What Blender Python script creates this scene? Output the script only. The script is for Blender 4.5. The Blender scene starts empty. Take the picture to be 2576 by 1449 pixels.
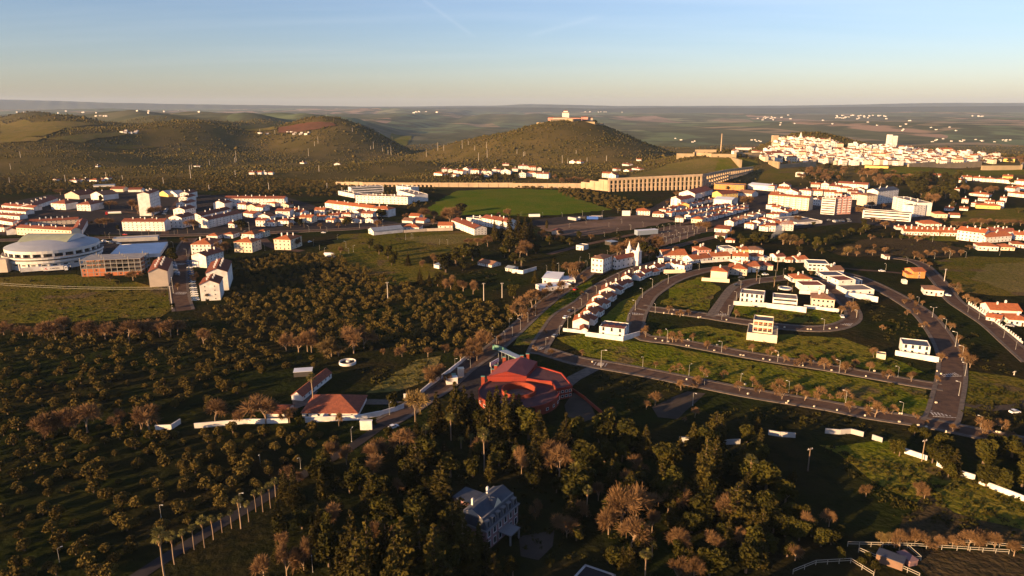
import bpy, bmesh, math, random
import numpy as np
from mathutils import Vector, Matrix
random.seed(7); RNG = np.random.default_rng(7)
S = bpy.context.scene
COL = S.collection
# ---------------------------------------------------------------- camera, sky, sun, exposure
CAMH, FPX, HORIZON = 120.0, 1773.0, 262.0
PITCH = math.atan((724.5 - HORIZON) / FPX)
cam_data = bpy.data.cameras.new('camera'); cam = bpy.data.objects.new('camera', cam_data); COL.objects.link(cam)
cam.location = (0, 0, CAMH); cam.rotation_euler = (math.pi/2 - PITCH, 0, 0)
cam_data.sensor_width = 36.0; cam_data.lens = 36.0 * FPX / 2576.0
cam_data.clip_start = 1.0; cam_data.clip_end = 90000.0
S.camera = cam
SUN_AZ, SUN_EL = math.radians(52.2), math.radians(10.5)   # azimuth the light travels TO, right of +Y
W = bpy.data.worlds.new('World'); S.world = W; W.use_nodes = True
wt = W.node_tree; wt.nodes.clear()
def wn(t, **k):
    n = wt.nodes.new(t)
    for a, b in k.items(): setattr(n, a, b)
    return n
wout = wn('ShaderNodeOutputWorld'); wbg = wn('ShaderNodeBackground')
sky = wn('ShaderNodeTexSky'); sky.sky_type = 'NISHITA'; sky.sun_disc = False
sky.sun_elevation = SUN_EL; sky.sun_rotation = math.radians(52.2 + 180)
sky.altitude = 300; sky.air_density = 1.0; sky.dust_density = 0.6; sky.ozone_density = 2.8
# thin high cloud streaks mixed into the sky
wtc = wn('ShaderNodeTexCoord'); wsep = wn('ShaderNodeSeparateXYZ'); wt.links.new(wtc.outputs['Generated'], wsep.inputs[0])
def wmath(op, a, b=None, c=None):
    n = wn('ShaderNodeMath', operation=op)
    for i, v in enumerate((a, b, c)):
        if v is None: continue
        if isinstance(v, (int, float)): n.inputs[i].default_value = v
        else: wt.links.new(v, n.inputs[i])
    return n.outputs[0]
wzz = wmath('MAXIMUM', wmath('ADD', wsep.outputs[2], 0.08), 0.02)
wu = wmath('DIVIDE', wsep.outputs[0], wzz); wv = wmath('DIVIDE', wsep.outputs[1], wzz)
wcomb = wn('ShaderNodeCombineXYZ'); wt.links.new(wu, wcomb.inputs[0]); wt.links.new(wv, wcomb.inputs[1])
wmap = wn('ShaderNodeMapping'); wmap.inputs['Rotation'].default_value = (0, 0, 0.5); wmap.inputs['Scale'].default_value = (0.25, 1.1, 1)
wt.links.new(wcomb.outputs[0], wmap.inputs[0])
wnoise = wn('ShaderNodeTexNoise'); wnoise.inputs['Scale'].default_value = 0.8; wnoise.inputs['Detail'].default_value = 5
wt.links.new(wmap.outputs[0], wnoise.inputs['Vector'])
wramp = wn('ShaderNodeMapRange'); wramp.inputs[1].default_value = 0.45; wramp.inputs[2].default_value = 0.85; wramp.inputs[3].default_value = 0; wramp.inputs[4].default_value = 0.22
wt.links.new(wnoise.outputs['Fac'], wramp.inputs[0])
# two faint contrails: distance to a great-circle plane, faded along it
def contrail(p0, p1, width, amt):
    def d(v):
        cx, cy = (v[0]-1288)/FPX, (724.5-v[1])/FPX
        return Vector((cx, math.cos(PITCH)+cy*math.sin(PITCH), -math.sin(PITCH)+cy*math.cos(PITCH))).normalized()
    a, b = d(p0), d(p1); n = a.cross(b).normalized(); mid = (a+b).normalized(); half = math.acos(max(-1, min(1, a.dot(mid))))
    def dot(v):
        k = wn('ShaderNodeVectorMath', operation='DOT_PRODUCT'); k.inputs[1].default_value = v
        wt.links.new(wtc.outputs['Generated'], k.inputs[0]); return k.outputs['Value']
    off = wmath('ABSOLUTE', dot(n))
    side = wmath('MAXIMUM', wmath('SUBTRACT', 1.0, wmath('DIVIDE', off, width)), 0.0)
    along = wmath('ARCCOSINE', wmath('MINIMUM', dot(mid), 1.0))
    fade = wmath('MAXIMUM', wmath('SUBTRACT', 1.0, wmath('DIVIDE', along, half*1.15)), 0.0)
    return wmath('MULTIPLY', wmath('MULTIPLY', wmath('MULTIPLY', side, side), wmath('MINIMUM', wmath('MULTIPLY', fade, 3.0), 1.0)), amt)
wfade = wmath('MINIMUM', wmath('MAXIMUM', wmath('MULTIPLY', wmath('SUBTRACT', wsep.outputs[2], 0.02), 9.0), 0.0), 1.0)
wcl = wmath('ADD', wmath('MULTIPLY', wramp.outputs[0], wfade), contrail((1060, -4), (1190, 90), 0.005, 0.06))
wcl = wmath('ADD', wcl, contrail((1330, 90), (1510, 40), 0.007, 0.055))
wmix = wn('ShaderNodeMix', data_type='RGBA'); wt.links.new(wcl, wmix.inputs['Factor'])
wtint = wn('ShaderNodeMix', data_type='RGBA', blend_type='MULTIPLY'); wtint.inputs['Factor'].default_value = 1.0; wt.links.new(sky.outputs[0], wtint.inputs['A']); wtint.inputs['B'].default_value = (1.05, 0.955, 1.09, 1)
wt.links.new(wtint.outputs['Result'], wmix.inputs['A']); wmix.inputs['B'].default_value = (8.2, 8.0, 8.0, 1)
wt.links.new(wmix.outputs['Result'], wbg.inputs[0]); wbg.inputs[1].default_value = 0.061
wt.links.new(wbg.outputs[0], wout.inputs[0])
sun_data = bpy.data.lights.new('sun', 'SUN'); sun = bpy.data.objects.new('sun', sun_data); COL.objects.link(sun)
sun_data.energy = 5.0; sun_data.angle = math.radians(0.53); sun_data.color = (1.0, 0.62, 0.29)
sdir = Vector((math.sin(SUN_AZ)*math.cos(SUN_EL), math.cos(SUN_AZ)*math.cos(SUN_EL), -math.sin(SUN_EL)))
sun.rotation_euler = sdir.to_track_quat('-Z', 'Y').to_euler(); sun.location = (-600, -500, 400)
S.view_settings.view_transform = 'Standard'; S.view_settings.look = 'None'; S.view_settings.gamma = 1.0
S.view_settings.use_curve_mapping = False; S.view_settings.exposure = 1.46
S.render.engine = 'CYCLES'
S.cycles.use_denoising = True
try: S.cycles.denoiser = 'OPENIMAGEDENOISE'; S.cycles.denoising_input_passes = 'RGB_ALBEDO_NORMAL'
except Exception: pass
S.cycles.max_bounces = 4; S.cycles.diffuse_bounces = 2; S.cycles.glossy_bounces = 2; S.cycles.transmission_bounces = 2
S.cycles.volume_bounces = 0; S.cycles.transparent_max_bounces = 4; S.cycles.sample_clamp_indirect = 4

# ---------------------------------------------------------------- terrain height
def sst(a, b, x, m):
    if m is math:
        t = min(1.0, max(0.0, (x-a)/(b-a)))
    else:
        t = np.clip((x-a)/(b-a), 0.0, 1.0)
    return t*t*(3-2*t)
def gau(x, y, cx, cy, sx, sy, m): return m.exp(-((x-cx)/sx)**2 - ((y-cy)/sy)**2)
def HT(x, y, m=math):
    r0 = sst(1250, 2400, y, m)
    z = -60.0*r0
    # gentle swell near, knoll with the villas
    near = 1-sst(800, 1200, y, m)
    z = z + near*(0.9*m.sin(x/47.0+0.6)*m.sin(y/61.0+1.1)) + 8.0*gau(x, y, 165, 470, 150, 130, m)
    # fort hill (flat topped cone)
    dxr = (x-170)*(1.0+0.22*sst(190, 260, x, m)); r = m.sqrt(dxr**2 + ((y-2060)*0.92)**2 + 1.0)
    lin = 1-(min(1.0, r/455.0) if m is math else np.minimum(1.0, r/455.0))
    z = z + 61.0*(1-sst(40, 430, r, m)) + 64.0*lin
    # long left shoulder of the fort hill
    z = z + 26.0*gau(x, y, -150, 2080, 220, 250, m)
    # smaller hill left of it, with its ridge running left
    r2 = m.sqrt((x+545)**2 + (y-2300)**2*0.5 + 1.0)
    z = z + 106.0*(1-sst(20, 330, r2, m))**1.1 + 60*gau(x, y, -800, 2380, 260, 420, m)
    # wooded upland on the left
    rl = sst(1150, 2300, y, m)*sst(-620, -1150, x, m)
    z = z + rl*(110 + 20*m.sin(x/170.0+0.8)*m.sin(y/145.0) + 12*m.sin(x/83.0+y/120.0))*(1-0.5*sst(3600, 6000, y, m))
    und = sst(1000, 1400, y, m)*(1-sst(700, 1200, x, m))
    z = z + und*(7.5*m.sin(x/105.0+1.0)*m.sin(y/90.0+0.4) + 4.0*m.sin(x/57.0-y/77.0))
    # grassy mound behind the aqueduct, with the bastions
    z = z + 25.0*gau(x, y, 415, 1440, 150, 170, m)
    # old town rise
    z = z + 50.0*gau(x, y, 740, 1800, 150, 260, m) + 30.0*gau(x, y, 1000, 1760, 420, 230, m)
    # rolling plain far away
    far = sst(3200, 5200, y, m)
    z = z + far*(26*m.sin(x/820.0+1.3)*m.sin(y/1300.0+0.7) + 16*m.sin(x/1900.0-y/900.0) + 10*m.sin(x/430.0+y/700.0))*(1-0.5*sst(12000, 24000, y, m))
    return z
def ray(vx, vy):
    cx, cy = (vx-1288)/FPX, (724.5-vy)/FPX
    return cx, math.cos(PITCH)+cy*math.sin(PITCH), -math.sin(PITCH)+cy*math.cos(PITCH)
_gc = {}
def G(vx, vy):
    """ground point seen at picture point (vx, vy)"""
    k = (round(vx, 2), round(vy, 2))
    if k in _gc: return _gc[k].copy()
    dx, dy, dz = ray(vx, vy)
    if vy > 500:
        t = CAMH/-dz
        for _ in range(12):
            t += 0.9*((CAMH+dz*t) - HT(dx*t, dy*t))/-dz
    else:
        t = 700.0; step = 6.0; prev = t
        while t < 26000:
            if CAMH+dz*t < HT(dx*t, dy*t): break
            prev = t; t += step*(1+max(0, t-1500)/2500)
        lo, hi = prev, t
        for _ in range(24):
            mid = 0.5*(lo+hi)
            if CAMH+dz*mid < HT(dx*mid, dy*mid): hi = mid
            else: lo = mid
        t = hi
    p = Vector((dx*t, dy*t, HT(dx*t, dy*t))); _gc[k] = p
    return p.copy()
def at_depth(vx, vy, y):
    dx, dy, dz = ray(vx, vy); t = y/dy
    return Vector((dx*t, y, CAMH+dz*t))
def proj(p):
    x, y, z = p[0], p[1], p[2]-CAMH
    c, s = math.cos(PITCH), math.sin(PITCH)
    d = y*c - z*s; u = y*s + z*c
    return 1288+FPX*x/d, 724.5-FPX*u/d
def mpp(p):
    """metres per picture px at p"""
    return (p[1]*math.cos(PITCH) - (p[2]-CAMH)*math.sin(PITCH))/FPX
def hpx(p, px):
    """height in metres of something standing at p that is px tall in the picture"""
    lo, hi = 0.0, 300.0; y0 = proj(p)[1]
    for _ in range(30):
        mid = (lo+hi)/2
        if y0-proj((p[0], p[1], p[2]+mid))[1] < px: lo = mid
        else: hi = mid
    return lo
# ---------------------------------------------------------------- materials
M = {}
def mat(name, col, rough=0.9, var=0.0, vscale=0.2, col2=None, bump=0.0, bscale=1.0, objvar=0.0, metal=0.0, space='obj', spec=0.3, detail=4, bdist=0.3):
    m = bpy.data.materials.new(name); m.use_nodes = True; t = m.node_tree; b = t.nodes['Principled BSDF']
    b.inputs['Roughness'].default_value = rough; b.inputs['Metallic'].default_value = metal
    b.inputs['Specular IOR Level'].default_value = spec
    L = t.links.new
    c = tuple(col)+(1,)
    b.inputs['Base Color'].default_value = c
    if space == 'world': co = t.nodes.new('ShaderNodeNewGeometry').outputs['Position']
    else: co = t.nodes.new('ShaderNodeTexCoord').outputs['Object']
    out = None
    if col2 is not None or var:
        n = t.nodes.new('ShaderNodeTexNoise'); n.inputs['Scale'].default_value = vscale; n.inputs['Detail'].default_value = detail
        L(co, n.inputs['Vector'])
        mp = t.nodes.new('ShaderNodeMapRange'); mp.inputs[1].default_value = 0.36; mp.inputs[2].default_value = 0.64
        L(n.outputs['Fac'], mp.inputs[0])
        mx = t.nodes.new('ShaderNodeMix'); mx.data_type = 'RGBA'; L(mp.outputs[0], mx.inputs['Factor'])
        c2 = tuple(col2)+(1,) if col2 is not None else tuple(x*(1-var) for x in col)+(1,)
        mx.inputs['A'].default_value = c; mx.inputs['B'].default_value = c2
        out = mx.outputs['Result']
    if objvar:
        oi = t.nodes.new('ShaderNodeObjectInfo'); hs = t.nodes.new('ShaderNodeHueSaturation')
        mr = t.nodes.new('ShaderNodeMapRange'); mr.inputs[3].default_value = 1-objvar; mr.inputs[4].default_value = 1+objvar
        L(oi.outputs['Random'], mr.inputs[0]); L(mr.outputs[0], hs.inputs['Value'])
        if out is not None: L(out, hs.inputs['Color'])
        else: hs.inputs['Color'].default_value = c
        out = hs.outputs['Color']
    if out is not None: L(out, b.inputs['Base Color'])
    if bump:
        n2 = t.nodes.new('ShaderNodeTexNoise'); n2.inputs['Scale'].default_value = bscale; n2.inputs['Detail'].default_value = 3
        L(co, n2.inputs['Vector'])
        bp = t.nodes.new('ShaderNodeBump'); bp.inputs['Strength'].default_value = bump; bp.inputs['Distance'].default_value = bdist
        L(n2.outputs['Fac'], bp.inputs['Height']); L(bp.outputs[0], b.inputs['Normal'])
    M[name] = m; return m
# ---------------------------------------------------------------- mesh helpers
class MB:
    """collects polygons, with material slots"""
    def __init__(s): s.v = []; s.f = []; s.mi = []; s.mats = []
    def slot(s, m):
        if m not in s.mats: s.mats.append(m)
        return s.mats.index(m)
    def poly(s, pts, m=None):
        n = len(s.v); s.v.extend([tuple(p) for p in pts]); s.f.append(tuple(range(n, n+len(pts)))); s.mi.append(s.slot(m) if m else 0); return s
    def box(s, c, size, m=None, rz=0.0, bottom=True):
        x, y, z = size[0]/2, size[1]/2, size[2]/2; n = len(s.v); ca, sa = math.cos(rz), math.sin(rz)
        for dz in (-z, z):
            for dx, dy in ((-x, -y), (x, -y), (x, y), (-x, y)):
                s.v.append((c[0]+dx*ca-dy*sa, c[1]+dx*sa+dy*ca, c[2]+dz))
        fs = [(4,5,6,7), (0,1,5,4), (1,2,6,5), (2,3,7,6), (3,0,4,7)]
        if bottom: fs.append((3,2,1,0))
        k = s.slot(m) if m else 0
        for f in fs: s.f.append(tuple(n+i for i in f)); s.mi.append(k)
        return s
    def prism(s, pts, z0, z1, m=None, mtop=None, cap=True):
        n = len(pts); b = len(s.v)
        if sum(pts[i][0]*pts[(i+1)%n][1]-pts[(i+1)%n][0]*pts[i][1] for i in range(n)) < 0: pts = pts[::-1]
        g = (lambda z, i: z[i] if isinstance(z, (list, tuple)) else z)
        for i, p in enumerate(pts): s.v.append((p[0], p[1], g(z0, i)))
        for i, p in enumerate(pts): s.v.append((p[0], p[1], g(z1, i)))
        k = s.slot(m) if m else 0
        for i in range(n):
            j = (i+1) % n; s.f.append((b+i, b+j, b+n+j, b+n+i)); s.mi.append(k)
        if cap:
            s.f.append(tuple(b+n+i for i in range(n))); s.mi.append(s.slot(mtop) if mtop else k)
            s.f.append(tuple(b+n-1-i for i in range(n))); s.mi.append(k)
        return s
    def tube(s, p0, p1, r0, r1, n=6, m=None, cap=True):
        p0, p1 = Vector(p0), Vector(p1); d = (p1-p0)
        if d.length < 1e-6: return s
        d.normalize(); u = d.orthogonal().normalized(); w = d.cross(u); b = len(s.v); k = s.slot(m) if m else 0
        for p, r in ((p0, r0), (p1, r1)):
            for i in range(n):
                a = 2*math.pi*i/n; q = p+u*(r*math.cos(a))+w*(r*math.sin(a)); s.v.append(tuple(q))
        for i in range(n):
            j = (i+1) % n; s.f.append((b+i, b+j, b+n+j, b+n+i)); s.mi.append(k)
        if cap: s.f.append(tuple(b+n+i for i in range(n))); s.mi.append(k)
        return s
    def mesh(s, name, m=None):
        me = bpy.data.meshes.new(name); me.from_pydata(s.v, [], s.f)
        if m is not None: me.materials.append(M[m] if isinstance(m, str) else m)
        else:
            for k in s.mats: me.materials.append(M[k])
            if len(s.mats) > 1: me.polygons.foreach_set('material_index', s.mi)
        me.update(); return me
def link(name, data, parent=None, loc=None, rot=None, scale=None):
    o = bpy.data.objects.new(name, data); COL.objects.link(o)
    if parent is not None: o.parent = parent
    if loc is not None: o.location = loc
    if rot is not None: o.rotation_euler = rot if isinstance(rot, (tuple, list)) else (0, 0, rot)
    if scale is not None: o.scale = scale if isinstance(scale, (tuple, list)) else (scale,)*3
    return o
def tag(o, label=None, cat=None, group=None, kind=None):
    if label: o['label'] = label
    if cat: o['category'] = cat
    if group: o['group'] = group
    if kind: o['kind'] = kind
    return o
def npmesh(name, verts, faces, mats, midx=None, smooth=False):
    """fast mesh from numpy arrays, faces (n,3) or (n,4)"""
    me = bpy.data.meshes.new(name); k = faces.shape[1]
    me.vertices.add(len(verts)); me.vertices.foreach_set('co', verts.astype(np.float32).ravel())
    me.loops.add(faces.size); me.loops.foreach_set('vertex_index', faces.astype(np.int32).ravel())
    me.polygons.add(len(faces)); me.polygons.foreach_set('loop_start', np.arange(0, faces.size, k, dtype=np.int32))
    if midx is not None: me.polygons.foreach_set('material_index', midx.astype(np.int32))
    if smooth: me.polygons.foreach_set('use_smooth', np.ones(len(faces), dtype=bool))
    for m in mats: me.materials.append(M[m])
    me.update(calc_edges=True); return me
# ---------------------------------------------------------------- ground sheet, mountains, fields, roads
mat('asphalt', (0.108, 0.069, 0.050), 1.0, col2=(0.074, 0.050, 0.040), vscale=0.30, bump=0.15, bscale=6, space='world', spec=0.0, detail=6)
mat('asphalt_dark', (0.032, 0.029, 0.030), 1.0, col2=(0.046, 0.040, 0.038), vscale=0.2, space='world', spec=0.0, detail=6)
mat('pavement', (0.150, 0.120, 0.100), 1.0, col2=(0.100, 0.084, 0.072), vscale=0.6, space='world', spec=0.0)
mat('road_paint', (0.50, 0.48, 0.45), 0.9, col2=(0.22, 0.20, 0.19), vscale=1.5, space='world', spec=0.0)
def field_mat(name, base, dry, tuft, earth, bump=0.9, earth_amt=0.62, s=1.0):
    """grass with dry patches, dark tufts and worn spots"""
    m = bpy.data.materials.new(name); m.use_nodes = True; t = m.node_tree; L = t.links.new; b = t.nodes['Principled BSDF']; b.inputs['Roughness'].default_value = 1.0; b.inputs['Specular IOR Level'].default_value = 0.0
    pos = t.nodes.new('ShaderNodeNewGeometry').outputs['Position']; cur = tuple(base)+(1,)
    for sc, lo, hi, c, det in ((0.022*s, 0.44, 0.62, dry, 5), (0.10*s, 0.52, 0.66, dry, 5), (0.55*s, 0.50, 0.66, tuft, 4), (0.045*s, earth_amt, earth_amt+0.06, earth, 6)):
        n = t.nodes.new('ShaderNodeTexNoise'); n.inputs['Scale'].default_value = sc; n.inputs['Detail'].default_value = det; L(pos, n.inputs['Vector'])
        r = t.nodes.new('ShaderNodeMapRange'); r.inputs[1].default_value = lo; r.inputs[2].default_value = hi; r.inputs[4].default_value = 0.85; L(n.outputs['Fac'], r.inputs[0])
        x = t.nodes.new('ShaderNodeMix'); x.data_type = 'RGBA'; L(r.outputs[0], x.inputs['Factor'])
        if isinstance(cur, tuple): x.inputs['A'].default_value = cur
        else: L(cur, x.inputs['A'])
        x.inputs['B'].default_value = tuple(c)+(1,); cur = x.outputs['Result']
    L(cur, b.inputs['Base Color'])
    n = t.nodes.new('ShaderNodeTexNoise'); n.inputs['Scale'].default_value = 0.5*s; n.inputs['Detail'].default_value = 5; L(pos, n.inputs['Vector']); bp = t.nodes.new('ShaderNodeBump'); bp.inputs['Strength'].default_value = bump; bp.inputs['Distance'].default_value = 1.1; L(n.outputs['Fac'], bp.inputs['Height']); L(bp.outputs[0], b.inputs['Normal']); M[name] = m
field_mat('lush_meadow', (0.094, 0.106, 0.008), (0.150, 0.116, 0.019), (0.040, 0.054, 0.005), (0.110, 0.075, 0.035))
field_mat('meadow', (0.092, 0.084, 0.010), (0.135, 0.095, 0.020), (0.028, 0.034, 0.007), (0.105, 0.070, 0.034), earth_amt=0.58)
field_mat('dry_meadow', (0.125, 0.105, 0.026), (0.170, 0.125, 0.042), (0.075, 0.070, 0.018), (0.150, 0.105, 0.055))
field_mat('crop_field', (0.072, 0.108, 0.007), (0.110, 0.112, 0.012), (0.052, 0.082, 0.006), (0.090, 0.095, 0.014), bump=0.5, earth_amt=0.66)
mat('bare_earth', (0.165, 0.110, 0.080), 1.0, col2=(0.105, 0.072, 0.052), vscale=0.03, bump=0.4, bscale=0.5, space='world', spec=0.0, detail=7)
mat('red_earth', (0.125, 0.058, 0.034), 1.0, col2=(0.095, 0.050, 0.032), vscale=0.02, bump=0.5, bscale=0.3, space='world', spec=0.0)
field_mat('ploughed', (0.050, 0.036, 0.018), (0.068, 0.048, 0.022), (0.030, 0.026, 0.012), (0.080, 0.055, 0.030))
mat('gravel', (0.075, 0.058, 0.046), 1.0, col2=(0.048, 0.040, 0.032), vscale=0.1, bump=0.3, bscale=1.0, space='world', spec=0.0, detail=6)

def ground_material():
    m = bpy.data.materials.new('ground_cover'); m.use_nodes = True; t = m.node_tree; L = t.links.new; b = t.nodes['Principled BSDF']
    b.inputs['Roughness'].default_value = 1.0; b.inputs['Specular IOR Level'].default_value = 0.0
    pos = t.nodes.new('ShaderNodeNewGeometry').outputs['Position']
    def noise(sc, det=4, src=None, typ='n'):
        n = t.nodes.new('ShaderNodeTexNoise'); n.inputs['Scale'].default_value = sc; n.inputs['Detail'].default_value = det; L(src or pos, n.inputs['Vector']); return n.outputs['Fac']
    def rng(v, a, b_, c=0.0, d=1.0):
        n = t.nodes.new('ShaderNodeMapRange'); n.inputs[1].default_value = a; n.inputs[2].default_value = b_; n.inputs[3].default_value = c; n.inputs[4].default_value = d; L(v, n.inputs[0]); return n.outputs[0]
    def mix(f, A, B):
        n = t.nodes.new('ShaderNodeMix'); n.data_type = 'RGBA'; L(f, n.inputs['Factor'])
        for k, v in (('A', A), ('B', B)):
            if isinstance(v, tuple): n.inputs[k].default_value = v+(1,)
            else: L(v, n.inputs[k])
        return n.outputs['Result']
    sp = t.nodes.new('ShaderNodeSeparateXYZ'); L(pos, sp.inputs[0])
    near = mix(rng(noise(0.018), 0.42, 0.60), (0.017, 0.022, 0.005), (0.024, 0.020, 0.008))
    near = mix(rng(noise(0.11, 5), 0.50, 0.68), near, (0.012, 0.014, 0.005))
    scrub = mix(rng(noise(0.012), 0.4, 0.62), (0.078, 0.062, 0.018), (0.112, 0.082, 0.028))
    # patchwork of far fields
    mp = t.nodes.new('ShaderNodeMapping'); mp.inputs['Scale'].default_value = (1.0, 0.32, 0.0); L(pos, mp.inputs[0])
    vo = t.nodes.new('ShaderNodeTexVoronoi'); vo.inputs['Scale'].default_value = 0.0016; L(mp.outputs[0], vo.inputs['Vector'])
    sc = t.nodes.new('ShaderNodeSeparateColor'); L(vo.outputs['Color'], sc.inputs[0])
    r = t.nodes.new('ShaderNodeValToRGB'); r.color_ramp.interpolation = 'CONSTANT'; L(sc.outputs[0], r.inputs[0])
    e = r.color_ramp.elements; e[0].position = 0; e[0].color = (0.135, 0.165, 0.085, 1); e[1].position = 0.22; e[1].color = (0.115, 0.12, 0.065, 1)
    for p, c in ((0.42, (0.27, 0.21, 0.13)), (0.58, (0.14, 0.175, 0.09)), (0.70, (0.32, 0.22, 0.15)), (0.82, (0.13, 0.125, 0.075)), (0.92, (0.22, 0.22, 0.12))):
        k = e.new(p); k.color = c+(1,)
    farc = mix(rng(noise(0.0035, 6), 0.46, 0.56), r.outputs[0], (0.085, 0.09, 0.052))
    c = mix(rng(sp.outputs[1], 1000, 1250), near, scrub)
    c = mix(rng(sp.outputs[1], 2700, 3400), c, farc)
    L(c, b.inputs['Base Color'])
    n2 = t.nodes.new('ShaderNodeTexNoise'); n2.inputs['Scale'].default_value = 0.4; n2.inputs['Detail'].default_value = 4; L(pos, n2.inputs['Vector'])
    bp = t.nodes.new('ShaderNodeBump'); bp.inputs['Strength'].default_value = 0.8; bp.inputs['Distance'].default_value = 0.8
    L(n2.outputs['Fac'], bp.inputs['Height']); L(bp.outputs[0], b.inputs['Normal'])
    M['ground_cover'] = m
ground_material()
def axis(segs):
    out = [segs[0][0]]
    for a, b, st in segs:
        n = max(1, int(round((b-a)/st))); out += [a+(b-a)*(i+1)/n for i in range(n)]
    return np.array(out)
gx = axis([(-26000, -9000, 1700), (-9000, -3000, 300), (-3000, -1200, 45), (-1200, 1500, 15), (1500, 3000, 45), (3000, 9000, 300), (9000, 26000, 1700)])
gy = axis([(-900, -100, 60), (-100, 1300, 14), (1300, 3000, 20), (3000, 6000, 100), (6000, 28000, 500)])
GX, GY = np.meshgrid(gx, gy)
GZ = HT(GX, GY, np)
nx, ny = len(gx), len(gy); idx = np.arange(nx*ny).reshape(ny, nx)
gf = np.stack([idx[:-1, :-1], idx[:-1, 1:], idx[1:, 1:], idx[1:, :-1]], -1).reshape(-1, 4)
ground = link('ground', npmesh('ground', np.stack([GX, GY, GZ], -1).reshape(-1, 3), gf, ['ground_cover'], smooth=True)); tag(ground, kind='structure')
def GH(x, y): return HT(x, y)
# far mountains
mat('mountain', (0.075, 0.085, 0.060), 1.0, col2=(0.05, 0.06, 0.045), vscale=0.0008, space='world', spec=0.0)
def mountain(profile, y0, depth, seed, amp):
    """profile: picture skyline points (vx, vy) at distance y0"""
    r = np.random.default_rng(seed)
    xs = np.linspace(profile[0][0], profile[-1][0], 420)
    vy = np.interp(xs, [p[0] for p in profile], [p[1] for p in profile])
    ph = r.uniform(0, 6.3, 12); nz = sum(np.sin(xs/(190/(1.5**k))+ph[k])/(1.35**k) for k in range(10))
    vy = vy + amp*nz
    rows = 9; V = np.zeros((rows, len(xs), 3))
    for j in range(rows):
        u = j/(rows-1); d = y0 + (u-0.5)*depth; prof = max(0.0, math.sin(math.pi*u))**0.7
        for i, x in enumerate(xs):
            q = at_depth(x, vy[i], y0); X = q.x*d/y0
            top = q.z; V[j, i] = (X, d, -70+(top+70)*prof*(0.93+0.07*math.sin(i*0.33*(1+j*0.2)+j*1.7) if j != rows//2 else 1.0))
    ii = np.arange(rows*len(xs)).reshape(rows, -1)
    f = np.stack([ii[:-1, :-1], ii[:-1, 1:], ii[1:, 1:], ii[1:, :-1]], -1).reshape(-1, 4)
    o = link('mountain_range', npmesh('mountain_range', V.reshape(-1, 3), f, ['mountain'], smooth=True)); tag(o, kind='structure')
mountain([(-400, 246), (0, 250), (140, 253), (230, 256), (420, 262), (700, 265), (900, 268), (1100, 272)], 21000, 5000, 3, 0.5)
mountain([(-400, 268), (600, 269), (1000, 268), (1250, 266), (1330, 262), (1420, 263), (1560, 267), (1750, 266), (2000, 265), (2250, 262), (2400, 259), (2576, 259), (2950, 257)], 25000, 4500, 5, 0.4)
mountain([(500, 276), (900, 274), (1180, 271), (1330, 270), (1500, 272), (1700, 270), (1950, 272), (2200, 269), (2576, 266), (2950, 266)], 17500, 4000, 9, 0.5)

FIELDS = []
def drape(name, pts, m, off=0.10, cell=9.0, kind='structure', label=None):
    """a sheet draped on the ground; pts are picture points"""
    P = [G(*p) for p in pts]; FIELDS.append((name, np.array([(p.x, p.y) for p in P])))
    if name in ('field', 'earth_lot', 'paddock', 'dirt_track', 'car_park', 'forecourt') and m not in ('asphalt_dark', 'pavement'):
        Q = []; rr = random.Random(len(FIELDS))
        for i in range(len(P)):
            a, b = P[i], P[(i+1) % len(P)]; d = (b-a); n = max(1, min(40, int(d.length/6.0))); nr = Vector((-d.y, d.x, 0)).normalized(); w = min(1.8, d.length*0.03)
            for k in range(n): Q.append(a+d*(k/n)+nr*(rr.gauss(0, w) if k else 0))
        P = Q
    bm = bmesh.new(); vs = [bm.verts.new((p.x, p.y, 0)) for p in P]; f = bm.faces.new(vs)
    if f.normal.z < 0: f.normal_flip()
    x0, x1 = min(p.x for p in P), max(p.x for p in P); y0, y1 = min(p.y for p in P), max(p.y for p in P)
    cell = max(cell, (x1-x0)/60, (y1-y0)/60)
    k = x0+cell
    while k < x1:
        bmesh.ops.bisect_plane(bm, geom=bm.verts[:]+bm.edges[:]+bm.faces[:], plane_co=(k, 0, 0), plane_no=(1, 0, 0)); k += cell
    k = y0+cell
    while k < y1:
        bmesh.ops.bisect_plane(bm, geom=bm.verts[:]+bm.edges[:]+bm.faces[:], plane_co=(0, k, 0), plane_no=(0, 1, 0)); k += cell
    bmesh.ops.triangulate(bm, faces=bm.faces[:])
    for v in bm.verts: v.co.z = GH(v.co.x, v.co.y)+off
    for f in bm.faces:
        if f.normal.z < 0: f.normal_flip()
    me = bpy.data.meshes.new(name); bm.to_mesh(me); bm.free(); me.materials.append(M[m])
    o = link(name, me); tag(o, kind=kind)
    if label: o['label'] = label
    return o
def smooth(P, step=4.0):
    """Catmull-Rom through 2D ground points, resampled"""
    P = [Vector((p.x, p.y)) for p in P]; Q = [P[0]*2-P[1]]+P+[P[-1]*2-P[-2]]; out = []
    for i in range(1, len(Q)-2):
        a, b, c, d = Q[i-1], Q[i], Q[i+1], Q[i+2]; n = max(1, int((c-b).length/step))
        for k in range(n):
            t = k/n; out.append(0.5*((2*b)+(c-a)*t+(2*a-5*b+4*c-d)*t*t+(3*b-3*c+d-a)*t**3))
    out.append(P[-1]); return out
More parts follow.
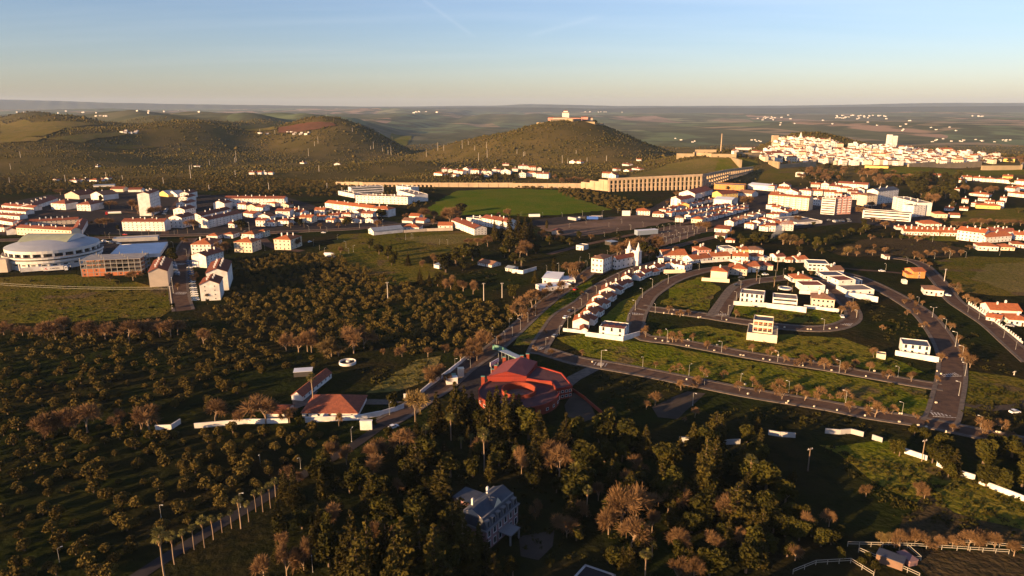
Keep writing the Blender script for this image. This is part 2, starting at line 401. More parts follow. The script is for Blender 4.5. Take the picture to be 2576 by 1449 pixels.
def ribbon(path, w0, w1, off, m, name, parent=None, h=0.0, kind='structure'):
    """strip between lateral offsets w0..w1 of a 2D path; h>0 gives it a kerb step"""
    V, F = [], []; n = len(path)
    for i, p in enumerate(path):
        d = (path[min(i+1, n-1)]-path[max(i-1, 0)]).normalized(); nr = Vector((d.y, -d.x))
        a, b = p+nr*w0, p+nr*w1
        za, zb = GH(a.x, a.y)+off, GH(b.x, b.y)+off
        if h: V += [(a.x, a.y, za-h), (a.x, a.y, za), (b.x, b.y, zb), (b.x, b.y, zb-h)]
        else: V += [(a.x, a.y, za), (b.x, b.y, zb)]
    k = 4 if h else 2
    for i in range(n-1):
        a, b = i*k, (i+1)*k
        for j in range(k-1): F.append((a+j, b+j, b+j+1, a+j+1))
    me = bpy.data.meshes.new(name); me.from_pydata(V, [], F); me.materials.append(M[m]); me.update()
    for p in me.polygons: pass
    o = link(name, me, parent)
    if parent is None: tag(o, kind=kind)
    return o
ROADS = {}
def road(name, pts, width, walk=1.8, m='asphalt', line=False, zoff=0.16):
    path = smooth([G(*p) for p in pts]); ROADS[name] = (path, width)
    o = ribbon(path, -width/2, width/2, zoff, m, 'road')
    if walk:
        for s in (-1, 1):
            a, b = (width/2, width/2+walk) if s > 0 else (-width/2-walk, -width/2)
            ribbon(path, a, b, zoff+0.12, 'pavement', 'pavement', o, h=0.5)
    return o
def crossing(vx, vy, ang, width, n=7, zoff=0.19):
    p = G(vx, vy); ca, sa = math.cos(ang), math.sin(ang); mb = MB()
    for i in range(n):
        t = (i-(n-1)/2)*width/n; mb.box((p.x-sa*t, p.y+ca*t, p.z+zoff-0.02), (3.0, width/n*0.5, 0.06), 'road_paint', rz=ang)
    for s in (-1, 1): mb.box((p.x+ca*2.6*s, p.y+sa*2.6*s, p.z+zoff-0.02), (0.4, width, 0.06), 'road_paint', rz=ang)
    o = link('road_marking', mb.mesh('road_marking')); tag(o, kind='structure')
road('lower', [(1330, 879), (1363, 882), (1448, 907), (1538, 922), (1638, 940), (1763, 965), (1863, 985), (1932, 997), (2082, 1021), (2182, 1041), (2307, 1060), (2357, 1069), (2457, 1090), (2576, 1113), (2700, 1140)], 7.2)
road('curve_up', [(1350, 889), (1358, 870), (1383, 832), (1410, 795), (1463, 760), (1500, 727), (1538, 705), (1588, 681), (1638, 665), (1690, 650)], 7.0, zoff=0.165)
road('park_lane', [(330, 1462), (410, 1409), (475, 1369), (550, 1322), (644, 1267), (700, 1232), (785, 1182), (894, 1118), (969, 1064), (1000, 1045)], 4.2, walk=0, m='asphalt_dark', zoff=0.165)
road('avenue', [(960, 1068), (1019, 1035), (1069, 1002), (1119, 970), (1169, 927), (1231, 885), (1288, 838), (1363, 770), (1428, 722), (1463, 700), (1500, 672), (1560, 640), (1640, 612), (1720, 590), (1800, 578)], 7.0, zoff=0.17)
road('villa_loop', [(1598, 812), (1606, 787), (1618, 768), (1633, 745), (1663, 723), (1693, 705), (1738, 689), (1788, 678), (1840, 673), (1900, 680)], 7.0, zoff=0.175)
road('villa_low', [(1604, 812), (1598, 826), (1604, 840), (1625, 851), (1688, 858), (1788, 876), (1932, 902), (2057, 921), (2182, 943), (2282, 961), (2370, 975)], 6.0, zoff=0.18)
road('villa_mid', [(1612, 772), (1635, 777), (1763, 793), (1825, 803), (1893, 813), (1974, 823), (2032, 827), (2072, 827), (2107, 822), (2132, 813), (2146, 800), (2144, 782), (2130, 765), (2107, 741), (2082, 720), (2060, 707), (2030, 698), (1990, 697)], 6.0, zoff=0.185)
road('villa_link', [(1808, 797), (1822, 770), (1838, 742), (1858, 721), (1890, 709), (1930, 704), (1990, 697)], 7.0, zoff=0.19)
road('right_main', [(2362, 1068), (2374, 1040), (2381, 1010), (2392, 960), (2395, 925), (2392, 900), (2378, 865), (2354, 827), (2322, 790), (2282, 762), (2240, 738), (2190, 713), (2150, 697), (2090, 683)], 9.0, zoff=0.195)
road('far_right', [(2090, 672), (2160, 679), (2230, 684), (2290, 690)], 5.0, walk=0)
road('east_lane', [(2240, 648), (2290, 655), (2322, 668), (2345, 690), (2370, 718), (2400, 757), (2440, 785), (2490, 818), (2540, 862), (2600, 915)], 6.5, zoff=0.2)
road('town_street', [(462, 782), (452, 745), (450, 715), (451, 680), (456, 645), (466, 618), (480, 600)], 9.0)
road('town_avenue', [(-60, 606), (175, 601), (330, 596), (450, 592), (644, 587), (800, 580), (900, 575), (1050, 562), (1200, 560)], 9.0, zoff=0.17)
road('fair_avenue', [(1380, 640), (1463, 618), (1560, 597), (1680, 572), (1780, 548)], 7.0, walk=0, zoff=0.14)
road('back_street', [(1500, 690), (1600, 648), (1700, 620), (1760, 605), (1830, 590)], 6.0, walk=1.0, zoff=0.15)
road('left_street', [(650, 588), (672, 612), (700, 625), (760, 632)], 8.0, walk=0, zoff=0.15)
road('town_block', [(0, 588), (60, 562), (130, 535), (240, 530), (330, 535), (400, 545)], 7.0, walk=0, zoff=0.15)
road('row_street', [(415, 590), (420, 560), (432, 530), (450, 505), (470, 490)], 7.0, walk=0, zoff=0.15)
road('main_boulevard', [(1800, 578), (1860, 560), (1930, 545), (2010, 530), (2090, 505), (2160, 480)], 9.0, walk=1.5, zoff=0.15)
crossing(2386, 942, math.radians(95), 8.5); crossing(2370, 1043, math.radians(80), 8.5)
crossing(1604, 789, math.radians(85), 6.6); crossing(1812, 790, math.radians(80), 6.6); crossing(1354, 874, math.radians(60), 6.6)
crossing(2129, 815, math.radians(50), 5.6); crossing(455, 738, math.radians(90), 8); crossing(452, 665, math.radians(90), 8); crossing(1512, 915, math.radians(-20), 6.6)
# fields and other ground
F = drape
F('field', [(1062, 545), (1080, 520), (1150, 480), (1280, 474), (1400, 478), (1470, 505), (1540, 527), (1440, 538), (1330, 545), (1180, 540)], 'crop_field')
F('field', [(-40, 700), (110, 693), (190, 690), (350, 712), (425, 728), (440, 775), (400, 800), (250, 808), (100, 812), (-60, 822)], 'meadow', 0.11)
F('field', [(1290, 870), (1330, 815), (1395, 765), (1450, 722), (1500, 697), (1480, 740), (1420, 785), (1385, 825), (1350, 868)], 'lush_meadow', 0.09)
F('field', [(1400, 850), (1470, 840), (1600, 860), (1780, 890), (1930, 915), (2130, 948), (2330, 980), (2345, 1050), (2150, 1020), (1940, 980), (1720, 945), (1560, 915), (1470, 895)], 'lush_meadow', 0.10)
F('field', [(1650, 830), (1780, 820), (1900, 840), (2120, 850), (2200, 880), (2330, 940), (2180, 928), (1930, 890), (1760, 862), (1640, 845)], 'lush_meadow', 0.10)
F('field', [(1660, 765), (1700, 715), (1770, 695), (1790, 712), (1812, 722), (1795, 750), (1780, 782)], 'lush_meadow', 0.10)
F('field', [(1840, 790), (1865, 740), (1960, 772), (2095, 775), (2125, 800), (2090, 815), (1990, 812), (1900, 803)], 'lush_meadow', 0.10)
F('field', [(1510, 820), (1560, 760), (1620, 735), (1680, 700), (1660, 722), (1625, 755), (1600, 790), (1585, 822)], 'lush_meadow', 0.10)
F('field', [(2350, 655), (2450, 645), (2600, 650), (2620, 745), (2520, 745), (2420, 735), (2380, 700)], 'meadow', 0.10)
F('field', [(2440, 700), (2480, 665), (2600, 660), (2620, 735), (2540, 735)], 'dry_meadow', 0.16)
F('field', [(2080, 630), (2190, 598), (2330, 600), (2440, 628), (2400, 648), (2250, 645), (2120, 645)], 'ploughed', 0.12)
F('field', [(2380, 560), (2440, 530), (2600, 522), (2600, 560), (2480, 572)], 'meadow', 0.12)
F('field', [(2260, 598), (2400, 588), (2410, 608), (2330, 605)], 'lush_meadow', 0.12)
F('field', [(800, 640), (860, 590), (960, 585), (1180, 582), (1250, 600), (1180, 625), (1060, 650), (1130, 690), (1000, 720), (900, 690)], 'meadow', 0.10)
F('field', [(1010, 600), (1100, 590), (1190, 590), (1210, 605), (1130, 615), (1060, 612)], 'dry_meadow', 0.15)
F('field', [(960, 960), (1050, 905), (1110, 895), (1100, 920), (1070, 960), (1000, 985), (920, 990)], 'dry_meadow', 0.10)
F('field', [(2060, 1120), (2250, 1110), (2380, 1180), (2600, 1260), (2700, 1360), (2560, 1365), (2350, 1290), (2180, 1200)], 'lush_meadow', 0.10)
F('field', [(2250, 1360), (2330, 1240), (2400, 1290), (2600, 1340), (2700, 1372), (2500, 1370)], 'ploughed', 0.13)
F('paddock', [(2330, 1449), (2260, 1372), (2540, 1390), (2700, 1400), (2700, 1480), (2400, 1500)], 'ploughed', 0.12)
F('field', [(2380, 985), (2420, 930), (2600, 960), (2620, 1010), (2500, 1015), (2400, 1045)], 'meadow', 0.09)
F('dirt_track', [(2420, 1012), (2500, 1022), (2560, 1015), (2600, 995), (2600, 1015), (2560, 1032), (2490, 1035), (2415, 1020)], 'gravel', 0.14)
F('earth_lot', [(1340, 565), (1440, 553), (1530, 546), (1610, 540), (1700, 556), (1640, 568), (1570, 580), (1470, 594), (1400, 592)], 'bare_earth', 0.10)
F('earth_lot', [(1600, 615), (1640, 590), (1690, 570), (1770, 563), (1780, 580), (1730, 600), (1660, 622)], 'bare_earth', 0.12)
F('car_park', [(1318, 568), (1345, 553), (1440, 543), (1520, 540), (1500, 553), (1400, 566)], 'asphalt_dark', 0.16)
F('car_park', [(1150, 980), (1170, 950), (1235, 880), (1260, 875), (1300, 900), (1240, 940), (1215, 1000), (1190, 1010)], 'asphalt_dark', 0.12)
F('car_park', [(1640, 1025), (1690, 1000), (1730, 985), (1775, 990), (1748, 1015), (1705, 1055), (1655, 1050)], 'gravel', 0.12)
F('car_park', [(195, 660), (200, 620), (280, 605), (420, 600), (425, 625), (400, 640), (280, 660)], 'asphalt_dark', 0.12)
F('forecourt', [(1420, 1020), (1445, 985), (1480, 1010), (1500, 1050), (1440, 1075)], 'gravel', 0.12)
F('forecourt', [(1305, 1350), (1395, 1335), (1390, 1375), (1355, 1410), (1310, 1400)], 'gravel', 0.12)
F('path', [(1425, 950), (1475, 925), (1500, 918), (1512, 928), (1460, 955), (1435, 975)], 'pavement', 0.12)
F('path', [(1775, 795), (1812, 745), (1835, 722), (1860, 708), (1870, 715), (1845, 732), (1822, 762), (1800, 800)], 'pavement', 0.24)
F('yard', [(735, 1010), (790, 975), (800, 985), (770, 1020), (740, 1030)], 'pavement', 0.12)
F('yard', [(845, 1018), (870, 1003), (975, 1006), (1015, 1012), (975, 1018)], 'pavement', 0.12)
F('town_ground', [(-80, 592), (-80, 530), (120, 490), (300, 480), (480, 490), (720, 495), (800, 520), (1000, 560), (1100, 560), (1060, 575), (800, 578), (650, 585), (400, 592)], 'asphalt_dark', 0.07)
F('town_ground', [(1590, 545), (1680, 500), (1760, 480), (1960, 470), (2160, 475), (2330, 520), (2370, 560), (2300, 580), (2150, 560), (2000, 575), (1800, 570), (1700, 552)], 'asphalt_dark', 0.07)
# hill slopes seen far away
F('field', [(0, 330), (0, 303), (110, 309), (200, 309), (260, 315), (180, 322), (150, 332), (110, 345), (0, 352)], 'dry_meadow', 3.0, 40)
F('field', [(115, 352), (200, 341), (300, 336), (318, 341), (240, 352), (205, 362)], 'dry_meadow', 3.0, 30)
F('field', [(700, 322), (770, 310), (838, 310), (845, 317), (800, 326), (740, 335), (700, 335)], 'red_earth', 2.0, 25)
F('field', [(955, 340), (985, 334), (1035, 342), (1035, 351), (985, 353)], 'lush_meadow', 2.0, 15)
F('field', [(0, 352), (60, 346), (110, 350), (90, 358), (0, 362)], 'dry_meadow', 2.5, 30)
F('field', [(590, 318), (660, 312), (700, 316), (690, 328), (620, 330)], 'dry_meadow', 2.5, 25)
F('field', [(240, 372), (330, 366), (400, 370), (330, 378)], 'meadow', 2.0, 25)
F('mound_slope', [(1560, 452), (1600, 436), (1680, 413), (1770, 398), (1850, 399), (1880, 410), (1890, 425), (1800, 432), (1700, 440), (1620, 448)], 'dry_meadow', 0.3, 15)
F('field', [(1795, 432), (1810, 402), (1860, 397), (1908, 406), (1908, 415), (1880, 424)], 'lush_meadow', 0.45, 15)
F('field', [(1905, 440), (1940, 425), (2050, 426), (2040, 440), (1950, 462), (1905, 462)], 'meadow', 0.3, 15)
F('field', [(2200, 428), (2260, 420), (2576, 424), (2700, 428), (2700, 442), (2576, 440), (2350, 445), (2230, 440)], 'lush_meadow', 0.3, 20)
# ---------------------------------------------------------------- building kit
for n, c, c2 in (('wall_white', (0.74, 0.71, 0.67), (0.56, 0.53, 0.49)), ('wall_cream', (0.68, 0.58, 0.42), (0.60, 0.51, 0.38)), ('wall_yellow', (0.72, 0.50, 0.16), (0.62, 0.42, 0.13)),
                 ('wall_pink', (0.62, 0.30, 0.25), (0.52, 0.26, 0.22)), ('wall_grey', (0.42, 0.40, 0.38), (0.34, 0.33, 0.32)), ('wall_orange', (0.60, 0.27, 0.08), (0.5, 0.22, 0.07)),
                 ('wall_brown', (0.20, 0.12, 0.08), (0.16, 0.10, 0.07)), ('wall_buff', (0.50, 0.42, 0.34), (0.42, 0.36, 0.30)), ('concrete', (0.30, 0.28, 0.26), (0.22, 0.21, 0.20)),
                 ('brick_orange', (0.42, 0.14, 0.055), (0.34, 0.11, 0.05)), ('red_render', (0.24, 0.032, 0.022), (0.19, 0.028, 0.02)), ('orange_render', (0.25, 0.048, 0.024), (0.19, 0.038, 0.02))):
    mat(n, c, 0.9, col2=c2, vscale=0.25, space='world', spec=0.2, detail=6)
mat('roof_red', (0.235, 0.075, 0.042), 0.9, col2=(0.165, 0.056, 0.036), vscale=0.8, bump=0.6, bscale=3, objvar=0.22, spec=0.1)
mat('roof_orange', (0.38, 0.125, 0.048), 0.9, col2=(0.28, 0.088, 0.038), vscale=0.8, bump=0.6, bscale=3, objvar=0.18, spec=0.1)
mat('roof_brown', (0.22, 0.12, 0.075), 0.9, col2=(0.17, 0.09, 0.06), vscale=0.8, bump=0.6, bscale=3, objvar=0.2, spec=0.1)
mat('roof_slate', (0.055, 0.06, 0.075), 0.6, col2=(0.04, 0.045, 0.06), vscale=0.6, bump=0.3, bscale=4, spec=0.3)
mat('roof_flat', (0.23, 0.20, 0.18), 0.95, col2=(0.16, 0.13, 0.12), vscale=0.4, space='world', spec=0.1)
mat('roof_terracotta_flat', (0.22, 0.075, 0.05), 0.95, col2=(0.17, 0.06, 0.045), vscale=0.5, space='world', spec=0.1)
mat('roof_white', (0.62, 0.64, 0.68), 0.5, col2=(0.54, 0.56, 0.60), vscale=0.15, space='world', spec=0.3)
mat('roof_metal', (0.30, 0.33, 0.36), 0.45, col2=(0.24, 0.27, 0.30), vscale=0.3, metal=0.3)
mat('glass', (0.025, 0.030, 0.038), 0.15, spec=0.5, objvar=0.3)
mat('frame_white', (0.70, 0.69, 0.66), 0.7)
mat('door_wood', (0.12, 0.06, 0.035), 0.7, objvar=0.3)
mat('shade_dark', (0.05, 0.045, 0.042), 0.9)
mat('solar', (0.018, 0.022, 0.045), 0.2, spec=0.6)
mat('metal_grey', (0.35, 0.35, 0.34), 0.5, metal=0.4)
mat('pole_concrete', (0.46, 0.41, 0.35), 0.8)
ROW = {'A': 201.25, 'B': 442.75, 'C': 764.75, 'D': 1086.75}
def tp(tile, x, y):
    """picture point from a point in one of the enlarged study tiles"""
    if tile[0] in ROW: return 644*int(tile[1])+x/4, ROW[tile[0]]+y/4
    o = {'K1': (1408.7, 670.8), 'K2': (1630.1, 603.7), 'K3': (1945.4, 603.7), 'K4': (1811.2, 724.5), 'K5': (1173.9, 851.9), 'K6': (0.0, 563.5), 'K7': (1100.1, 1207.5)}[tile]
    return o[0]+x/8, o[1]+y/8
def tz(tile): return 4.0 if tile[0] in ROW else 8.0
# shared window and door meshes (unit metres, facing -Y, sill at z=0)
def window_mesh(w, h, sill=True):
    mb = MB(); t = 0.09
    mb.box((0, -0.015, h/2), (w, 0.05, h), 'glass', bottom=True)
    for x in (-w/2, w/2): mb.box((x, -0.04, h/2), (t, 0.10, h+t), 'frame_white')
    mb.box((0, -0.045, h+0.0), (w-t, 0.10, t), 'frame_white'); mb.box((0, -0.06, 0), (w+0.2, 0.16, t), 'frame_white')
    return mb.mesh('window')
WIN = {'std': window_mesh(1.25, 1.35), 'tall': window_mesh(1.3, 2.1), 'wide': window_mesh(2.3, 1.4), 'small': window_mesh(0.8, 0.9)}
def door_mesh():
    mb = MB(); mb.box((0, -0.02, 1.05), (1.0, 0.08, 2.1), 'door_wood')
    mb.box((0, -0.04, 2.16), (1.2, 0.12, 0.12), 'frame_white')
    for x in (-0.55, 0.55): mb.box((x, -0.04, 1.05), (0.1, 0.12, 2.1), 'frame_white')
    return mb.mesh('door')
DOOR = door_mesh()
_ch = MB(); _ch.box((0, 0, 0.5), (0.9, 0.7, 2.2), 'wall_white'); _ch.box((0, 0, 1.68), (1.1, 0.9, 0.16), 'wall_white'); _ch.box((0, 0, 1.95), (0.7, 0.5, 0.38), 'wall_white')
CHIM = _ch.mesh('chimney')
_roofc = {}
def roof_mesh(kind, L, D, rise, m, over=0.45, th=0.22):
    k = (kind, round(L, 2), round(D, 2), round(rise, 2), m, over)
    if k in _roofc: return _roofc[k]
    mb = MB(); x, y = L/2+over, D/2+over; dz = -over*rise/(D/2 if kind in ('gx', 'hip', 'hipx') else L/2)
    if kind == 'gx':
        for z in (0, th):
            pass
        a = [(-x, -y, dz), (x, -y, dz), (x, 0, rise), (-x, 0, rise), (x, y, dz), (-x, y, dz)]
        b = [(p[0], p[1], p[2]+th) for p in a]
        mb.poly([b[0], b[1], b[2], b[3]], m); mb.poly([b[3], b[2], b[4], b[5]], m)
        mb.poly([a[3], a[2], a[1], a[0]], m); mb.poly([a[5], a[4], a[2], a[3]], m)
        for q in ((0, 1), (4, 5)): mb.poly([a[q[0]], a[q[1]], b[q[1]], b[q[0]]], m)
        mb.poly([a[1], a[2], b[2], b[1]], m); mb.poly([a[2], a[4], b[4], b[2]], m); mb.poly([a[3], a[0], b[0], b[3]], m); mb.poly([a[5], a[3], b[3], b[5]], m)
    elif kind == 'gy':
        a = [(-x, -y, dz), (-x, y, dz), (0, y, rise), (0, -y, rise), (x, y, dz), (x, -y, dz)]
        b = [(p[0], p[1], p[2]+th) for p in a]
        mb.poly([b[3], b[2], b[1], b[0]], m); mb.poly([b[5], b[4], b[2], b[3]], m)
        mb.poly([a[0], a[1], a[2], a[3]], m); mb.poly([a[3], a[2], a[4], a[5]], m)
        mb.poly([a[1], a[0], b[0], b[1]], m); mb.poly([a[5], a[4], b[4], b[5]], m)
        mb.poly([a[0], a[3], b[3], b[0]], m); mb.poly([a[3], a[5], b[5], b[3]], m); mb.poly([a[2], a[1], b[1], b[2]], m); mb.poly([a[4], a[2], b[2], b[4]], m)
    elif kind == 'hip':
        dz = -0.12
        if L >= D: r0, r1 = (-(L-D)/2, 0), ((L-D)/2, 0)
        else: r0, r1 = (0, -(D-L)/2), (0, (D-L)/2)
        c = [(-x, -y), (x, -y), (x, y), (-x, y)]
        mb.prism(c, dz, dz+th, m)
        B = [(p[0], p[1], dz+th) for p in c]; R0 = (r0[0], r0[1], rise); R1 = (r1[0], r1[1], rise)
        if L >= D:
            mb.poly([B[0], B[1], R1, R0], m); mb.poly([B[2], B[3], R0, R1], m); mb.poly([B[1], B[2], R1], m); mb.poly([B[3], B[0], R0], m)
        else:
            mb.poly([B[0], B[1], R0], m); mb.poly([B[1], B[2], R1, R0], m); mb.poly([B[2], B[3], R1], m); mb.poly([B[3], B[0], R0, R1], m)
    elif kind == 'shed':
        mb.prism([(-x, -y), (x, -y), (x, y), (-x, y)], [0.02, 0.02, rise, rise], [th, th, rise+th, rise+th], m)
    elif kind == 'flat':
        mb.prism([(-L/2+0.2, -D/2+0.2), (L/2-0.2, -D/2+0.2), (L/2-0.2, D/2-0.2), (-L/2+0.2, D/2-0.2)], -0.3, -0.55+0.35, m)
    me = mb.mesh('roof'); _roofc[k] = me; return me
def wall_mesh(kind, L, D, z0, h, rise, m, par=0.5):
    mb = MB(); x, y = L/2, D/2; c = [(-x, -y), (x, -y), (x, y), (-x, y)]
    if kind == 'flat':
        mb.prism(c, z0, h-0.4, m)
        t = 0.25; hp = h+par*0.3
        for (cx, cy, sx, sy) in ((0, -y+t/2, L, t), (0, y-t/2, L, t), (-x+t/2, 0, t, D-2*t), (x-t/2, 0, t, D-2*t)): mb.box((cx, cy, (hp+h-0.4)/2), (sx, sy, hp-h+0.4), m)
    else:
        mb.prism(c, z0, h, m)
        if kind == 'gx':
            for sx in (-1, 1): mb.poly([(sx*x, -y*sx, h), (sx*x, y*sx, h), (sx*x, 0, h+rise)], m)
        if kind == 'gy':
            for sy in (-1, 1): mb.poly([(x*sy, sy*y, h), (-x*sy, sy*y, h), (0, sy*y, h+rise)] if sy > 0 else [(-x, -y, h), (x, -y, h), (0, -y, h+rise)], m)
        if kind == 'shed':
            mb.poly([(-x, y, h), (-x, -y, h), (-x, y, h+rise)], m); mb.poly([(x, -y, h), (x, y, h), (x, y, h+rise)], m); mb.poly([(x, y, h), (-x, y, h), (-x, y, h+rise), (x, y, h+rise)], m)
    return mb.mesh('wall')
HOUSES = []
def building(name, label, cat, A, B, depth, h, roof='hip', rise=None, wall='wall_white', rm='roof_orange', fl=None, wf=None, ws=None, win='std', chim=0, door=True, group=None, balc=0, over=0.45, band=None):
    """A, B: picture points of the two ends of the front wall's foot; depth metres away from the camera (negative: towards it);
    h metres, or picture px when negative; fl floors; wf/ws windows per floor on the long/short sides"""
    a, b = G(*A), G(*B)
    if A[1] < 480 and (b-a).length > 2.5*abs(B[0]-A[0])*mpp(a):   # the far end fell behind a rise: keep the wall square on
        b = Vector((a.x+(B[0]-A[0])*mpp(a), a.y, 0)); b.z = HT(b.x, b.y)
    a2, b2 = Vector((a.x, a.y)), Vector((b.x, b.y))
    if h < 0: h = max(2.2, hpx(a, -h))
    u = (b2-a2); L = u.length; u.normalize(); n = Vector((-u.y, u.x))
    far = n.dot(a2+b2) > 0
    if not far: n = -n
    if depth < 0: n = -n
    D = abs(depth); c = (a2+b2)/2+n*(D/2)
    # local frame with x along u and y along n, kept right handed; side y- is the wall A-B
    if u.x*n.y-u.y*n.x < 0: u = -u
    ang = math.atan2(u.y, u.x)
    zs = [GH(*(c+u*(sx*L/2)+n*(sy*D/2))) for sx in (-1, 1) for sy in (-1, 1)]
    z = min(a.z, b.z); z0 = min(zs)-z-0.6
    if rise is None: rise = 0.30*min(L, D)/2*1.25 if roof != 'gy' else 0.28*L/2*1.25
    root = link(name, None, loc=(c.x, c.y, z), rot=ang); root.empty_display_size = 1.0
    tag(root, label, cat, group)
    link('wall', wall_mesh(roof, L, D, z0, h, rise, wall), root)
    r = link('roof', roof_mesh(roof, L, D, rise, rm, over), root, loc=(0, 0, h))
    sc = mpp(a)
    if fl is None: fl = max(1, int(round(h/3.0)))
    cl = Vector((-c.x, -c.y)).normalized()
    # windows on the walls that face the camera
    sides = [((0, -D/2), 0.0, L, -n, wf), ((0, D/2), math.pi, L, n, wf), ((L/2, 0), math.pi/2, D, u, ws), ((-L/2, 0), -math.pi/2, D, -u, ws)]
    hf = h/fl; first = True
    for (px, py), rz, ln, nr, cnt in sides:
        if nr.dot(cl) < 0.12: continue
        if band and ln == L:
            for f in range(fl):
                bb = MB(); bb.box((0, -0.03, 0), (ln*0.93, 0.10, hf*0.42), 'glass')
                link('window_band', bb.mesh('window_band'), root, loc=(px, py, hf*(f+0.55)), rot=rz)
            continue
        if cnt is None: cnt = int(ln/3.6) if sc < 0.42 else 0
        if cnt <= 0: continue
        ca, sa = math.cos(rz), math.sin(rz)
        for f in range(fl):
            for i in range(cnt):
                t = (i+0.5)/cnt*ln-ln/2
                if door and f == 0 and first and i == cnt//2:
                    link('door', DOOR, root, loc=(px+ca*t, py+sa*t, 0.05), rot=rz); first = False; continue
                wm = win
                s = min(1.0, hf/3.0)
                link('window', WIN[wm], root, loc=(px+ca*t, py+sa*t, hf*f+hf*0.33), rot=rz, scale=s)
            if balc and f > 0 and ln == L:
                bm = MB()
                for k in range(balc):
                    t = (k+0.5)/balc*ln-ln/2
                    bb = MB(); bb.box((0, -0.6, 0), (ln/balc*0.62, 1.1, 0.16), 'frame_white'); bb.box((0, -1.1, 0.5), (ln/balc*0.62, 0.1, 0.9), 'frame_white')
                    link('balcony', _cache('balc', round(ln/balc, 1), lambda: bb.mesh('balcony')), root, loc=(px+ca*t, py+sa*t, hf*f), rot=rz)
    for k in range(chim):
        t = ((k+0.5)/chim-0.5)
        if roof in ('gx', 'hip', 'flat', 'shed'): p = (t*L*0.7, D*0.12*(1 if k % 2 else -1), (rise*0.72 if roof != 'flat' else -0.1))
        else: p = (L*0.14*(1 if k % 2 else -1), t*D*0.8, rise*0.65)
        link('chimney', CHIM, r, loc=p, scale=random.uniform(0.85, 1.2))
    HOUSES.append((c.x, c.y, max(L, D)/2))
    return root
_cc = {}
def _cache(k, v, fn):
    if (k, v) not in _cc: _cc[(k, v)] = fn()
    return _cc[(k, v)]
def bt(tile, name, label, cat, ax, ay, bx, by, depth, hz, **k):
    """building from enlarged-tile points, hz = wall height in tile px"""
    return building(name, label, cat, tp(tile, ax, ay), tp(tile, bx, by), depth, -hz/tz(tile), **k)
def wall_run(name, label, cat, pts, h, th=0.35, m='wall_white', group=None, panel=None):
    """a free-standing wall along picture points; panel: length of separate panels"""
    P = [G(*p) for p in pts]; root = link(name, None, loc=P[0]); tag(root, label, cat, group)
    for i in range(len(P)-1):
        a, b = P[i], P[i+1]; d = b-a; L = Vector((d.x, d.y)).length; n = 1 if not panel else max(1, int(L/panel)); ang = math.atan2(d.y, d.x)
        for k in range(n):
            q0, q1 = a+d*(k/n), a+d*((k+1)/n); mid = (q0+q1)/2; zg = min(GH(q0.x, q0.y), GH(q1.x, q1.y))
            top = max(GH(q0.x, q0.y), GH(q1.x, q1.y))+h
            mb = MB(); mb.box((0, 0, (top-zg+0.5)/2-0.5), (L/n-(0.06 if panel else -th*0.9), th, top-zg+0.5), m); mb.box((0, 0, top-zg+0.05), (L/n-(0.04 if panel else -th), th+0.12, 0.12), m)
            link('panel', mb.mesh('panel'), root, loc=(mid.x-P[0].x, mid.y-P[0].y, zg-P[0].z), rot=ang)
    return root
# ---------------------------------------------------------------- buildings
ORD = ['first', 'second', 'third', 'fourth', 'fifth', 'sixth', 'seventh', 'eighth', 'ninth', 'tenth', 'eleventh', 'twelfth', 'thirteenth', 'fourteenth', 'fifteenth', 'sixteenth']
AB, HS, WH, VI = 'apartment_block', 'house', 'warehouse', 'villa'
R, O = 'roof_red', 'roof_orange'
# --- left town
bt('B0', 'apartment_tower', 'tall white tower block with a blank lit end wall, tallest in the left town', 'tower block', 1408, 403, 1527, 401, 34, 222, roof='gy', rise=2.0, rm=R, fl=7, wf=0, ws=8, chim=5, door=False)
bt('B0', AB, 'long white four-storey block with tree shadows on its face below the tower', 'apartment block', 1237, 553, 1662, 556, 12, 96, roof='gx', rm=R, fl=4, wf=10, ws=0, chim=5)
for i, (ax, ay, bx, by, d, h) in enumerate(((1708, 520, 1838, 526, 20, 104), (1752, 428, 1866, 430, 20, 92), (1782, 355, 1882, 356, 22, 80), (1805, 290, 1895, 290, 24, 72), (1815, 235, 1905, 235, 24, 60))):
    bt('B0', AB, f'white red-roofed block, {ORD[i]} from the avenue in the receding row right of the tower', 'apartment block', ax, ay, bx, by, d, h, roof='gy', rm=R, wf=3, ws=5 if i < 2 else 0, chim=3, group='row of blocks receding beside the tower', door=False)
bt('B0', AB, 'white block with a long shaded balcony side facing right, nearest the avenue', 'apartment block', 2100, 526, 2440, 445, 12, 84, roof='gx', rm=R, fl=4, wf=10, ws=3, chim=4, balc=5)
bt('B0', AB, 'white block with red roof right behind the balcony block', 'apartment block', 2030, 470, 2330, 395, 12, 70, roof='gx', rm=R, fl=3, wf=6, ws=2, chim=3)
bt('B0', AB, 'white gabled block end with stepped roofs left of the long blue-shaded block', 'apartment block', 2152, 340, 2262, 344, 14, 70, roof='gy', rm=R, chim=2)
building(AB, 'very long white three-storey block in blue shade with dark balconies', 'apartment block', tp('B0', 2262, 305), tp('B1', 288, 303), 12, -20, roof='gx', rm=R, fl=3, wf=16, ws=0, chim=6)
bt('B0', AB, 'front range of the square courtyard block, with shops at its corner', 'apartment block', 175, 592, 725, 616, 10, 74, roof='gx', rm=R, fl=2, wf=16, ws=0, chim=6, wall='wall_cream')
bt('B0', AB, 'rear range of the square courtyard block', 'apartment block', 300, 505, 790, 480, 9, 46, roof='gx', rm=R, fl=2, wf=10, ws=0, chim=6, wall='wall_buff')
bt('B0', AB, 'left range of the square courtyard block', 'apartment block', 170, 588, 290, 500, 8, 50, roof='gx', rm=R, fl=2, wf=0, ws=0, chim=2)
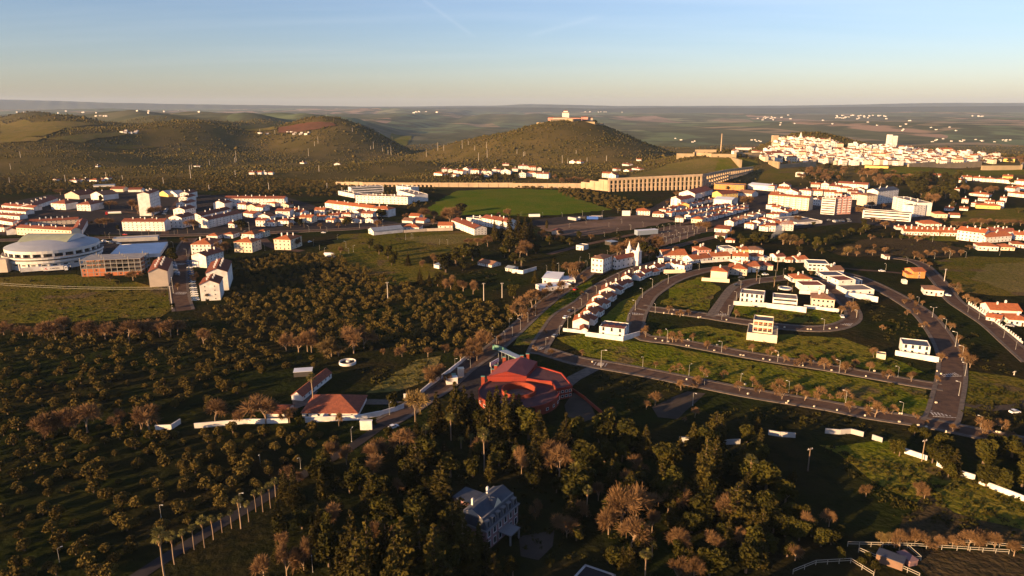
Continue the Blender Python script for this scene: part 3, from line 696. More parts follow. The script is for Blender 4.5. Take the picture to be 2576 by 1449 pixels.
bt('B0', AB, 'right range of the square courtyard block', 'apartment block', 730, 600, 795, 500, -8, 60, roof='gx', rm=R, fl=2, wf=0, ws=0, chim=2)
bt('B0', HS, 'cream block with a yellow stair bay, left of a pair of lookalikes', 'house', 520, 335, 665, 342, 18, 62, roof='hip', rm=R, chim=2, wf=4)
bt('B0', HS, 'cream block with a yellow stair bay, right of a pair of lookalikes', 'house', 778, 350, 915, 354, 24, 66, roof='hip', rm=R, chim=2, wf=4)
bt('B0', HS, 'brown-roofed block behind the left cream block', 'house', 655, 225, 800, 235, 26, 40, roof='gy', rm=R, wall='wall_buff', chim=2)
bt('B0', HS, 'blue-shaded white block behind the right cream block', 'house', 918, 236, 1042, 245, 22, 52, roof='gy', rm='roof_brown', chim=1)
building('terrace', 'long white terrace receding to the right at the far left edge of town', 'terrace', tp('B0', 352, 338), tp('B0', 588, 262), 16, -11, roof='gx', rm=R, wf=10, ws=2, chim=8)
building('terrace', 'upper white terrace at the left edge with a row of chimneys', 'terrace', tp('B0', 20, 330), tp('B0', 340, 352), 10, -9, roof='gx', rm=R, wf=9, ws=0, chim=6)
building('terrace', 'middle white terrace at the left edge', 'terrace', tp('B0', -60, 372), tp('B0', 262, 392), 10, -9, roof='gx', rm=R, wf=9, ws=0, chim=6)
building('terrace', 'third white terrace at the left edge, below the middle one', 'terrace', tp('B0', -60, 420), tp('B0', 200, 440), 9, -9, roof='gx', rm=R, wf=7, ws=0, chim=5)
building('terrace', 'lowest white terrace at the left edge near the arena', 'terrace', tp('B0', -60, 470), tp('B0', 130, 505), 9, -10, roof='gx', rm=R, wf=6, ws=0, chim=4)
bt('B0', HS, 'small white house at the left edge just above the arena roof', 'house', -30, 560, 45, 562, 10, 46, roof='hip', rm=R)
bt('B0', WH, 'low shed with a cream wall and red roof at the edge of the olive trees', 'shed', 1112, 160, 1240, 161, 14, 30, roof='gx', rm=R, wall='wall_cream', wf=0)
bt('B0', WH, 'long low white shed beside the red-roofed one', 'shed', 1290, 162, 1424, 160, 12, 24, roof='gx', rm=R, wf=0)
bt('B0', WH, 'very long pale low roof at the foot of the wooded hill', 'shed', 940, 112, 1152, 104, 8, 12, roof='shed', rise=0.6, rm='roof_metal', wf=0)
for i, ax in enumerate((1600, 1690)):
    bt('B0', HS, f'{"left" if i == 0 else "right"} of two small yellow-gabled white houses behind the tower', 'house', ax, 200, ax+95, 212, 12, 26, roof='gy', rm='roof_metal', wf=0, wall='wall_yellow' if i == 0 else 'wall_white', group='two small houses behind the tower')
for i, (ax, ay) in enumerate(((520, 1005-1000+745), )): pass
# supermarket with the big pale roof
bt('B0', 'supermarket', 'supermarket with a huge flat pale blue roof beside the arena', 'supermarket', 1088, 838, 1612, 812, 52, 34, roof='flat', rm='roof_white', wf=0, fl=1, door=False)
bt('B0', WH, 'row of roof plant boxes behind the supermarket roof', 'building', 1135, 668, 1590, 650, 10, 40, roof='flat', rm='roof_metal', wf=0, wall='wall_grey')
# gabled apartment houses
bt('B0', AB, 'pinkish four-storey gabled block in front of the supermarket', 'apartment block', 1510, 1120, 1699, 1106, 40, 152, roof='gy', rise=2.6, rm=R, fl=4, wf=0, ws=9, chim=8, door=False, wall='wall_buff')
bt('B0', AB, 'white gabled block with a bare-tree shadow on its lower wall, nearest the field', 'apartment block', 2025, 1258, 2222, 1248, 18, 166, roof='gy', rise=2.6, rm=R, fl=4, wf=2, win='small', ws=4, chim=5, door=False)
bt('B0', AB, 'tall shaded white gabled block behind the one nearest the field', 'apartment block', 2092, 1160, 2305, 1148, 34, 186, roof='gy', rise=2.6, rm=R, fl=4, wf=0, ws=7, chim=8, door=False)
bt('B0', AB, 'white stepped block third from the field along the parked street', 'apartment block', 1938, 915, 2082, 925, 20, 118, roof='gy', rise=2.4, rm=R, fl=4, wf=0, ws=5, chim=4, door=False)
bt('B0', AB, 'white block with an orange hipped roof at the head of the parked street', 'apartment block', 1930, 792, 2130, 792, 24, 104, roof='hip', rm=O, fl=3, wf=5, ws=4, chim=3)
bt('B0', HS, 'cream three-storey house with orange hipped roof, middle of the three by the avenue', 'house', 2362, 768, 2540, 772, 16, 104, roof='hip', rm=O, fl=3, wf=5, ws=3, chim=3, wall='wall_cream')
bt('B1', HS, 'cream three-storey house with orange hipped roof, right of the three by the avenue', 'house', 186, 742, 352, 746, 20, 106, roof='hip', rm=O, fl=3, wf=4, ws=3, chim=4, wall='wall_cream')
bt('B0', HS, 'small house with a flat orange roof between the apartment blocks', 'house', 2085, 640, 2190, 642, 12, 40, roof='hip', rm=O)
bt('B0', HS, 'house with orange hip roof behind the middle cream house', 'house', 2438, 640, 2560, 646, 14, 58, roof='hip', rm='roof_orange')
bt('B0', HS, 'white house with orange roof left of the middle cream house', 'house', 2255, 625, 2345, 628, 12, 40, roof='hip', rm='roof_orange')
bt('B1', HS, 'tall narrow house with a yellow lit front by the avenue', 'house', 30, 615, 94, 617, 9, 62, roof='hip', rm=O, wall='wall_cream')
# --- middle town
bt('B1', AB, 'rear wing of the white terraced flats below the aqueduct', 'apartment block', 958, 190, 1285, 168, 14, 72, roof='flat', rm='roof_flat', band=True, fl=3, chim=5)
bt('B1', AB, 'left wing of the white terraced flats, stepping down to the left', 'apartment block', 828, 190, 990, 222, 12, 40, roof='flat', rm='roof_flat', fl=2, wf=6, chim=5)
bt('B1', AB, 'right wing of the white terraced flats, stepped in cubes', 'apartment block', 1415, 205, 1600, 262, 18, 66, roof='flat', rm='roof_flat', fl=3, wf=7, chim=6)
bt('B1', AB, 'upper cube of the right wing of the terraced flats', 'apartment block', 1412, 160, 1560, 178, 14, 62, roof='flat', rm='roof_flat', fl=3, wf=5, chim=4)
bt('B1', AB, 'front wing of the white terraced flats with recessed balconies', 'apartment block', 1005, 268, 1528, 290, 15, 76, roof='flat', rm='roof_terracotta_flat', fl=3, wf=14, chim=8)
bt('B1', AB, 'long white block with an orange roof in front of the terraced flats', 'apartment block', 697, 325, 1165, 392, 13, 64, roof='gx', rm=O, fl=3, wf=14, chim=6, balc=5)
bt('B1', AB, 'white corner block with orange hip roof beside a round dark tree', 'apartment block', 1165, 398, 1332, 414, 14, 76, roof='hip', rm=O, fl=3, wf=4, chim=2)
_small = [('B1', 200, 415, 342, 418, 12, 62), ('B1', 60, 300, 190, 310, 10, 34), ('B1', 245, 315, 330, 318, 10, 26), ('B1', 385, 400, 465, 410, 10, 44), ('B1', 588, 385, 690, 388, 11, 46),
    ('B1', 225, 500, 330, 505, 10, 54), ('B1', 330, 470, 420, 475, 10, 40), ('B1', 440, 470, 560, 476, 12, 56), ('B1', 0, 505, 95, 508, 10, 60), ('B1', 105, 505, 190, 508, 10, 44), ('B1', 20, 440, 140, 446, 11, 38),
    ('B1', 730, 425, 830, 430, 9, 34), ('B1', 795, 412, 880, 420, 9, 34), ('B1', 870, 425, 955, 430, 10, 44), ('B1', 965, 400, 1050, 412, 10, 44), ('B1', 1062, 430, 1175, 436, 11, 56), ('B1', 705, 465, 780, 470, 9, 24),
    ('B1', 820, 460, 920, 466, 10, 36), ('B1', 960, 470, 1060, 474, 10, 34), ('B1', 600, 440, 690, 446, 9, 30), ('B1', 0, 350, 70, 356, 10, 40), ('B0', 2380, 330, 2480, 336, 11, 48), ('B0', 2490, 345, 2576, 350, 11, 44), ('B0', 2450, 410, 2560, 420, 11, 38),
    ('B0', 2300, 520, 2360, 522, 10, 44), ('B1', 350, 365, 430, 370, 9, 30), ('B1', 1100, 470, 1180, 476, 9, 36), ('B1', 640, 380, 740, 384, 9, 40)]
for i, (t, ax, ay, bx, by, d, h) in enumerate(_small):
    bt(t, HS, 'small white house in the tight cluster left of the terraced flats', 'house', ax, ay, bx, by, d, h, roof=['gx', 'hip', 'gy', 'gx'][i % 4], rm=[R, O, R][i % 3], chim=1+i % 2, wf=3 if h > 35 else 2, ws=2, group='small houses in the middle cluster', wall='wall_cream' if i % 5 == 2 else 'wall_white')
bt('B1', WH, 'old long building with a grey roof and a curved white gable beside the avenue', 'barn', 1185, 598, 1482, 568, 13, 42, roof='gx', rise=2.4, rm='roof_metal', wf=0, fl=1)
bt('B1', HS, 'white house with a bright orange hip roof joined to the grey-roofed barn', 'house', 1482, 550, 1640, 553, 16, 36, roof='hip', rm=O, chim=1)
bt('B1', HS, 'orange-roofed low house at the end of the long garden wall', 'house', 1832, 527, 1976, 528, 13, 30, roof='gx', rm=O)
bt('B1', HS, 'low orange-tiled house among bare trees above the barn', 'house', 1540, 425, 1640, 430, 12, 24, roof='gx', rm=O, wf=0)
bt('B1', HS, 'dull tiled cottage left of the low orange-tiled house', 'house', 1470, 470, 1570, 476, 12, 24, roof='gx', rm='roof_brown', wf=0)
bt('B1', HS, 'red tiled cottage right above the bright orange hip roof', 'house', 1580, 470, 1690, 478, 12, 26, roof='gx', rm=R, wf=0)
wall_run('garden_wall', 'long pale wall between the barn and the school by the lawn', 'wall', [tp('B1', 1490, 572), tp('B1', 1720, 556), tp('B1', 1980, 548)], 2.6, m='wall_buff')
bt('B1', 'school', 'white school block with red roof and a sunlit left front', 'school', 1968, 508, 2196, 598, 13, 66, roof='gx', rm=R, fl=3, wf=10, ws=4, chim=3)
bt('B1', 'school', 'middle wing of the white school, in shade', 'school', 2118, 480, 2262, 494, 12, 62, roof='flat', rm='roof_flat', fl=3, wf=6, chim=2)
bt('B1', 'school', 'right wing of the white school with a red roof', 'school', 2270, 500, 2530, 545, 13, 80, roof='gx', rm=R, fl=3, wf=9, chim=3)
# --- villas beyond the aqueduct
_vil = [('A1', 1790, 962, 1878, 964, 28), ('A1', 1870, 930, 1922, 932, 34), ('A1', 1932, 938, 1978, 940, 36), ('A1', 1985, 942, 2030, 944, 36), ('A1', 2038, 950, 2082, 952, 34), ('A1', 2082, 942, 2136, 944, 52), ('A1', 2160, 952, 2242, 954, 46),
    ('A1', 2258, 950, 2312, 952, 38), ('A1', 2318, 955, 2368, 957, 34), ('A1', 2375, 930, 2420, 932, 34), ('A1', 2425, 935, 2452, 937, 32), ('A1', 2462, 945, 2560, 950, 36), ('A1', 1950, 975, 2010, 977, 26), ('A1', 2190, 985, 2260, 987, 28), ('A1', 2290, 975, 2350, 977, 24),
    ('A2', 62, 895, 160, 898, 34), ('A2', 172, 908, 240, 910, 32), ('A2', 70, 980, 138, 982, 44), ('A2', 145, 972, 240, 976, 42), ('A2', 245, 988, 365, 994, 48), ('A2', 252, 912, 296, 914, 28), ('A2', 0, 920, 58, 922, 30), ('A2', 905, 980, 1000, 982, 42), ('A2', 955, 985, 1042, 990, 34), ('A2', 1012, 915, 1048, 917, 22), ('A2', 1108, 862, 1172, 864, 18),
    ('A2', 1120, 925, 1180, 926, 16), ('A2', 1205, 905, 1285, 907, 18), ('A2', 1258, 815, 1300, 816, 16), ('A2', 575, 838, 640, 842, 18), ('A2', 640, 838, 690, 842, 20), ('A1', 2480, 860, 2545, 862, 14), ('A1', 785, 858, 845, 860, 16), ('A1', 440, 842, 482, 843, 12), ('A1', 0, 950, 55, 952, 24), ('A1', 60, 950, 108, 952, 22), ('A1', 120, 952, 168, 954, 24),
    ('A0', 2505, 950, 2560, 952, 22), ('A0', 530, 1015, 570, 1016, 14), ('A0', 700, 1030, 770, 1032, 22), ('A0', 775, 1018, 800, 1019, 14), ('A0', 820, 1018, 860, 1020, 16), ('A0', 900, 1025, 975, 1026, 20), ('A0', 990, 1020, 1030, 1021, 16), ('A0', 1050, 1000, 1090, 1001, 12), ('A0', 960, 875, 985, 876, 12)]
for i, (t, ax, ay, bx, by, h) in enumerate(_vil):
    g = ('white villa with a tiled roof among cypresses just beyond the aqueduct', 'villas beyond the aqueduct') if i < 26 else ('lone small house far off at the foot of the wooded hills', 'lone houses under the hills')
    bt(t, HS, g[0], 'house', ax, ay, bx, by, 11, h, roof=['hip', 'gx', 'gy'][i % 3], rm=[O, R][i % 2], wf=3 if i < 26 else 0, ws=0, chim=i % 2, group=g[1], door=False)
# --- right town
bt('B2', HS, 'large white house with orange hip roof, first beside the bare-earth lorry park', 'house', 1250, 392, 1386, 398, 14, 44, roof='hip', rm=O, wf=5, ws=3)
bt('B2', HS, 'low white house with bright orange hip roof, second beside the lorry park', 'house', 1412, 410, 1526, 416, 13, 34, roof='hip', rm=O, wf=4)
bt('B2', HS, 'white house with a dark hip roof, third beside the lorry park', 'house', 1640, 462, 1722, 466, 13, 44, roof='hip', rm='roof_brown', wf=3)
bt('B2', HS, 'yellow-balconied house with orange hip roof at the corner of the lamp-lined avenue', 'house', 1802, 470, 1910, 478, 14, 42, roof='hip', rm=O, wf=4, wall='wall_cream')
bt('B2', AB, 'blue-shaded white block of flats behind the yellow gable', 'apartment block', 1690, 322, 1832, 290, 13, 82, roof='gx', rm=R, fl=4, wf=6, ws=2)
bt('B2', HS, 'house with a bright yellow gable in front of the shaded flats', 'house', 1608, 288, 1682, 330, 12, 40, roof='gx', rm=O, wall='wall_yellow', wf=2)
bt('B2', HS, 'white red-roofed house left behind the yellow gable', 'house', 1600, 252, 1690, 262, 12, 36, roof='gy', rm=R, wf=2)
bt('B2', WH, 'long school-like block with a sunlit white gable under the aqueduct', 'building', 1838, 232, 2016, 186, 22, 54, roof='gx', rm=R, fl=2, wf=8)
bt('B2', WH, 'flat white annexe at the left end of the long gabled block', 'building', 1735, 212, 1836, 228, 14, 46, roof='flat', rm='roof_flat', fl=2, wf=5)
bt('B2', 'hall', 'orange-ochre flat building near the tall arches of the aqueduct', 'building', 2032, 132, 2332, 148, 22, 52, roof='flat', rm='roof_flat', wall='wall_orange', fl=2, wf=9)
bt('B2', WH, 'broad white warehouse with a pale blank front', 'warehouse', 2026, 292, 2205, 304, 30, 58, roof='gx', rise=2.0, rm='roof_white', wf=0)
bt('B2', WH, 'building with a yellow gable and red roof behind the white warehouse', 'building', 2106, 228, 2272, 218, 18, 46, roof='gx', rm=R, wall='wall_yellow', wf=5)
bt('B2', WH, 'white industrial shed with three gables at the foot of the old town', 'warehouse', 2370, 130, 2576, 150, 26, 44, roof='gx', rise=2.2, rm='roof_white', wf=0)
bt('B2', WH, 'pale low hall right of the white warehouse', 'warehouse', 2270, 200, 2410, 214, 18, 34, roof='gx', rm='roof_brown', wf=4)
def row(tile, x0, y0, x1, y1, n, w, h, label, group, rm=(R, O), depth=10, skew=0.1, chim=1, wf=2, walls=('wall_white',)):
    for i in range(n):
        t = i/max(1, n-1); x, y = x0+(x1-x0)*t, y0+(y1-y0)*t; s = 1-0.25*t if y1 < y0 else 1.0
        x += random.uniform(-4, 4); y += random.uniform(-2, 2); hh = h*s*random.uniform(0.85, 1.15)
        bt(tile, HS, label, 'house', x, y, x+w*s, y+w*s*skew, depth, hh, roof=random.choice(['gx', 'hip', 'gy']), rm=random.choice(rm), wf=wf, ws=1, chim=chim, group=group, wall=random.choice(walls), door=False)
LB = 'white terraced house in the rows between lorry park and aqueduct'; LG = 'terraced rows between lorry park and aqueduct'
row('B2', 1480, 370, 1940, 262, 9, 66, 34, LB, LG); row('B2', 1545, 405, 2150, 300, 12, 60, 34, LB, LG); row('B2', 1735, 430, 2290, 318, 10, 62, 36, LB, LG, rm=(R, O, 'roof_brown')); row('B2', 1905, 450, 2290, 350, 7, 66, 38, LB, LG)
LB2 = 'white house in the rows right of the avenue below the slab'; LG2 = 'rows of houses below the cream block'
row('B2', 2140, 500, 2440, 400, 5, 90, 44, LB2, LG2, rm=(R, O, 'roof_brown')); row('B2', 2335, 530, 2560, 420, 4, 90, 46, LB2, LG2); row('B2', 2480, 550, 2576, 480, 2, 90, 50, LB2, LG2); row('B3', -20, 330, 120, 400, 4, 80, 40, LB2, LG2); row('B3', 20, 420, 200, 380, 3, 90, 44, LB2, LG2)
bt('B2', HS, 'low white house with long flat garden walls below the avenue bend', 'house', 2035, 562, 2186, 572, 13, 36, roof='gx', rm=R, wf=3)
bt('B2', HS, 'small white house just below the one with long garden walls', 'house', 2040, 625, 2140, 632, 10, 30, roof='gx', rm='roof_brown', wf=2)
bt('B2', HS, 'tiny orange-roofed house among dark trees above the villas', 'house', 2150, 668, 2240, 672, 9, 22, roof='hip', rm=O, wf=2)
bt('B3', HS, 'white three-storey house pair with orange roofs above white smoke', 'house', 78, 548, 252, 552, 13, 66, roof='gx', rm=O, fl=3, wf=5, chim=2)
bt('B3', HS, 'white house left of the pair above the smoke', 'house', -30, 556, 72, 560, 12, 60, roof='gx', rm=R, fl=2, wf=3)
bt('B3', AB, 'big cream seven-storey slab facing the sun, widest in the right town', 'apartment block', -4, 318, 402, 352, 15, 128, roof='gx', rise=1.6, rm=O, wall='wall_cream', fl=6, wf=14, ws=3, chim=4, balc=7)
bt('B3', AB, 'striped white tower with brown balcony bands', 'tower block', 527, 382, 664, 392, 15, 166, roof='flat', rm='roof_terracotta_flat', fl=7, band=True, chim=5)
bt('B3', AB, 'pinkish brown tower right beside the striped white tower', 'tower block', 674, 388, 828, 382, 15, 172, roof='flat', rm='roof_terracotta_flat', fl=7, wf=5, ws=3, wall='wall_pink', chim=5, balc=3)
bt('B3', AB, 'curved-looking cream block left of the pair of stepped white blocks', 'apartment block', 985, 305, 1092, 298, 14, 108, roof='hip', rm='roof_brown', wall='wall_cream', fl=5, wf=4)
bt('B3', AB, 'white block in blue shade with a dark sloping roof behind the stepped block', 'apartment block', 1095, 285, 1300, 258, 15, 130, roof='gx', rm='roof_slate', fl=6, wf=8, chim=4)
bt('B3', AB, 'stepped white block of flats descending to the right', 'apartment block', 1245, 330, 1490, 400, 16, 122, roof='flat', rm='roof_flat', fl=6, wf=9, chim=5, balc=5)
bt('B3', AB, 'lower right end of the stepped white flats', 'apartment block', 1455, 412, 1576, 404, 14, 112, roof='flat', rm='roof_flat', fl=5, wf=4, chim=2)
bt('B3', AB, 'long low white block with three dark window bands', 'apartment block', 947, 422, 1432, 462, 13, 82, roof='flat', rm='roof_flat', fl=3, band=True)
bt('B3', 'supermarket', 'flat brown-roofed supermarket below the two towers', 'supermarket', 285, 496, 545, 476, 36, 26, roof='flat', rm='roof_flat', wf=0, fl=1)
LB3 = 'orange-roofed white house in the quarter behind the cream slab and towers'; LG3 = 'houses behind the cream slab'
for (ax, ay, bx, by, h) in ((310, 190, 430, 200, 50), (435, 195, 545, 200, 46), (530, 130, 608, 134, 52), (560, 205, 680, 210, 46), (612, 150, 720, 158, 48), (700, 110, 1000, 130, 40), (720, 160, 835, 165, 42), (665, 215, 740, 218, 40), (795, 200, 900, 205, 46), (860, 190, 965, 196, 56), (830, 235, 930, 240, 50), (150, 190, 300, 200, 36), (90, 160, 205, 168, 36), (110, 112, 210, 118, 24), (20, 200, 120, 205, 30), (430, 110, 520, 114, 26), (0, 150, 60, 154, 50), (430, 290, 520, 300, 60), (640, 105, 700, 108, 22)):
    bt('B3', HS, LB3, 'house', ax, ay, bx, by, 13, h, roof=random.choice(['gx', 'hip', 'gy']), rm=random.choice([O, O, R]), wf=4, ws=0, chim=1, group=LG3, door=False)
bt('B3', HS, 'low house with a wide orange hip roof behind the terrace of red gables', 'house', 1558, 502, 1746, 504, 15, 22, roof='hip', rm=O, wf=4)
bt('B3', HS, 'cream two-storey house right of the stepped flats', 'house', 1680, 420, 1802, 424, 13, 40, roof='hip', rm=O, wall='wall_cream', wf=3)
bt('B3', HS, 'low orange-roofed house beside the cream two-storey house', 'house', 1832, 418, 1930, 422, 11, 26, roof='gx', rm=O)
for i in range(10):
    bt('B3', HS, f'red-gabled terrace house, {ORD[i]} from the left in the even row by the small lawn', 'house', 1365+i*54, 592+i*1.5, 1415+i*54, 594+i*1.5, 11, 36, roof='gx', rise=2.4, rm=O, wf=2, chim=1, group='even row of red-gabled houses', door=True)
for i in range(9):
    bt('B3', HS, 'house in the back row of the red-gabled terrace', 'house', 1290+i*66, 540+i*2, 1345+i*66, 542+i*2, 9, 24, roof='gx', rm=O, wf=0, chim=1, group='back row of red-gabled houses', door=False)
bt('B3', AB, 'large white three-storey block with a long orange roof at the right edge', 'apartment block', 1893, 640, 2165, 672, 15, 96, roof='gx', rm=O, fl=3, wf=7, chim=3)
bt('B3', AB, 'white wing with orange roof right of the large orange-roofed block', 'apartment block', 2185, 678, 2445, 655, 14, 62, roof='gx', rm=O, fl=2, wf=7, chim=4)
bt('B3', AB, 'rear wing of the orange-roofed complex at the right edge', 'apartment block', 2220, 600, 2470, 612, 13, 50, roof='gx', rm=R, fl=2, wf=0, chim=4)
bt('B3', HS, 'white house with orange roofs cut by the right edge of the picture', 'house', 2470, 640, 2640, 650, 14, 50, roof='gx', rm=O, wf=5, chim=2)
bt('B3', HS, 'low white house with orange roof and a rounded white wall', 'house', 2110, 748, 2316, 756, 13, 46, roof='hip', rm=O, wf=5)
bt('B3', HS, 'cream bungalow with orange roof right of the rounded white wall', 'house', 2336, 748, 2480, 752, 12, 34, roof='hip', rm=O, wall='wall_cream', wf=4)
bt('B3', HS, 'white house at the right edge above the roundabout', 'house', 2460, 720, 2590, 726, 12, 36, roof='hip', rm=O, wf=4)
LB4 = 'orange-roofed white villa in the leafy quarter at the right edge'; LG4 = 'villas in the leafy right quarter'
for (ax, ay, bx, by, h, w) in ((1945, 272, 2012, 276, 40, 0), (2040, 305, 2100, 310, 36, 0), (2110, 250, 2210, 256, 28, 0), (2020, 195, 2220, 212, 22, 0), (2290, 320, 2365, 325, 62, 0), (2330, 260, 2395, 264, 42, 0), (2190, 280, 2280, 284, 22, 0), (2090, 325, 2335, 336, 34, 1), (1855, 160, 1925, 164, 30, 0), (1870, 60, 1960, 70, 26, 0), (1840, 295, 1885, 298, 16, 0), (2380, 150, 2480, 160, 34, 0), (2410, 200, 2576, 220, 34, 0), (2480, 135, 2576, 145, 30, 0), (2060, 50, 2170, 58, 34, 0), (2170, 58, 2280, 64, 34, 0), (2280, 64, 2400, 74, 34, 0), (2400, 76, 2576, 90, 36, 0), (1960, 44, 2050, 48, 34, 0), (2365, 30, 2460, 34, 28, 1), (1665, 15, 1745, 20, 24, 0), (1770, 345, 1850, 352, 22, 0), (1925, 345, 2010, 350, 20, 0)):
    bt('B3', VI, LB4, 'villa', ax, ay, bx, by, 12, h, roof=random.choice(['hip', 'gx']), rm=O, wall='wall_yellow' if w else 'wall_white', wf=3, ws=0, group=LG4, door=False, chim=1)
bt('A3', HS, 'small isolated white house on the green glacis below the old town', 'house', 275, 975, 350, 977, 11, 44, roof='flat', rm='roof_flat', wf=3)
bt('B3', HS, 'white farmhouse block standing alone in the dark valley', 'house', 1182, 838, 1222, 840, 8, 32, roof='gx', rm='roof_brown', wf=1)
bt('B2', HS, 'white cube house in shadow left of the church', 'house', 645, 742, 716, 748, 9, 46, roof='flat', rm='roof_flat', wf=2)
bt('B2', HS, 'old pinkish house with a steep red roof among the bare trees', 'house', 400, 588, 482, 592, 11, 34, roof='gy', rm=R, wall='wall_buff', wf=0)
bt('B1', HS, 'tiny white shed in the dark meadow beside an orange bare tree', 'shed', 1790, 925, 1843, 935, 6, 34, roof='shed', rise=0.6, rm='roof_metal', wf=0)
bt('B1', WH, 'low white colonnaded hall in shade among the park trees', 'building', 2232, 895, 2372, 920, 10, 26, roof='gx', rm='roof_brown', fl=1, wf=8)
bt('B1', WH, 'low shaded white building at the edge of the park trees', 'building', 2510, 955, 2580, 962, 8, 22, roof='gx', rm='roof_metal', wf=3)
# --- villas on the knoll
ORDN = ORD
eL = [(250, 1125), (400, 960), (530, 795), (660, 640), (820, 515), (995, 378), (1225, 238), (1485, 120), (1785, 22)]
eR = [(575, 1172), (705, 1020), (832, 842), (945, 700), (1108, 545), (1240, 432), (1432, 268), (1700, 172), (1960, 68)]
for i in range(9):
    s = 1-0.045*i; big = i == 4
    bt('K1', 'terrace_house', f'white gabled terrace house, {ORDN[i]} from the lower end of the curving row' + '', 'house', eL[i][0], eL[i][1]+128*s, eR[i][0], eR[i][1]+96*s, 10.5, 158*s*(1.15 if big else 1), roof='gy', rise=2.0, rm=O if i < 4 else R, wf=0, ws=3, chim=2, group='curving row of white terrace houses', over=0.12, door=False)
    if i < 8: bt('K1', 'terrace_house', f'lower linked house between the {ORDN[i]} and {ORDN[i+1]} gables of the curving row', 'house', (eL[i][0]+eL[i+1][0])/2+70, (eL[i][1]+eL[i+1][1])/2+110*s, (eR[i][0]+eR[i+1][0])/2+46, (eR[i][1]+eR[i+1][1])/2+92*s, 6.5, 108*s, roof='gy', rise=1.5, rm=R, wf=0, ws=2, chim=1, group='linked houses of the curving row', over=0.12, door=False)
bt('K1', HS, 'small white annexe with a gable at the lower end of the curving row', 'annexe', 412, 1345, 560, 1345, 6, 80, roof='gy', rise=1.2, rm=R, wf=0, door=False)
wall_run('garden_wall', 'pale garden wall at the lower end of the curving row', 'wall', [tp('K1', 70, 1300), tp('K1', 540, 1352)], 1.6, m='wall_white')
def modern(label, pts_front, depth, hz, tile, wallpts=None, wl=None, rm='roof_terracotta_flat', wf=3, up=None, wall='wall_white', win='tall', solar=0, **k):
    o = bt(tile, 'modern_villa', label, 'villa', *pts_front, depth, hz, roof='flat', rm=rm, wf=wf, fl=2, ws=2, wall=wall, win=win, door=True, **k)
    if solar:
        sm = MB(); sm.prism([(-1.6, -0.8), (1.6, -0.8), (1.6, 0.8), (-1.6, 0.8)], [0.1, 0.1, 0.75, 0.75], [0.18, 0.18, 0.83, 0.83], 'solar'); me = _cache('solar', 1, lambda: sm.mesh('solar_panel'))
        h = [c for c in o.children if c.name.startswith('roof')][0].location.z
        w = [c for c in o.children if c.name.startswith('wall')][0].dimensions
        for i in range(solar): link('solar_panel', me, o, loc=((i+0.5-solar/2)*3.6, 0.5, h-0.1), rot=0.5)
    if wallpts: wall_run('garden_wall', wl, 'wall', [tp(tile, *p) for p in wallpts], 2.4)
    return o
modern('white cube villa with solar panels at the lower end of the curving row', (785, 1420, 1285, 1480), 11, 215, 'K1', [(515, 1400), (1265, 1502), (1600, 1390)], 'white garden wall around the villa with solar panels', solar=4)
modern('broad white cube villa with a parapet, left of the three above the lawn', (393, 292, 870, 350), 11, 200, 'K4', [(275, 345), (940, 390)], 'white retaining wall under the broad cube villa', rm='roof_flat', wf=5)
bt('K4', 'modern_villa', 'long glazed villa with a white frame, middle of the three above the lawn', 'villa', 1055, 345, 1545, 398, 11, 165, roof='flat', rm='roof_flat', band=True, fl=2, ws=0)
wall_run('garden_wall', 'long white retaining wall under the glazed villa', 'wall', [tp('K4', 940, 400), tp('K4', 1725, 500)], 2.8)
bt('K4', VI, 'cream villa with brown hip roof and solar panels, right of the three above the lawn', 'villa', 1835, 380, 2290, 430, 12, 190, roof='hip', rm='roof_brown', wall='wall_cream', fl=2, wf=5, ws=3, chim=2)
wall_run('garden_wall', 'white garden wall under the brown-roofed cream villa', 'wall', [tp('K4', 1690, 400), tp('K4', 2000, 440), tp('K4', 2385, 492)], 1.8)
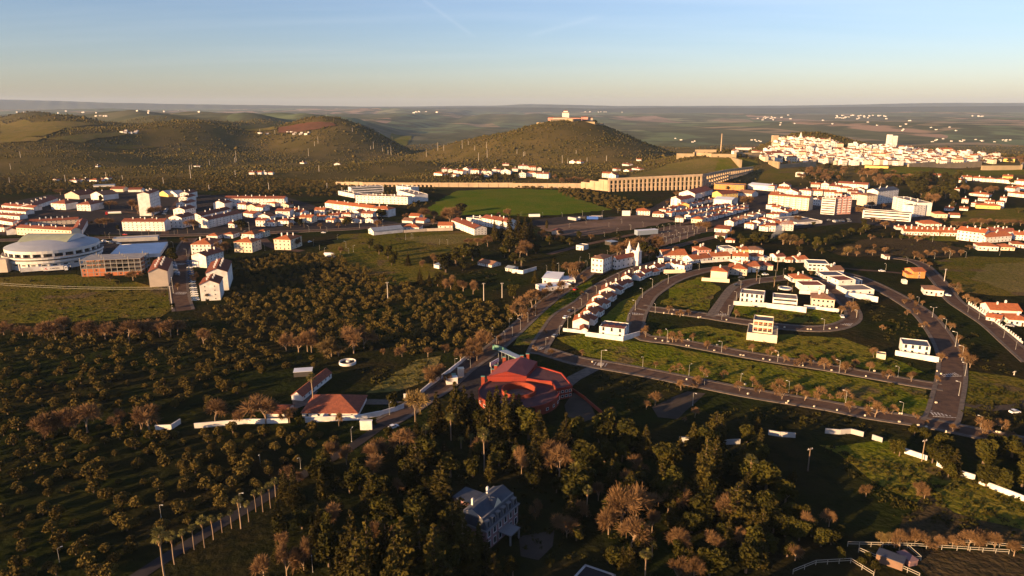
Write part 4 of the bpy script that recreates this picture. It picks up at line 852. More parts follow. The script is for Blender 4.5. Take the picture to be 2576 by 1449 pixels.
# unfinished villa on a tall base
def unfinished_villa():
    A, B = G(*tp('K4', 530, 1045)), G(*tp('K4', 1140, 1120)); u = (B-A); u.z = 0; L = u.length; u.normalize(); n = Vector((-u.y, u.x, 0)); 
    if n.y < 0: n = -n
    D = 17.0; c = A+u*(L/2)+n*(D/2); root = link('unfinished_villa', None, loc=(c.x, c.y, min(A.z, B.z)), rot=math.atan2(u.y, u.x))
    tag(root, 'unfinished villa of bare concrete frame on a tall pale walled base', 'villa')
    mb = MB(); x, y, hb = L/2, D/2, 4.3
    for (cx, cy, sx, sy) in ((0, -y+.15, L, .3), (0, y-.15, L, .3), (-x+.15, 0, .3, D-.6), (x-.15, 0, .3, D-.6)): mb.box((cx, cy, hb/2-0.8), (sx, sy, hb+1.6), 'wall_cream')
    link('base_wall', mb.mesh('base_wall'), root)
    mb = MB(); mb.box((0, 0, hb-1.3), (L-.7, D-.7, 0.3), 'concrete'); link('terrace', mb.mesh('terrace'), root)
    w, d = L*0.66, 9.5; oy = 1.0; z = hb-1.15
    for f in range(2):
        mb = MB(); mb.box((0, oy, z+f*3.1+3.0), (w, d, 0.3), 'wall_cream'); link('floor_slab', mb.mesh('floor_slab'), root)
        for i in range(5):
            for j in (0, 1):
                mb = MB(); mb.box(((i-2)/4*(w-.4), oy+(j-.5)*(d-.4), z+f*3.1+1.42), (0.32, 0.32, 2.85), 'wall_cream'); link('column', mb.mesh('column'), root)
        mb = MB(); mb.box((0, oy+2.0, z+f*3.1+1.42), (w-0.8, 0.25, 2.8), 'brick_orange'); link('brick_wall', mb.mesh('brick_wall'), root)
        mb = MB(); mb.box((0, oy-d/2+.3, z+f*3.1+.45), (w-.9, .2, .8), 'wall_cream'); link('parapet', mb.mesh('parapet'), root)
        for i in range(4):
            mb = MB(); mb.box(((i-1.5)/4*(w-.4), oy+1.84, z+f*3.1+1.4), (1.7, 0.1, 1.7), 'shade_dark'); link('opening_shade', mb.mesh('opening_shade'), root)  # dark panel on the brick, painted as the shade inside an opening
    mb = MB(); zt = z+6.25
    mb.box((0, oy, zt+.05), (w-.6, d-.6, .1), 'roof_slate')
    for (cx, cy, sx, sy) in ((0, oy-d/2+.15, w, .3), (0, oy+d/2-.15, w, .3), (-w/2+.15, oy, .3, d-.6), (w/2-.15, oy, .3, d-.6)): mb.box((cx, cy, zt+.3), (sx, sy, .62), 'wall_cream')
    link('roof', mb.mesh('roof'), root)
unfinished_villa()
# upper villas
bt('K2', VI, 'pale yellow villa with orange pyramid roof above a retaining wall', 'villa', 1258, 765, 1585, 795, 12, 150, roof='hip', rm=O, wall='wall_cream', fl=2, wf=0, ws=3, chim=1)
wall_run('garden_wall', 'buff retaining wall below the yellow pyramid-roofed villa', 'wall', [tp('K2', 1083, 825), tp('K2', 1630, 858)], 2.2, m='wall_cream')
bt('K2', VI, 'long white house with orange roof, leftmost on the crest beside dark trees', 'villa', 310, 420, 785, 395, 15, 110, roof='gx', rm=O, fl=2, wf=5, ws=3, chim=1)
bt('K2', VI, 'white cube wing at the left end of the crest', 'villa', 200, 460, 310, 462, 8, 90, roof='flat', rm='roof_terracotta_flat', wf=1)
bt('K2', VI, 'white house with chimneys and red roof at the top of the curving row', 'villa', 345, 560, 560, 590, 9, 95, roof='gy', rm=O, wf=1, ws=2, chim=2)
bt('K2', VI, 'white and red stepped house right of the row top, above a long buff wall', 'villa', 545, 610, 725, 640, 10, 120, roof='flat', rm=O, wf=2, ws=3, chim=2)
wall_run('garden_wall', 'long buff retaining wall at the top of the curving row', 'wall', [tp('K2', 320, 672), tp('K2', 742, 662)], 2.2, m='wall_cream')
bt('K2', VI, 'pink house with orange hip roof on the crest', 'villa', 1015, 330, 1262, 318, 12, 130, roof='hip', rm=O, wall='wall_pink', fl=2, wf=4, ws=2, chim=2)
bt('K2', VI, 'white house with orange roof and arched porch below the pink house', 'villa', 890, 470, 1262, 425, 11, 80, roof='gx', rm=O, wf=4, ws=1, chim=1)
bt('K2', VI, 'white twin-roofed house right of the arched porch house', 'villa', 1280, 420, 1655, 405, 11, 90, roof='gx', rm=O, wf=4, ws=2, chim=2)
bt('K2', VI, 'cream cube house with a flat roof on the crest', 'villa', 1525, 285, 1765, 275, 12, 110, roof='flat', rm='roof_flat', fl=2, wf=2, ws=1)
bt('K2', VI, 'yellow house with orange roof right of the cream cube on the crest', 'villa', 1850, 275, 2026, 272, 11, 80, roof='gx', rm=O, wall='wall_yellow', fl=2, wf=3, chim=2)
bt('K2', VI, 'white house with a brown roof at the right end of the crest', 'villa', 2040, 290, 2318, 300, 12, 95, roof='hip', rm='roof_brown', fl=2, wf=4)
bt('K2', VI, 'stepped white house with many chimneys in the middle of the crest', 'villa', 1700, 440, 2005, 455, 11, 120, roof='gx', rm=O, fl=2, wf=3, ws=2, chim=3)
bt('K2', VI, 'shaded white house with orange roof behind the stepped one', 'villa', 2110, 415, 2320, 410, 10, 90, roof='hip', rm=O, fl=2, wf=3)
bt('K2', VI, 'small blue-shaded white house right of the stepped one', 'villa', 2330, 420, 2470, 415, 9, 55, roof='flat', rm='roof_slate', wf=2)
bt('K2', VI, 'buff house with an orange hip roof beside the palm', 'villa', 1610, 690, 1985, 720, 14, 130, roof='hip', rm=O, wall='wall_buff', fl=2, wf=4, ws=2, chim=2)
bt('K2', VI, 'white house with a red roof and big chimney left of the palm', 'villa', 1930, 655, 2235, 645, 13, 120, roof='gx', rm=O, fl=2, wf=3, ws=2, chim=1)
bt('K2', VI, 'cream cube house with red hip roof right of the palm', 'villa', 2250, 600, 2510, 610, 11, 95, roof='hip', rm=R, wall='wall_cream', fl=2, wf=3, chim=1)
wall_run('garden_wall', 'white garden wall curving in front of the crest houses', 'wall', [tp('K2', 1080, 462), tp('K2', 1640, 425), tp('K2', 1900, 500)], 1.4)
bt('K3', VI, 'white house with slender chimneys, first right of the tall palm', 'villa', 60, 440, 235, 438, 10, 110, roof='gx', rm=R, wf=2, chim=2)
bt('K3', VI, 'small white house with orange roof between two villas by the tall palm', 'villa', 245, 450, 390, 456, 9, 60, roof='gx', rm=O, wf=2)
bt('K3', VI, 'white house with curved gable and orange roof beside the blue-shaded villa', 'villa', 480, 455, 690, 450, 10, 70, roof='gx', rm=O, wf=2, chim=2)
bt('K3', 'modern_villa', 'large blue-shaded modern villa with dark windows and a dark flat roof', 'villa', 690, 610, 1115, 640, 14, 150, roof='flat', rm='roof_slate', fl=2, wf=5, ws=3, win='wide')
bt('K3', VI, 'pale house with twin gables behind the row of modern villas', 'villa', 1125, 690, 1410, 690, 11, 85, roof='gx', rm='roof_brown', wf=0, chim=2)
bt('K3', 'modern_villa', 'low white flat-roofed villa with a dark garage strip in the modern row', 'villa', 1010, 790, 1440, 800, 13, 85, roof='flat', rm='roof_slate', fl=1, wf=4)
bt('K3', 'modern_villa', 'tall white cube villa with a tall window slot in the modern row', 'villa', 1300, 960, 1640, 950, 12, 150, roof='flat', rm='roof_terracotta_flat', fl=2, wf=2, ws=2)
bt('K3', 'modern_villa', 'small white cube behind the tall window-slot villa', 'villa', 1640, 905, 1780, 900, 8, 100, roof='flat', rm='roof_flat', fl=2, wf=2)
bt('K3', 'modern_villa', 'long low white villa with black roof panels at the end of the modern row', 'villa', 1470, 1110, 2020, 1110, 13, 110, roof='flat', rm='roof_flat', fl=1, wf=3, ws=0)
wall_run('garden_wall', 'tall white wall with an angled corner at the end of the modern row', 'wall', [tp('K3', 1450, 1150), tp('K3', 1850, 1200), tp('K3', 2095, 1258)], 3.0)
bt('K3', VI, 'cream villa with scattered orange roofs and a chimney beside the palms', 'villa', 420, 860, 770, 870, 12, 90, roof='hip', rm=O, wall='wall_cream', wf=3, chim=2)
wall_run('garden_wall', 'slanting white wall left of the orange-roofed villa by the palms', 'wall', [tp('K3', 225, 760), tp('K3', 370, 845), tp('K3', 550, 875)], 1.8)
bt('K3', 'modern_villa', 'white box villa with two slit windows above the glazed villa', 'villa', 580, 1040, 1030, 1050, 12, 135, roof='flat', rm='roof_terracotta_flat', fl=2, wf=2, ws=2, win='small')
wall_run('garden_wall', 'white wall at the foot of the slit-window villa', 'wall', [tp('K3', 525, 1080), tp('K3', 740, 1095), tp('K3', 1010, 1085)], 2.0)
modern('white modern villa standing alone beside the wide right-hand road', (1340, 505, 1620, 540), 10, 105, 'C3', [(1280, 515), (1712, 590)], 'white garden wall below the lone villa by the wide road', rm='roof_slate', wf=4)
bt('C3', 'transformer_box', 'small cream utility hut on the grass by a bare bush', 'hut', 1088, 548, 1180, 562, 4, 48, roof='flat', rm='roof_flat', wf=0, wall='wall_cream', door=True)
bt('B3', HS, 'white house in shade with red roof beside the right-hand lane', 'house', 1568, 1195, 1762, 1215, 10, 60, roof='hip', rm='roof_brown', wf=4, ws=2)
bt('B3', HS, 'bright orange house with a pitched roof standing in the dark valley', 'house', 1458, 1028, 1576, 1030, 10, 70, roof='gx', rm=O, wall='wall_orange', wf=1)
bt('B3', HS, 'low orange annexe left of the bright orange house', 'annexe', 1405, 1025, 1458, 1027, 7, 36, roof='shed', rise=0.8, rm=O, wall='wall_orange', wf=0)
bt('B3', 'hut', 'pale square hut on the grass in the dark valley', 'hut', 1358, 1085, 1400, 1088, 4, 34, roof='flat', rm='roof_flat', wf=0)
bt('B3', VI, 'white villa with long orange roofs at the right edge beside a fenced lane', 'villa', 2230, 1410, 2540, 1430, 13, 70, roof='gx', rm=O, wf=6, chim=2)
bt('B3', VI, 'second white villa with an orange roof at the right edge, lower down', 'villa', 2420, 1500, 2640, 1520, 12, 60, roof='hip', rm=O, wf=4, chim=1)
bt('B3', VI, 'small white wing in front of the villas at the right edge', 'villa', 2190, 1450, 2330, 1480, 8, 40, roof='gx', rm=O, wf=2)
# --- buildings near the avenue
bt('B2', 'pavilion', 'low modern white pavilion with folded roofs beside the avenue', 'pavilion', 305, 1090, 470, 1095, 14, 60, roof='shed', rise=1.5, rm='roof_white', wf=3, fl=1)
bt('B2', 'pavilion', 'long low white annexe of the pavilion behind bare trees', 'pavilion', 320, 1170, 600, 1120, 11, 42, roof='flat', rm='roof_white', wf=5, fl=1)
bt('B2', 'pavilion', 'flat pale canopy building right of the pavilion', 'pavilion', 480, 1090, 640, 1080, 12, 40, roof='flat', rm='roof_white', wf=3, fl=1)
wall_run('garden_wall', 'white wall with dark graffiti-like stripes below the park trees', 'wall', [tp('B2', 0, 975), tp('B2', 110, 985), tp('B2', 245, 945)], 2.4)
# ---------------------------------------------------------------- landmark structures
mat('stone_ochre', (0.44, 0.33, 0.22), 0.95, col2=(0.34, 0.26, 0.18), vscale=0.12, bump=0.5, bscale=0.8, space='world', spec=0.1)
mat('rampart_stone', (0.34, 0.26, 0.17), 0.95, col2=(0.26, 0.21, 0.13), vscale=0.08, bump=0.5, bscale=0.6, space='world', spec=0.1)
mat('roof_dark_red', (0.085, 0.030, 0.030), 0.9, col2=(0.065, 0.026, 0.028), vscale=0.2, space='world')
mat('roof_pink', (0.24, 0.062, 0.056), 0.8, col2=(0.20, 0.052, 0.048), vscale=0.15, space='world', spec=0.2)
mat('arena_white', (0.62, 0.60, 0.56), 0.7, col2=(0.54, 0.52, 0.49), vscale=0.1, space='world')
mat('arena_roof', (0.34, 0.35, 0.37), 0.55, col2=(0.30, 0.31, 0.33), vscale=0.12, space='world')
mat('arena_green', (0.26, 0.28, 0.20), 0.6, col2=(0.22, 0.24, 0.17), vscale=0.2, space='world')
mat('green_paint', (0.10, 0.26, 0.20), 0.8, col2=(0.16, 0.30, 0.24), vscale=0.6, space='world')
mat('canopy_blue', (0.22, 0.27, 0.34), 0.6)
mat('sign_white', (0.75, 0.72, 0.68), 0.7)
mat('letter_brown', (0.10, 0.05, 0.04), 0.8)
mat('letter_red', (0.60, 0.06, 0.03), 0.7)
mat('trim_dim', (0.17, 0.16, 0.16), 0.9)
mat('wall_mauve', (0.26, 0.15, 0.14), 0.9, col2=(0.21, 0.12, 0.12), vscale=0.4, space='world')
def thing(name, label, cat, loc, rz=0.0, group=None):
    o = link(name, None, loc=loc, rot=rz); tag(o, label, cat, group); return o
def part(name, mb, parent, loc=None, rot=None, m=None):
    return link(name, mb.mesh(name, m), parent, loc=loc, rot=rot)
def frame(A, B):
    a, b = G(*A), G(*B); u = b-a; u.z = 0; L = u.length; u.normalize(); n = Vector((-u.y, u.x, 0))
    if n.dot(Vector((a.x, a.y, 0))) < 0: n = -n
    return a, b, u, n, L
def arch_mesh(w, h, d, m, seg=8):
    """wall slab w x h x d with a round-headed hole below; local x centre, z from 0 (springing) up to h"""
    mb = MB(); r = w/2*0.98
    pts = [(-w/2, 0)]+[(-r*math.cos(math.pi*i/seg), r*math.sin(math.pi*i/seg)) for i in range(seg+1)]+[(w/2, 0), (w/2, h), (-w/2, h)]
    for s in (-1, 1):
        y = s*d/2
        for i in range(seg):
            x0, z0 = pts[1+i]; x1, z1 = pts[2+i]
            q = [(x0, y, z0), (x1, y, z1), (x1, y, h), (x0, y, h)]; mb.poly(q if s < 0 else q[::-1], m)
    for i in range(seg):
        x0, z0 = pts[1+i]; x1, z1 = pts[2+i]; mb.poly([(x0, -d/2, z0), (x0, d/2, z0), (x1, d/2, z1), (x1, -d/2, z1)], m)
    mb.poly([(-w/2, -d/2, h), (w/2, -d/2, h), (w/2, d/2, h), (-w/2, d/2, h)], m)
    return mb.mesh('arch')
def aqueduct():
    a0 = G(1760, 477); root = thing('aqueduct', 'long ochre stone aqueduct with tall tiered arches crossing the valley', 'aqueduct', a0)
    def seg(A, B, topA, topB, n, tiers, pw=0.42, d=3.6, solid=0.0, ztop=None):
        a, b, u, nn, L = frame(A, B); p = L/n; ang = math.atan2(u.y, u.x)
        zA, zB = (a.z+hpx(a, topA), b.z+hpx(b, topB)) if ztop is None else ztop
        for i in range(n+1):
            q = a+(b-a)*(i/n); zg = GH(q.x, q.y)-1.0; zt = zA+(zB-zA)*i/n
            h = zt-zg-1.6; w = p*pw; mb = MB(); k = MB()
            # buttressed pier, wider towards the foot
            for (f0, f1, ww, dd) in ((0, 0.45, 1.0, 1.5), (0.45, 0.75, 0.86, 1.22), (0.75, 1.0, 0.78, 1.0)):
                k.box((0, 0, zg+h*(f0+f1)/2), (w*ww, d*dd, h*(f1-f0)), 'stone_ochre')
            link('pier', k.mesh('pier'), root, loc=(q.x-a0.x, q.y-a0.y, -a0.z), rot=ang)
            if i < n:
                m = a+(b-a)*((i+0.5)/n); ztm = zA+(zB-zA)*(i+0.5)/n; zg2 = GH(m.x, m.y); gap = p*(1-pw*0.78)
                for t in range(tiers):
                    zs = zg2+(ztm-zg2-1.6)*((t+1)/tiers)-gap*0.5-1.3
                    me = _cache('arch', (round(gap, 1), t), lambda: arch_mesh(gap, gap*0.5+0.9 if t < tiers-1 else gap*0.5+1.4, d*0.8, 'stone_ochre'))
                    link('arch', me, root, loc=(m.x-a0.x, m.y-a0.y, zs-a0.z), rot=ang)
        c = (a+b)/2; zt = (zA+zB)/2; k = MB(); tilt = math.atan2(zB-zA, L)
        k.box((0, 0, 0), (L+p*0.5, d, 1.9), 'stone_ochre'); k.box((0, 0, 1.05), (L+p*0.5, d*0.55, 0.3), 'stone_ochre')
        o = link('channel', k.mesh('channel'), root, loc=(c.x-a0.x, c.y-a0.y, zt-1.0-a0.z)); o.rotation_euler = (0, -tilt, ang)
        return zA, zB
    def solid(A, B, hA, hB, d=2.6, pil=9):
        a, b, u, nn, L = frame(A, B); ang = math.atan2(u.y, u.x); c = (a+b)/2; zg = min(a.z, b.z)-1.5; n = max(1, int(L/14))
        for i in range(n):
            q = a+(b-a)*((i+.5)/n); h = (hA+(hB-hA)*(i+.5)/n); k = MB(); k.box((0, 0, (h+1.5)/2-1.5), (L/n+0.02, d, h+1.5), 'stone_ochre'); k.box((0, 0, h+0.15), (L/n+.02, d*0.6, 0.3), 'stone_ochre')
            link('wall_bay', k.mesh('wall_bay'), root, loc=(q.x-a0.x, q.y-a0.y, GH(q.x, q.y)-a0.z), rot=ang)
            k = MB(); k.box((0, 0, h*0.45-1), (1.2, d+1.0, h*0.9+2), 'stone_ochre'); link('buttress', _cache('but', round(h), lambda: k.mesh('buttress')), root, loc=(q.x-a0.x, q.y-a0.y, GH(q.x, q.y)-a0.z), rot=ang)
    seg((1532, 482), (1762, 477), 33, 39, 22, 3, pw=0.40, d=2.6)
    seg((1766, 476), (1830, 452), 38, 26, 11, 3, pw=0.36, d=2.4)
    seg((1830, 452), (1892, 431), 26, 12, 14, 2, pw=0.36, d=2.2)
    solid((1463, 474), (1530, 481), 8.0, 17.0, 3.0)
    solid((1290, 472), (1462, 473), 6.5, 6.8)
    solid((1090, 470), (1290, 471), 6.0, 6.5)
    seg((915, 469), (1090, 470), 10, 10, 17, 1, pw=0.5, d=2.4)
    solid((846, 465), (914, 468), 4.0, 6.0)
aqueduct()
# --- fort on the hill
def fort():
    c = G(1428, 300); c = Vector((165, 2040, HT(165, 2040))); root = thing('hilltop_fort', 'ruddy stone fort with a square keep crowning the wooded hill', 'fort', c)
    def zl(x, y): return HT(c.x+x, c.y+y)-c.z
    ring = [(-95, -10), (-60, -55), (-20, -42), (0, -70), (25, -45), (62, -58), (92, -14), (70, 30), (20, 62), (-30, 60), (-78, 35)]
    for i in range(len(ring)):
        p, q = ring[i], ring[(i+1) % len(ring)]; mx, my = (p[0]+q[0])/2, (p[1]+q[1])/2; L = math.hypot(q[0]-p[0], q[1]-p[1])
        k = MB(); k.box((0, 0, 0), (L, 2.5, 9), 'rampart_stone'); part('rampart', k, root, loc=(mx, my, min(zl(*p), zl(*q))+2.2), rot=math.atan2(q[1]-p[1], q[0]-p[0]))
    def blk(x, y, w, d, h, m, rm, name='barrack'):
        k = MB(); k.box((0, 0, h/2-2), (w, d, h+4), m); k.prism([(-w/2-.5, -d/2-.5), (w/2+.5, -d/2-.5), (w/2+.5, d/2+.5), (-w/2-.5, d/2+.5)], h, h+0.6, rm); k.poly([(-w/2-.5, -d/2-.5, h+.6), (w/2+.5, -d/2-.5, h+.6), (0, 0, h+2.4)], rm); k.poly([(w/2+.5, -d/2-.5, h+.6), (w/2+.5, d/2+.5, h+.6), (0, 0, h+2.4)], rm); k.poly([(-w/2-.5, d/2+.5, h+.6), (-w/2-.5, -d/2-.5, h+.6), (0, 0, h+2.4)], rm)
        part(name, k, root, loc=(x, y, zl(x, y)))
    blk(-14, 4, 18, 16, 18, 'wall_white', 'roof_brown', 'keep'); blk(-14, 4.5, 11, 10, 23, 'wall_white', 'roof_red', 'turret')
    blk(-52, -8, 24, 12, 10, 'wall_pink', 'roof_red'); blk(-30, -22, 40, 8, 6, 'wall_buff', 'roof_brown'); blk(38, -12, 18, 10, 8, 'wall_pink', 'roof_red'); blk(54, -6, 14, 9, 8, 'wall_buff', 'roof_red'); blk(10, -38, 44, 7, 5, 'wall_pink', 'roof_brown')
fort()
# --- town walls, bastions, chimney
def rampart(label, pts, h, th=3.0, m='rampart_stone'):
    return wall_run('town_rampart', label, 'rampart', pts, h, th, m)
rampart('low ochre bastion wall crowning the grassy mound, left end', [(1703, 400), (1745, 393), (1750, 388), (1800, 383)], 5)
rampart('ochre bastion wall on the mound beside the chimney', [(1750, 391), (1790, 395), (1850, 398), (1880, 386)], 6)
rampart('bastion wall running from the mound towards the old town', [(1850, 393), (1890, 394), (1930, 398), (1960, 406)], 6)
rampart('stone ramp wall descending the green mound', [(1842, 400), (1862, 422)], 3, 4)
rampart('angular bastion below the left of the old town', [(1935, 413), (1958, 424), (2050, 420)], 7)
rampart('long sunlit town rampart below the right half of the old town', [(2285, 420), (2350, 421), (2466, 420)], 6)
rampart('projecting bastion at the right end of the town rampart', [(2470, 428), (2568, 427), (2575, 418)], 8)
k = G(1813, 383); ch = thing('chimney_stack', 'tall slender chimney beside the mound bastions', 'chimney', k); mb = MB(); mb.tube((0, 0, -1), (0, 0, hpx(k, 46)), 1.3, 0.8, 10, 'stone_ochre'); part('shaft', mb, ch); mb = MB(); mb.tube((0, 0, hpx(k, 46)), (0, 0, hpx(k, 46)+0.6), 1.05, 1.05, 10, 'stone_ochre'); part('rim', mb, ch); mb = MB(); mb.box((0, 0, 0.6), (4, 4, 2.4), 'stone_ochre'); part('base', mb, ch)
# --- old town houses
def inpoly(x, y, P):
    c = False
    for i in range(len(P)):
        (x0, y0), (x1, y1) = P[i], P[i-1]
        if (y0 > y) != (y1 > y) and x < (x1-x0)*(y-y0)/(y1-y0)+x0: c = not c
    return c
CITY = [(1916, 408), (1928, 385), (1948, 362), (1965, 354), (2010, 351), (2060, 356), (2110, 368), (2200, 372), (2290, 380), (2400, 388), (2505, 396), (2522, 408), (2480, 414), (2350, 416), (2250, 417), (2120, 416), (2040, 410), (1965, 408)]
CPL = []
def city_protos():
    out = []
    for i in range(12):
        w, d, h = random.uniform(9, 17), random.uniform(8, 12), random.uniform(6, 10.5); mb = MB(); wm = ['wall_white', 'wall_white', 'wall_white', 'wall_cream', 'wall_white', 'wall_buff'][i % 6]; rm = ['roof_brown', 'roof_red', 'roof_flat', 'roof_orange'][i % 4]
        mb.prism([(-w/2, -d/2), (w/2, -d/2), (w/2, d/2), (-w/2, d/2)], -4, h, wm, 'roof_flat')
        if i % 4 != 2:
            r = d*0.18; o = 0.3; a = [(-w/2-o, -d/2-o, h+.05), (w/2+o, -d/2-o, h+.05), (w/2+o, 0, h+r), (-w/2-o, 0, h+r), (w/2+o, d/2+o, h+.05), (-w/2-o, d/2+o, h+.05)]
            mb.poly([a[0], a[1], a[2], a[3]], rm); mb.poly([a[3], a[2], a[4], a[5]], rm); mb.poly([a[1], a[4], a[2]], wm); mb.poly([a[5], a[0], a[3]], wm)
        else: mb.box((w*0.2, 0, h+1.2), (w*0.35, d*0.5, 2.4), wm)
        nf = int(h/3)
        for f in range(nf):
            for c in range(3):
                for s in (-1, 1): mb.box(((c-1)*w*0.3, s*(d/2+.02), f*3.1+1.7), (1.2, 0.12, 1.4), 'glass')
        mb.box((w*0.28, 0.5, h+1.4), (0.9, 0.9, 2.0), wm)
        out.append(mb.mesh('town_house')); CPL.append(f"{['brown', 'red', 'flat', 'orange'][i % 4]}-roofed { {'wall_white': 'white', 'wall_cream': 'cream', 'wall_buff': 'buff'}[wm] } house")
    return out
CP = city_protos()
cand = []
vy = 352.0
while vy < 417:
    vx = 1915+random.uniform(0, 9)
    while vx < 2525:
        jx, jy = vx+random.uniform(-2.5, 2.5), vy+random.uniform(-1.5, 1.5)
        if inpoly(jx, jy, CITY) and not (2085 < jx < 2140 and 372 < jy < 386): cand.append((jx, jy))
        vx += random.uniform(8.5, 12.5)
    vy += 3.6+0.02*(vy-350)
pts = []
for v in cand:
    p = G(*v)
    if all((p.x-q.x)**2+(p.y-q.y)**2 > 85 for q in pts): pts.append(p)
pts.sort(key=lambda p: p.y)
CITYPTS = pts
rest = MB()
for i, p in enumerate(pts):
    ci = random.randrange(12); me = CP[ci]; rz = random.choice([0.15, 0.15+math.pi/2, -0.2, 0.5])+random.uniform(-0.1, 0.1); s = random.uniform(0.8, 1.2)
    if i < 300:
        o = link('town_house', me, loc=p, rot=rz, scale=(s, s, s*random.uniform(0.85, 1.25)))
        vq = proj(p); l_ = f"{CPL[ci]} in the {'upper' if vq[1] < 378 else 'lower'} {'left' if vq[0] < 2080 else 'middle' if vq[0] < 2300 else 'right'} of the old town"; tag(o, l_, 'house', 'houses of the old town: '+l_[:40])
    else:
        base = len(rest.v); ca, sa = math.cos(rz), math.sin(rz)
        for v in me.vertices: rest.v.append((p.x+s*(v.co.x*ca-v.co.y*sa), p.y+s*(v.co.x*sa+v.co.y*ca), p.z+s*v.co.z))
        for f in me.polygons: rest.f.append(tuple(base+j for j in f.vertices)); rest.mi.append(rest.slot(me.materials[f.material_index].name))
if rest.f: tag(link('old_town_houses', rest.mesh('old_town_houses')), 'farther whitewashed houses of the hillside old town', 'houses', kind='stuff')
print('city houses', len(pts))
building('keep_tower', 'square stone castle tower at the upper left of the old town', 'tower', (1944, 358), (1958, 359), 12, -17, roof='flat', rm='roof_flat', wall='stone_ochre', wf=0, fl=2, door=False)
def spire_church(label, vx, vy, w, hp, mwall='wall_white', spire=0.45):
    p = G(vx, vy); h = hpx(p, hp); r = thing('church_tower', label, 'church', p); k = MB(); k.box((0, 0, h*(1-spire)/2-1), (w, w, h*(1-spire)+2), mwall); part('tower', k, r)
    k = MB(); k.tube((0, 0, h*(1-spire)), (0, 0, h), w*0.48, 0.15, 8, mwall); part('spire', k, r); k = MB(); k.box((0, w*1.1, h*0.22-1), (w*2.2, w*2.0, h*0.44+2), 'wall_white'); part('nave', k, r)
spire_church('pointed white church tower on the skyline of the old town', 2013, 358, 8, 26, spire=0.5)
spire_church('stone cathedral tower with a pointed cap in the old town', 2086, 366, 6, 22, 'stone_ochre')
spire_church('small white bell turret right of the old town skyline', 2040, 360, 5, 14)
building('market_hall', 'bright red-roofed hall in the middle of the old town', 'hall', (2092, 383), (2130, 383), 16, -9, roof='hip', rm='roof_red', wall='red_render', wf=0)
building('church', 'church with a long orange roof and pointed tower at the right of the old town', 'church', (2362, 384), (2396, 384), 14, -11, roof='gx', rm='roof_orange', wf=0)
building('barracks', 'long bright yellow building at the foot of the old town', 'building', (2175, 423), (2234, 424), 10, -7, roof='gx', rise=1.0, rm='roof_brown', wall='wall_yellow', wf=0)
building('barracks', 'yellow low building at the right end of the old town', 'building', (2520, 406), (2552, 408), 12, -8, roof='gx', rm='roof_brown', wall='wall_yellow', wf=0)
building('white_palace', 'large white building with red roof at the left front of the old town', 'building', (1918, 396), (1970, 400), 16, -22, roof='gx', rm='roof_red', wf=8, fl=3)
building('barracks', 'long white building with red roof left of the old town', 'building', (1852, 376), (1908, 375), 12, -6, roof='gx', rm='roof_red', wf=0)
building('barracks', 'red-roofed long house between mound and old town', 'building', (1890, 385), (1920, 383), 12, -6, roof='gx', rm='roof_red', wall='wall_buff', wf=0)
building('chapel', 'small white chapel with a pointed gable on the mound bastion', 'chapel', (1846, 389), (1858, 389), 8, -10, roof='gy', rise=3.5, rm='roof_brown', wf=0)
for i, (x0, x1) in enumerate(((2234, 2243), (2244, 2256))):
    building('silo_tower', f'{["left, taller", "right, broader"][i]} of two pale silo towers behind the old town', 'tower', (x0, 366), (x1, 366), 22, -(27 if i == 0 else 24), roof='flat', rm='roof_white', wf=0, group='two pale silo towers', door=False)
# far villages: pale specks of houses on the plain
vp = []
for (x0, y0, x1, y1, n) in ((1470, 280, 1585, 283, 22), (1560, 276, 1610, 280, 6), (2100, 290, 2230, 300, 26), (1905, 290, 1990, 303, 14), (2330, 350, 2560, 358, 16), (1040, 281, 1100, 284, 8), (240, 292, 270, 293, 5), (2440, 292, 2480, 294, 5), (1690, 345, 1770, 360, 4), (1880, 352, 1915, 358, 7), (2260, 320, 2420, 330, 6), (30, 279, 600, 285, 14), (720, 331, 780, 339, 9), (650, 336, 700, 338, 4), (1900, 300, 2300, 320, 10), (300, 330, 350, 336, 8), (470, 421, 500, 423, 3)):
    for _ in range(n): vp.append((random.uniform(x0, x1), random.uniform(y0, y1)))
for v in vp:
    p = G(*v); s = max(0.5, min(1.5, p.y/6500))
    o = link('farmhouse', CP[random.choice((0, 1, 2, 4, 8))], loc=p, rot=random.uniform(-0.4, 0.4), scale=(s*random.uniform(0.9, 1.6), s, s*0.9)); tag(o, 'tiny pale farm building far out on the plain', 'house', 'far farm buildings on the plain')
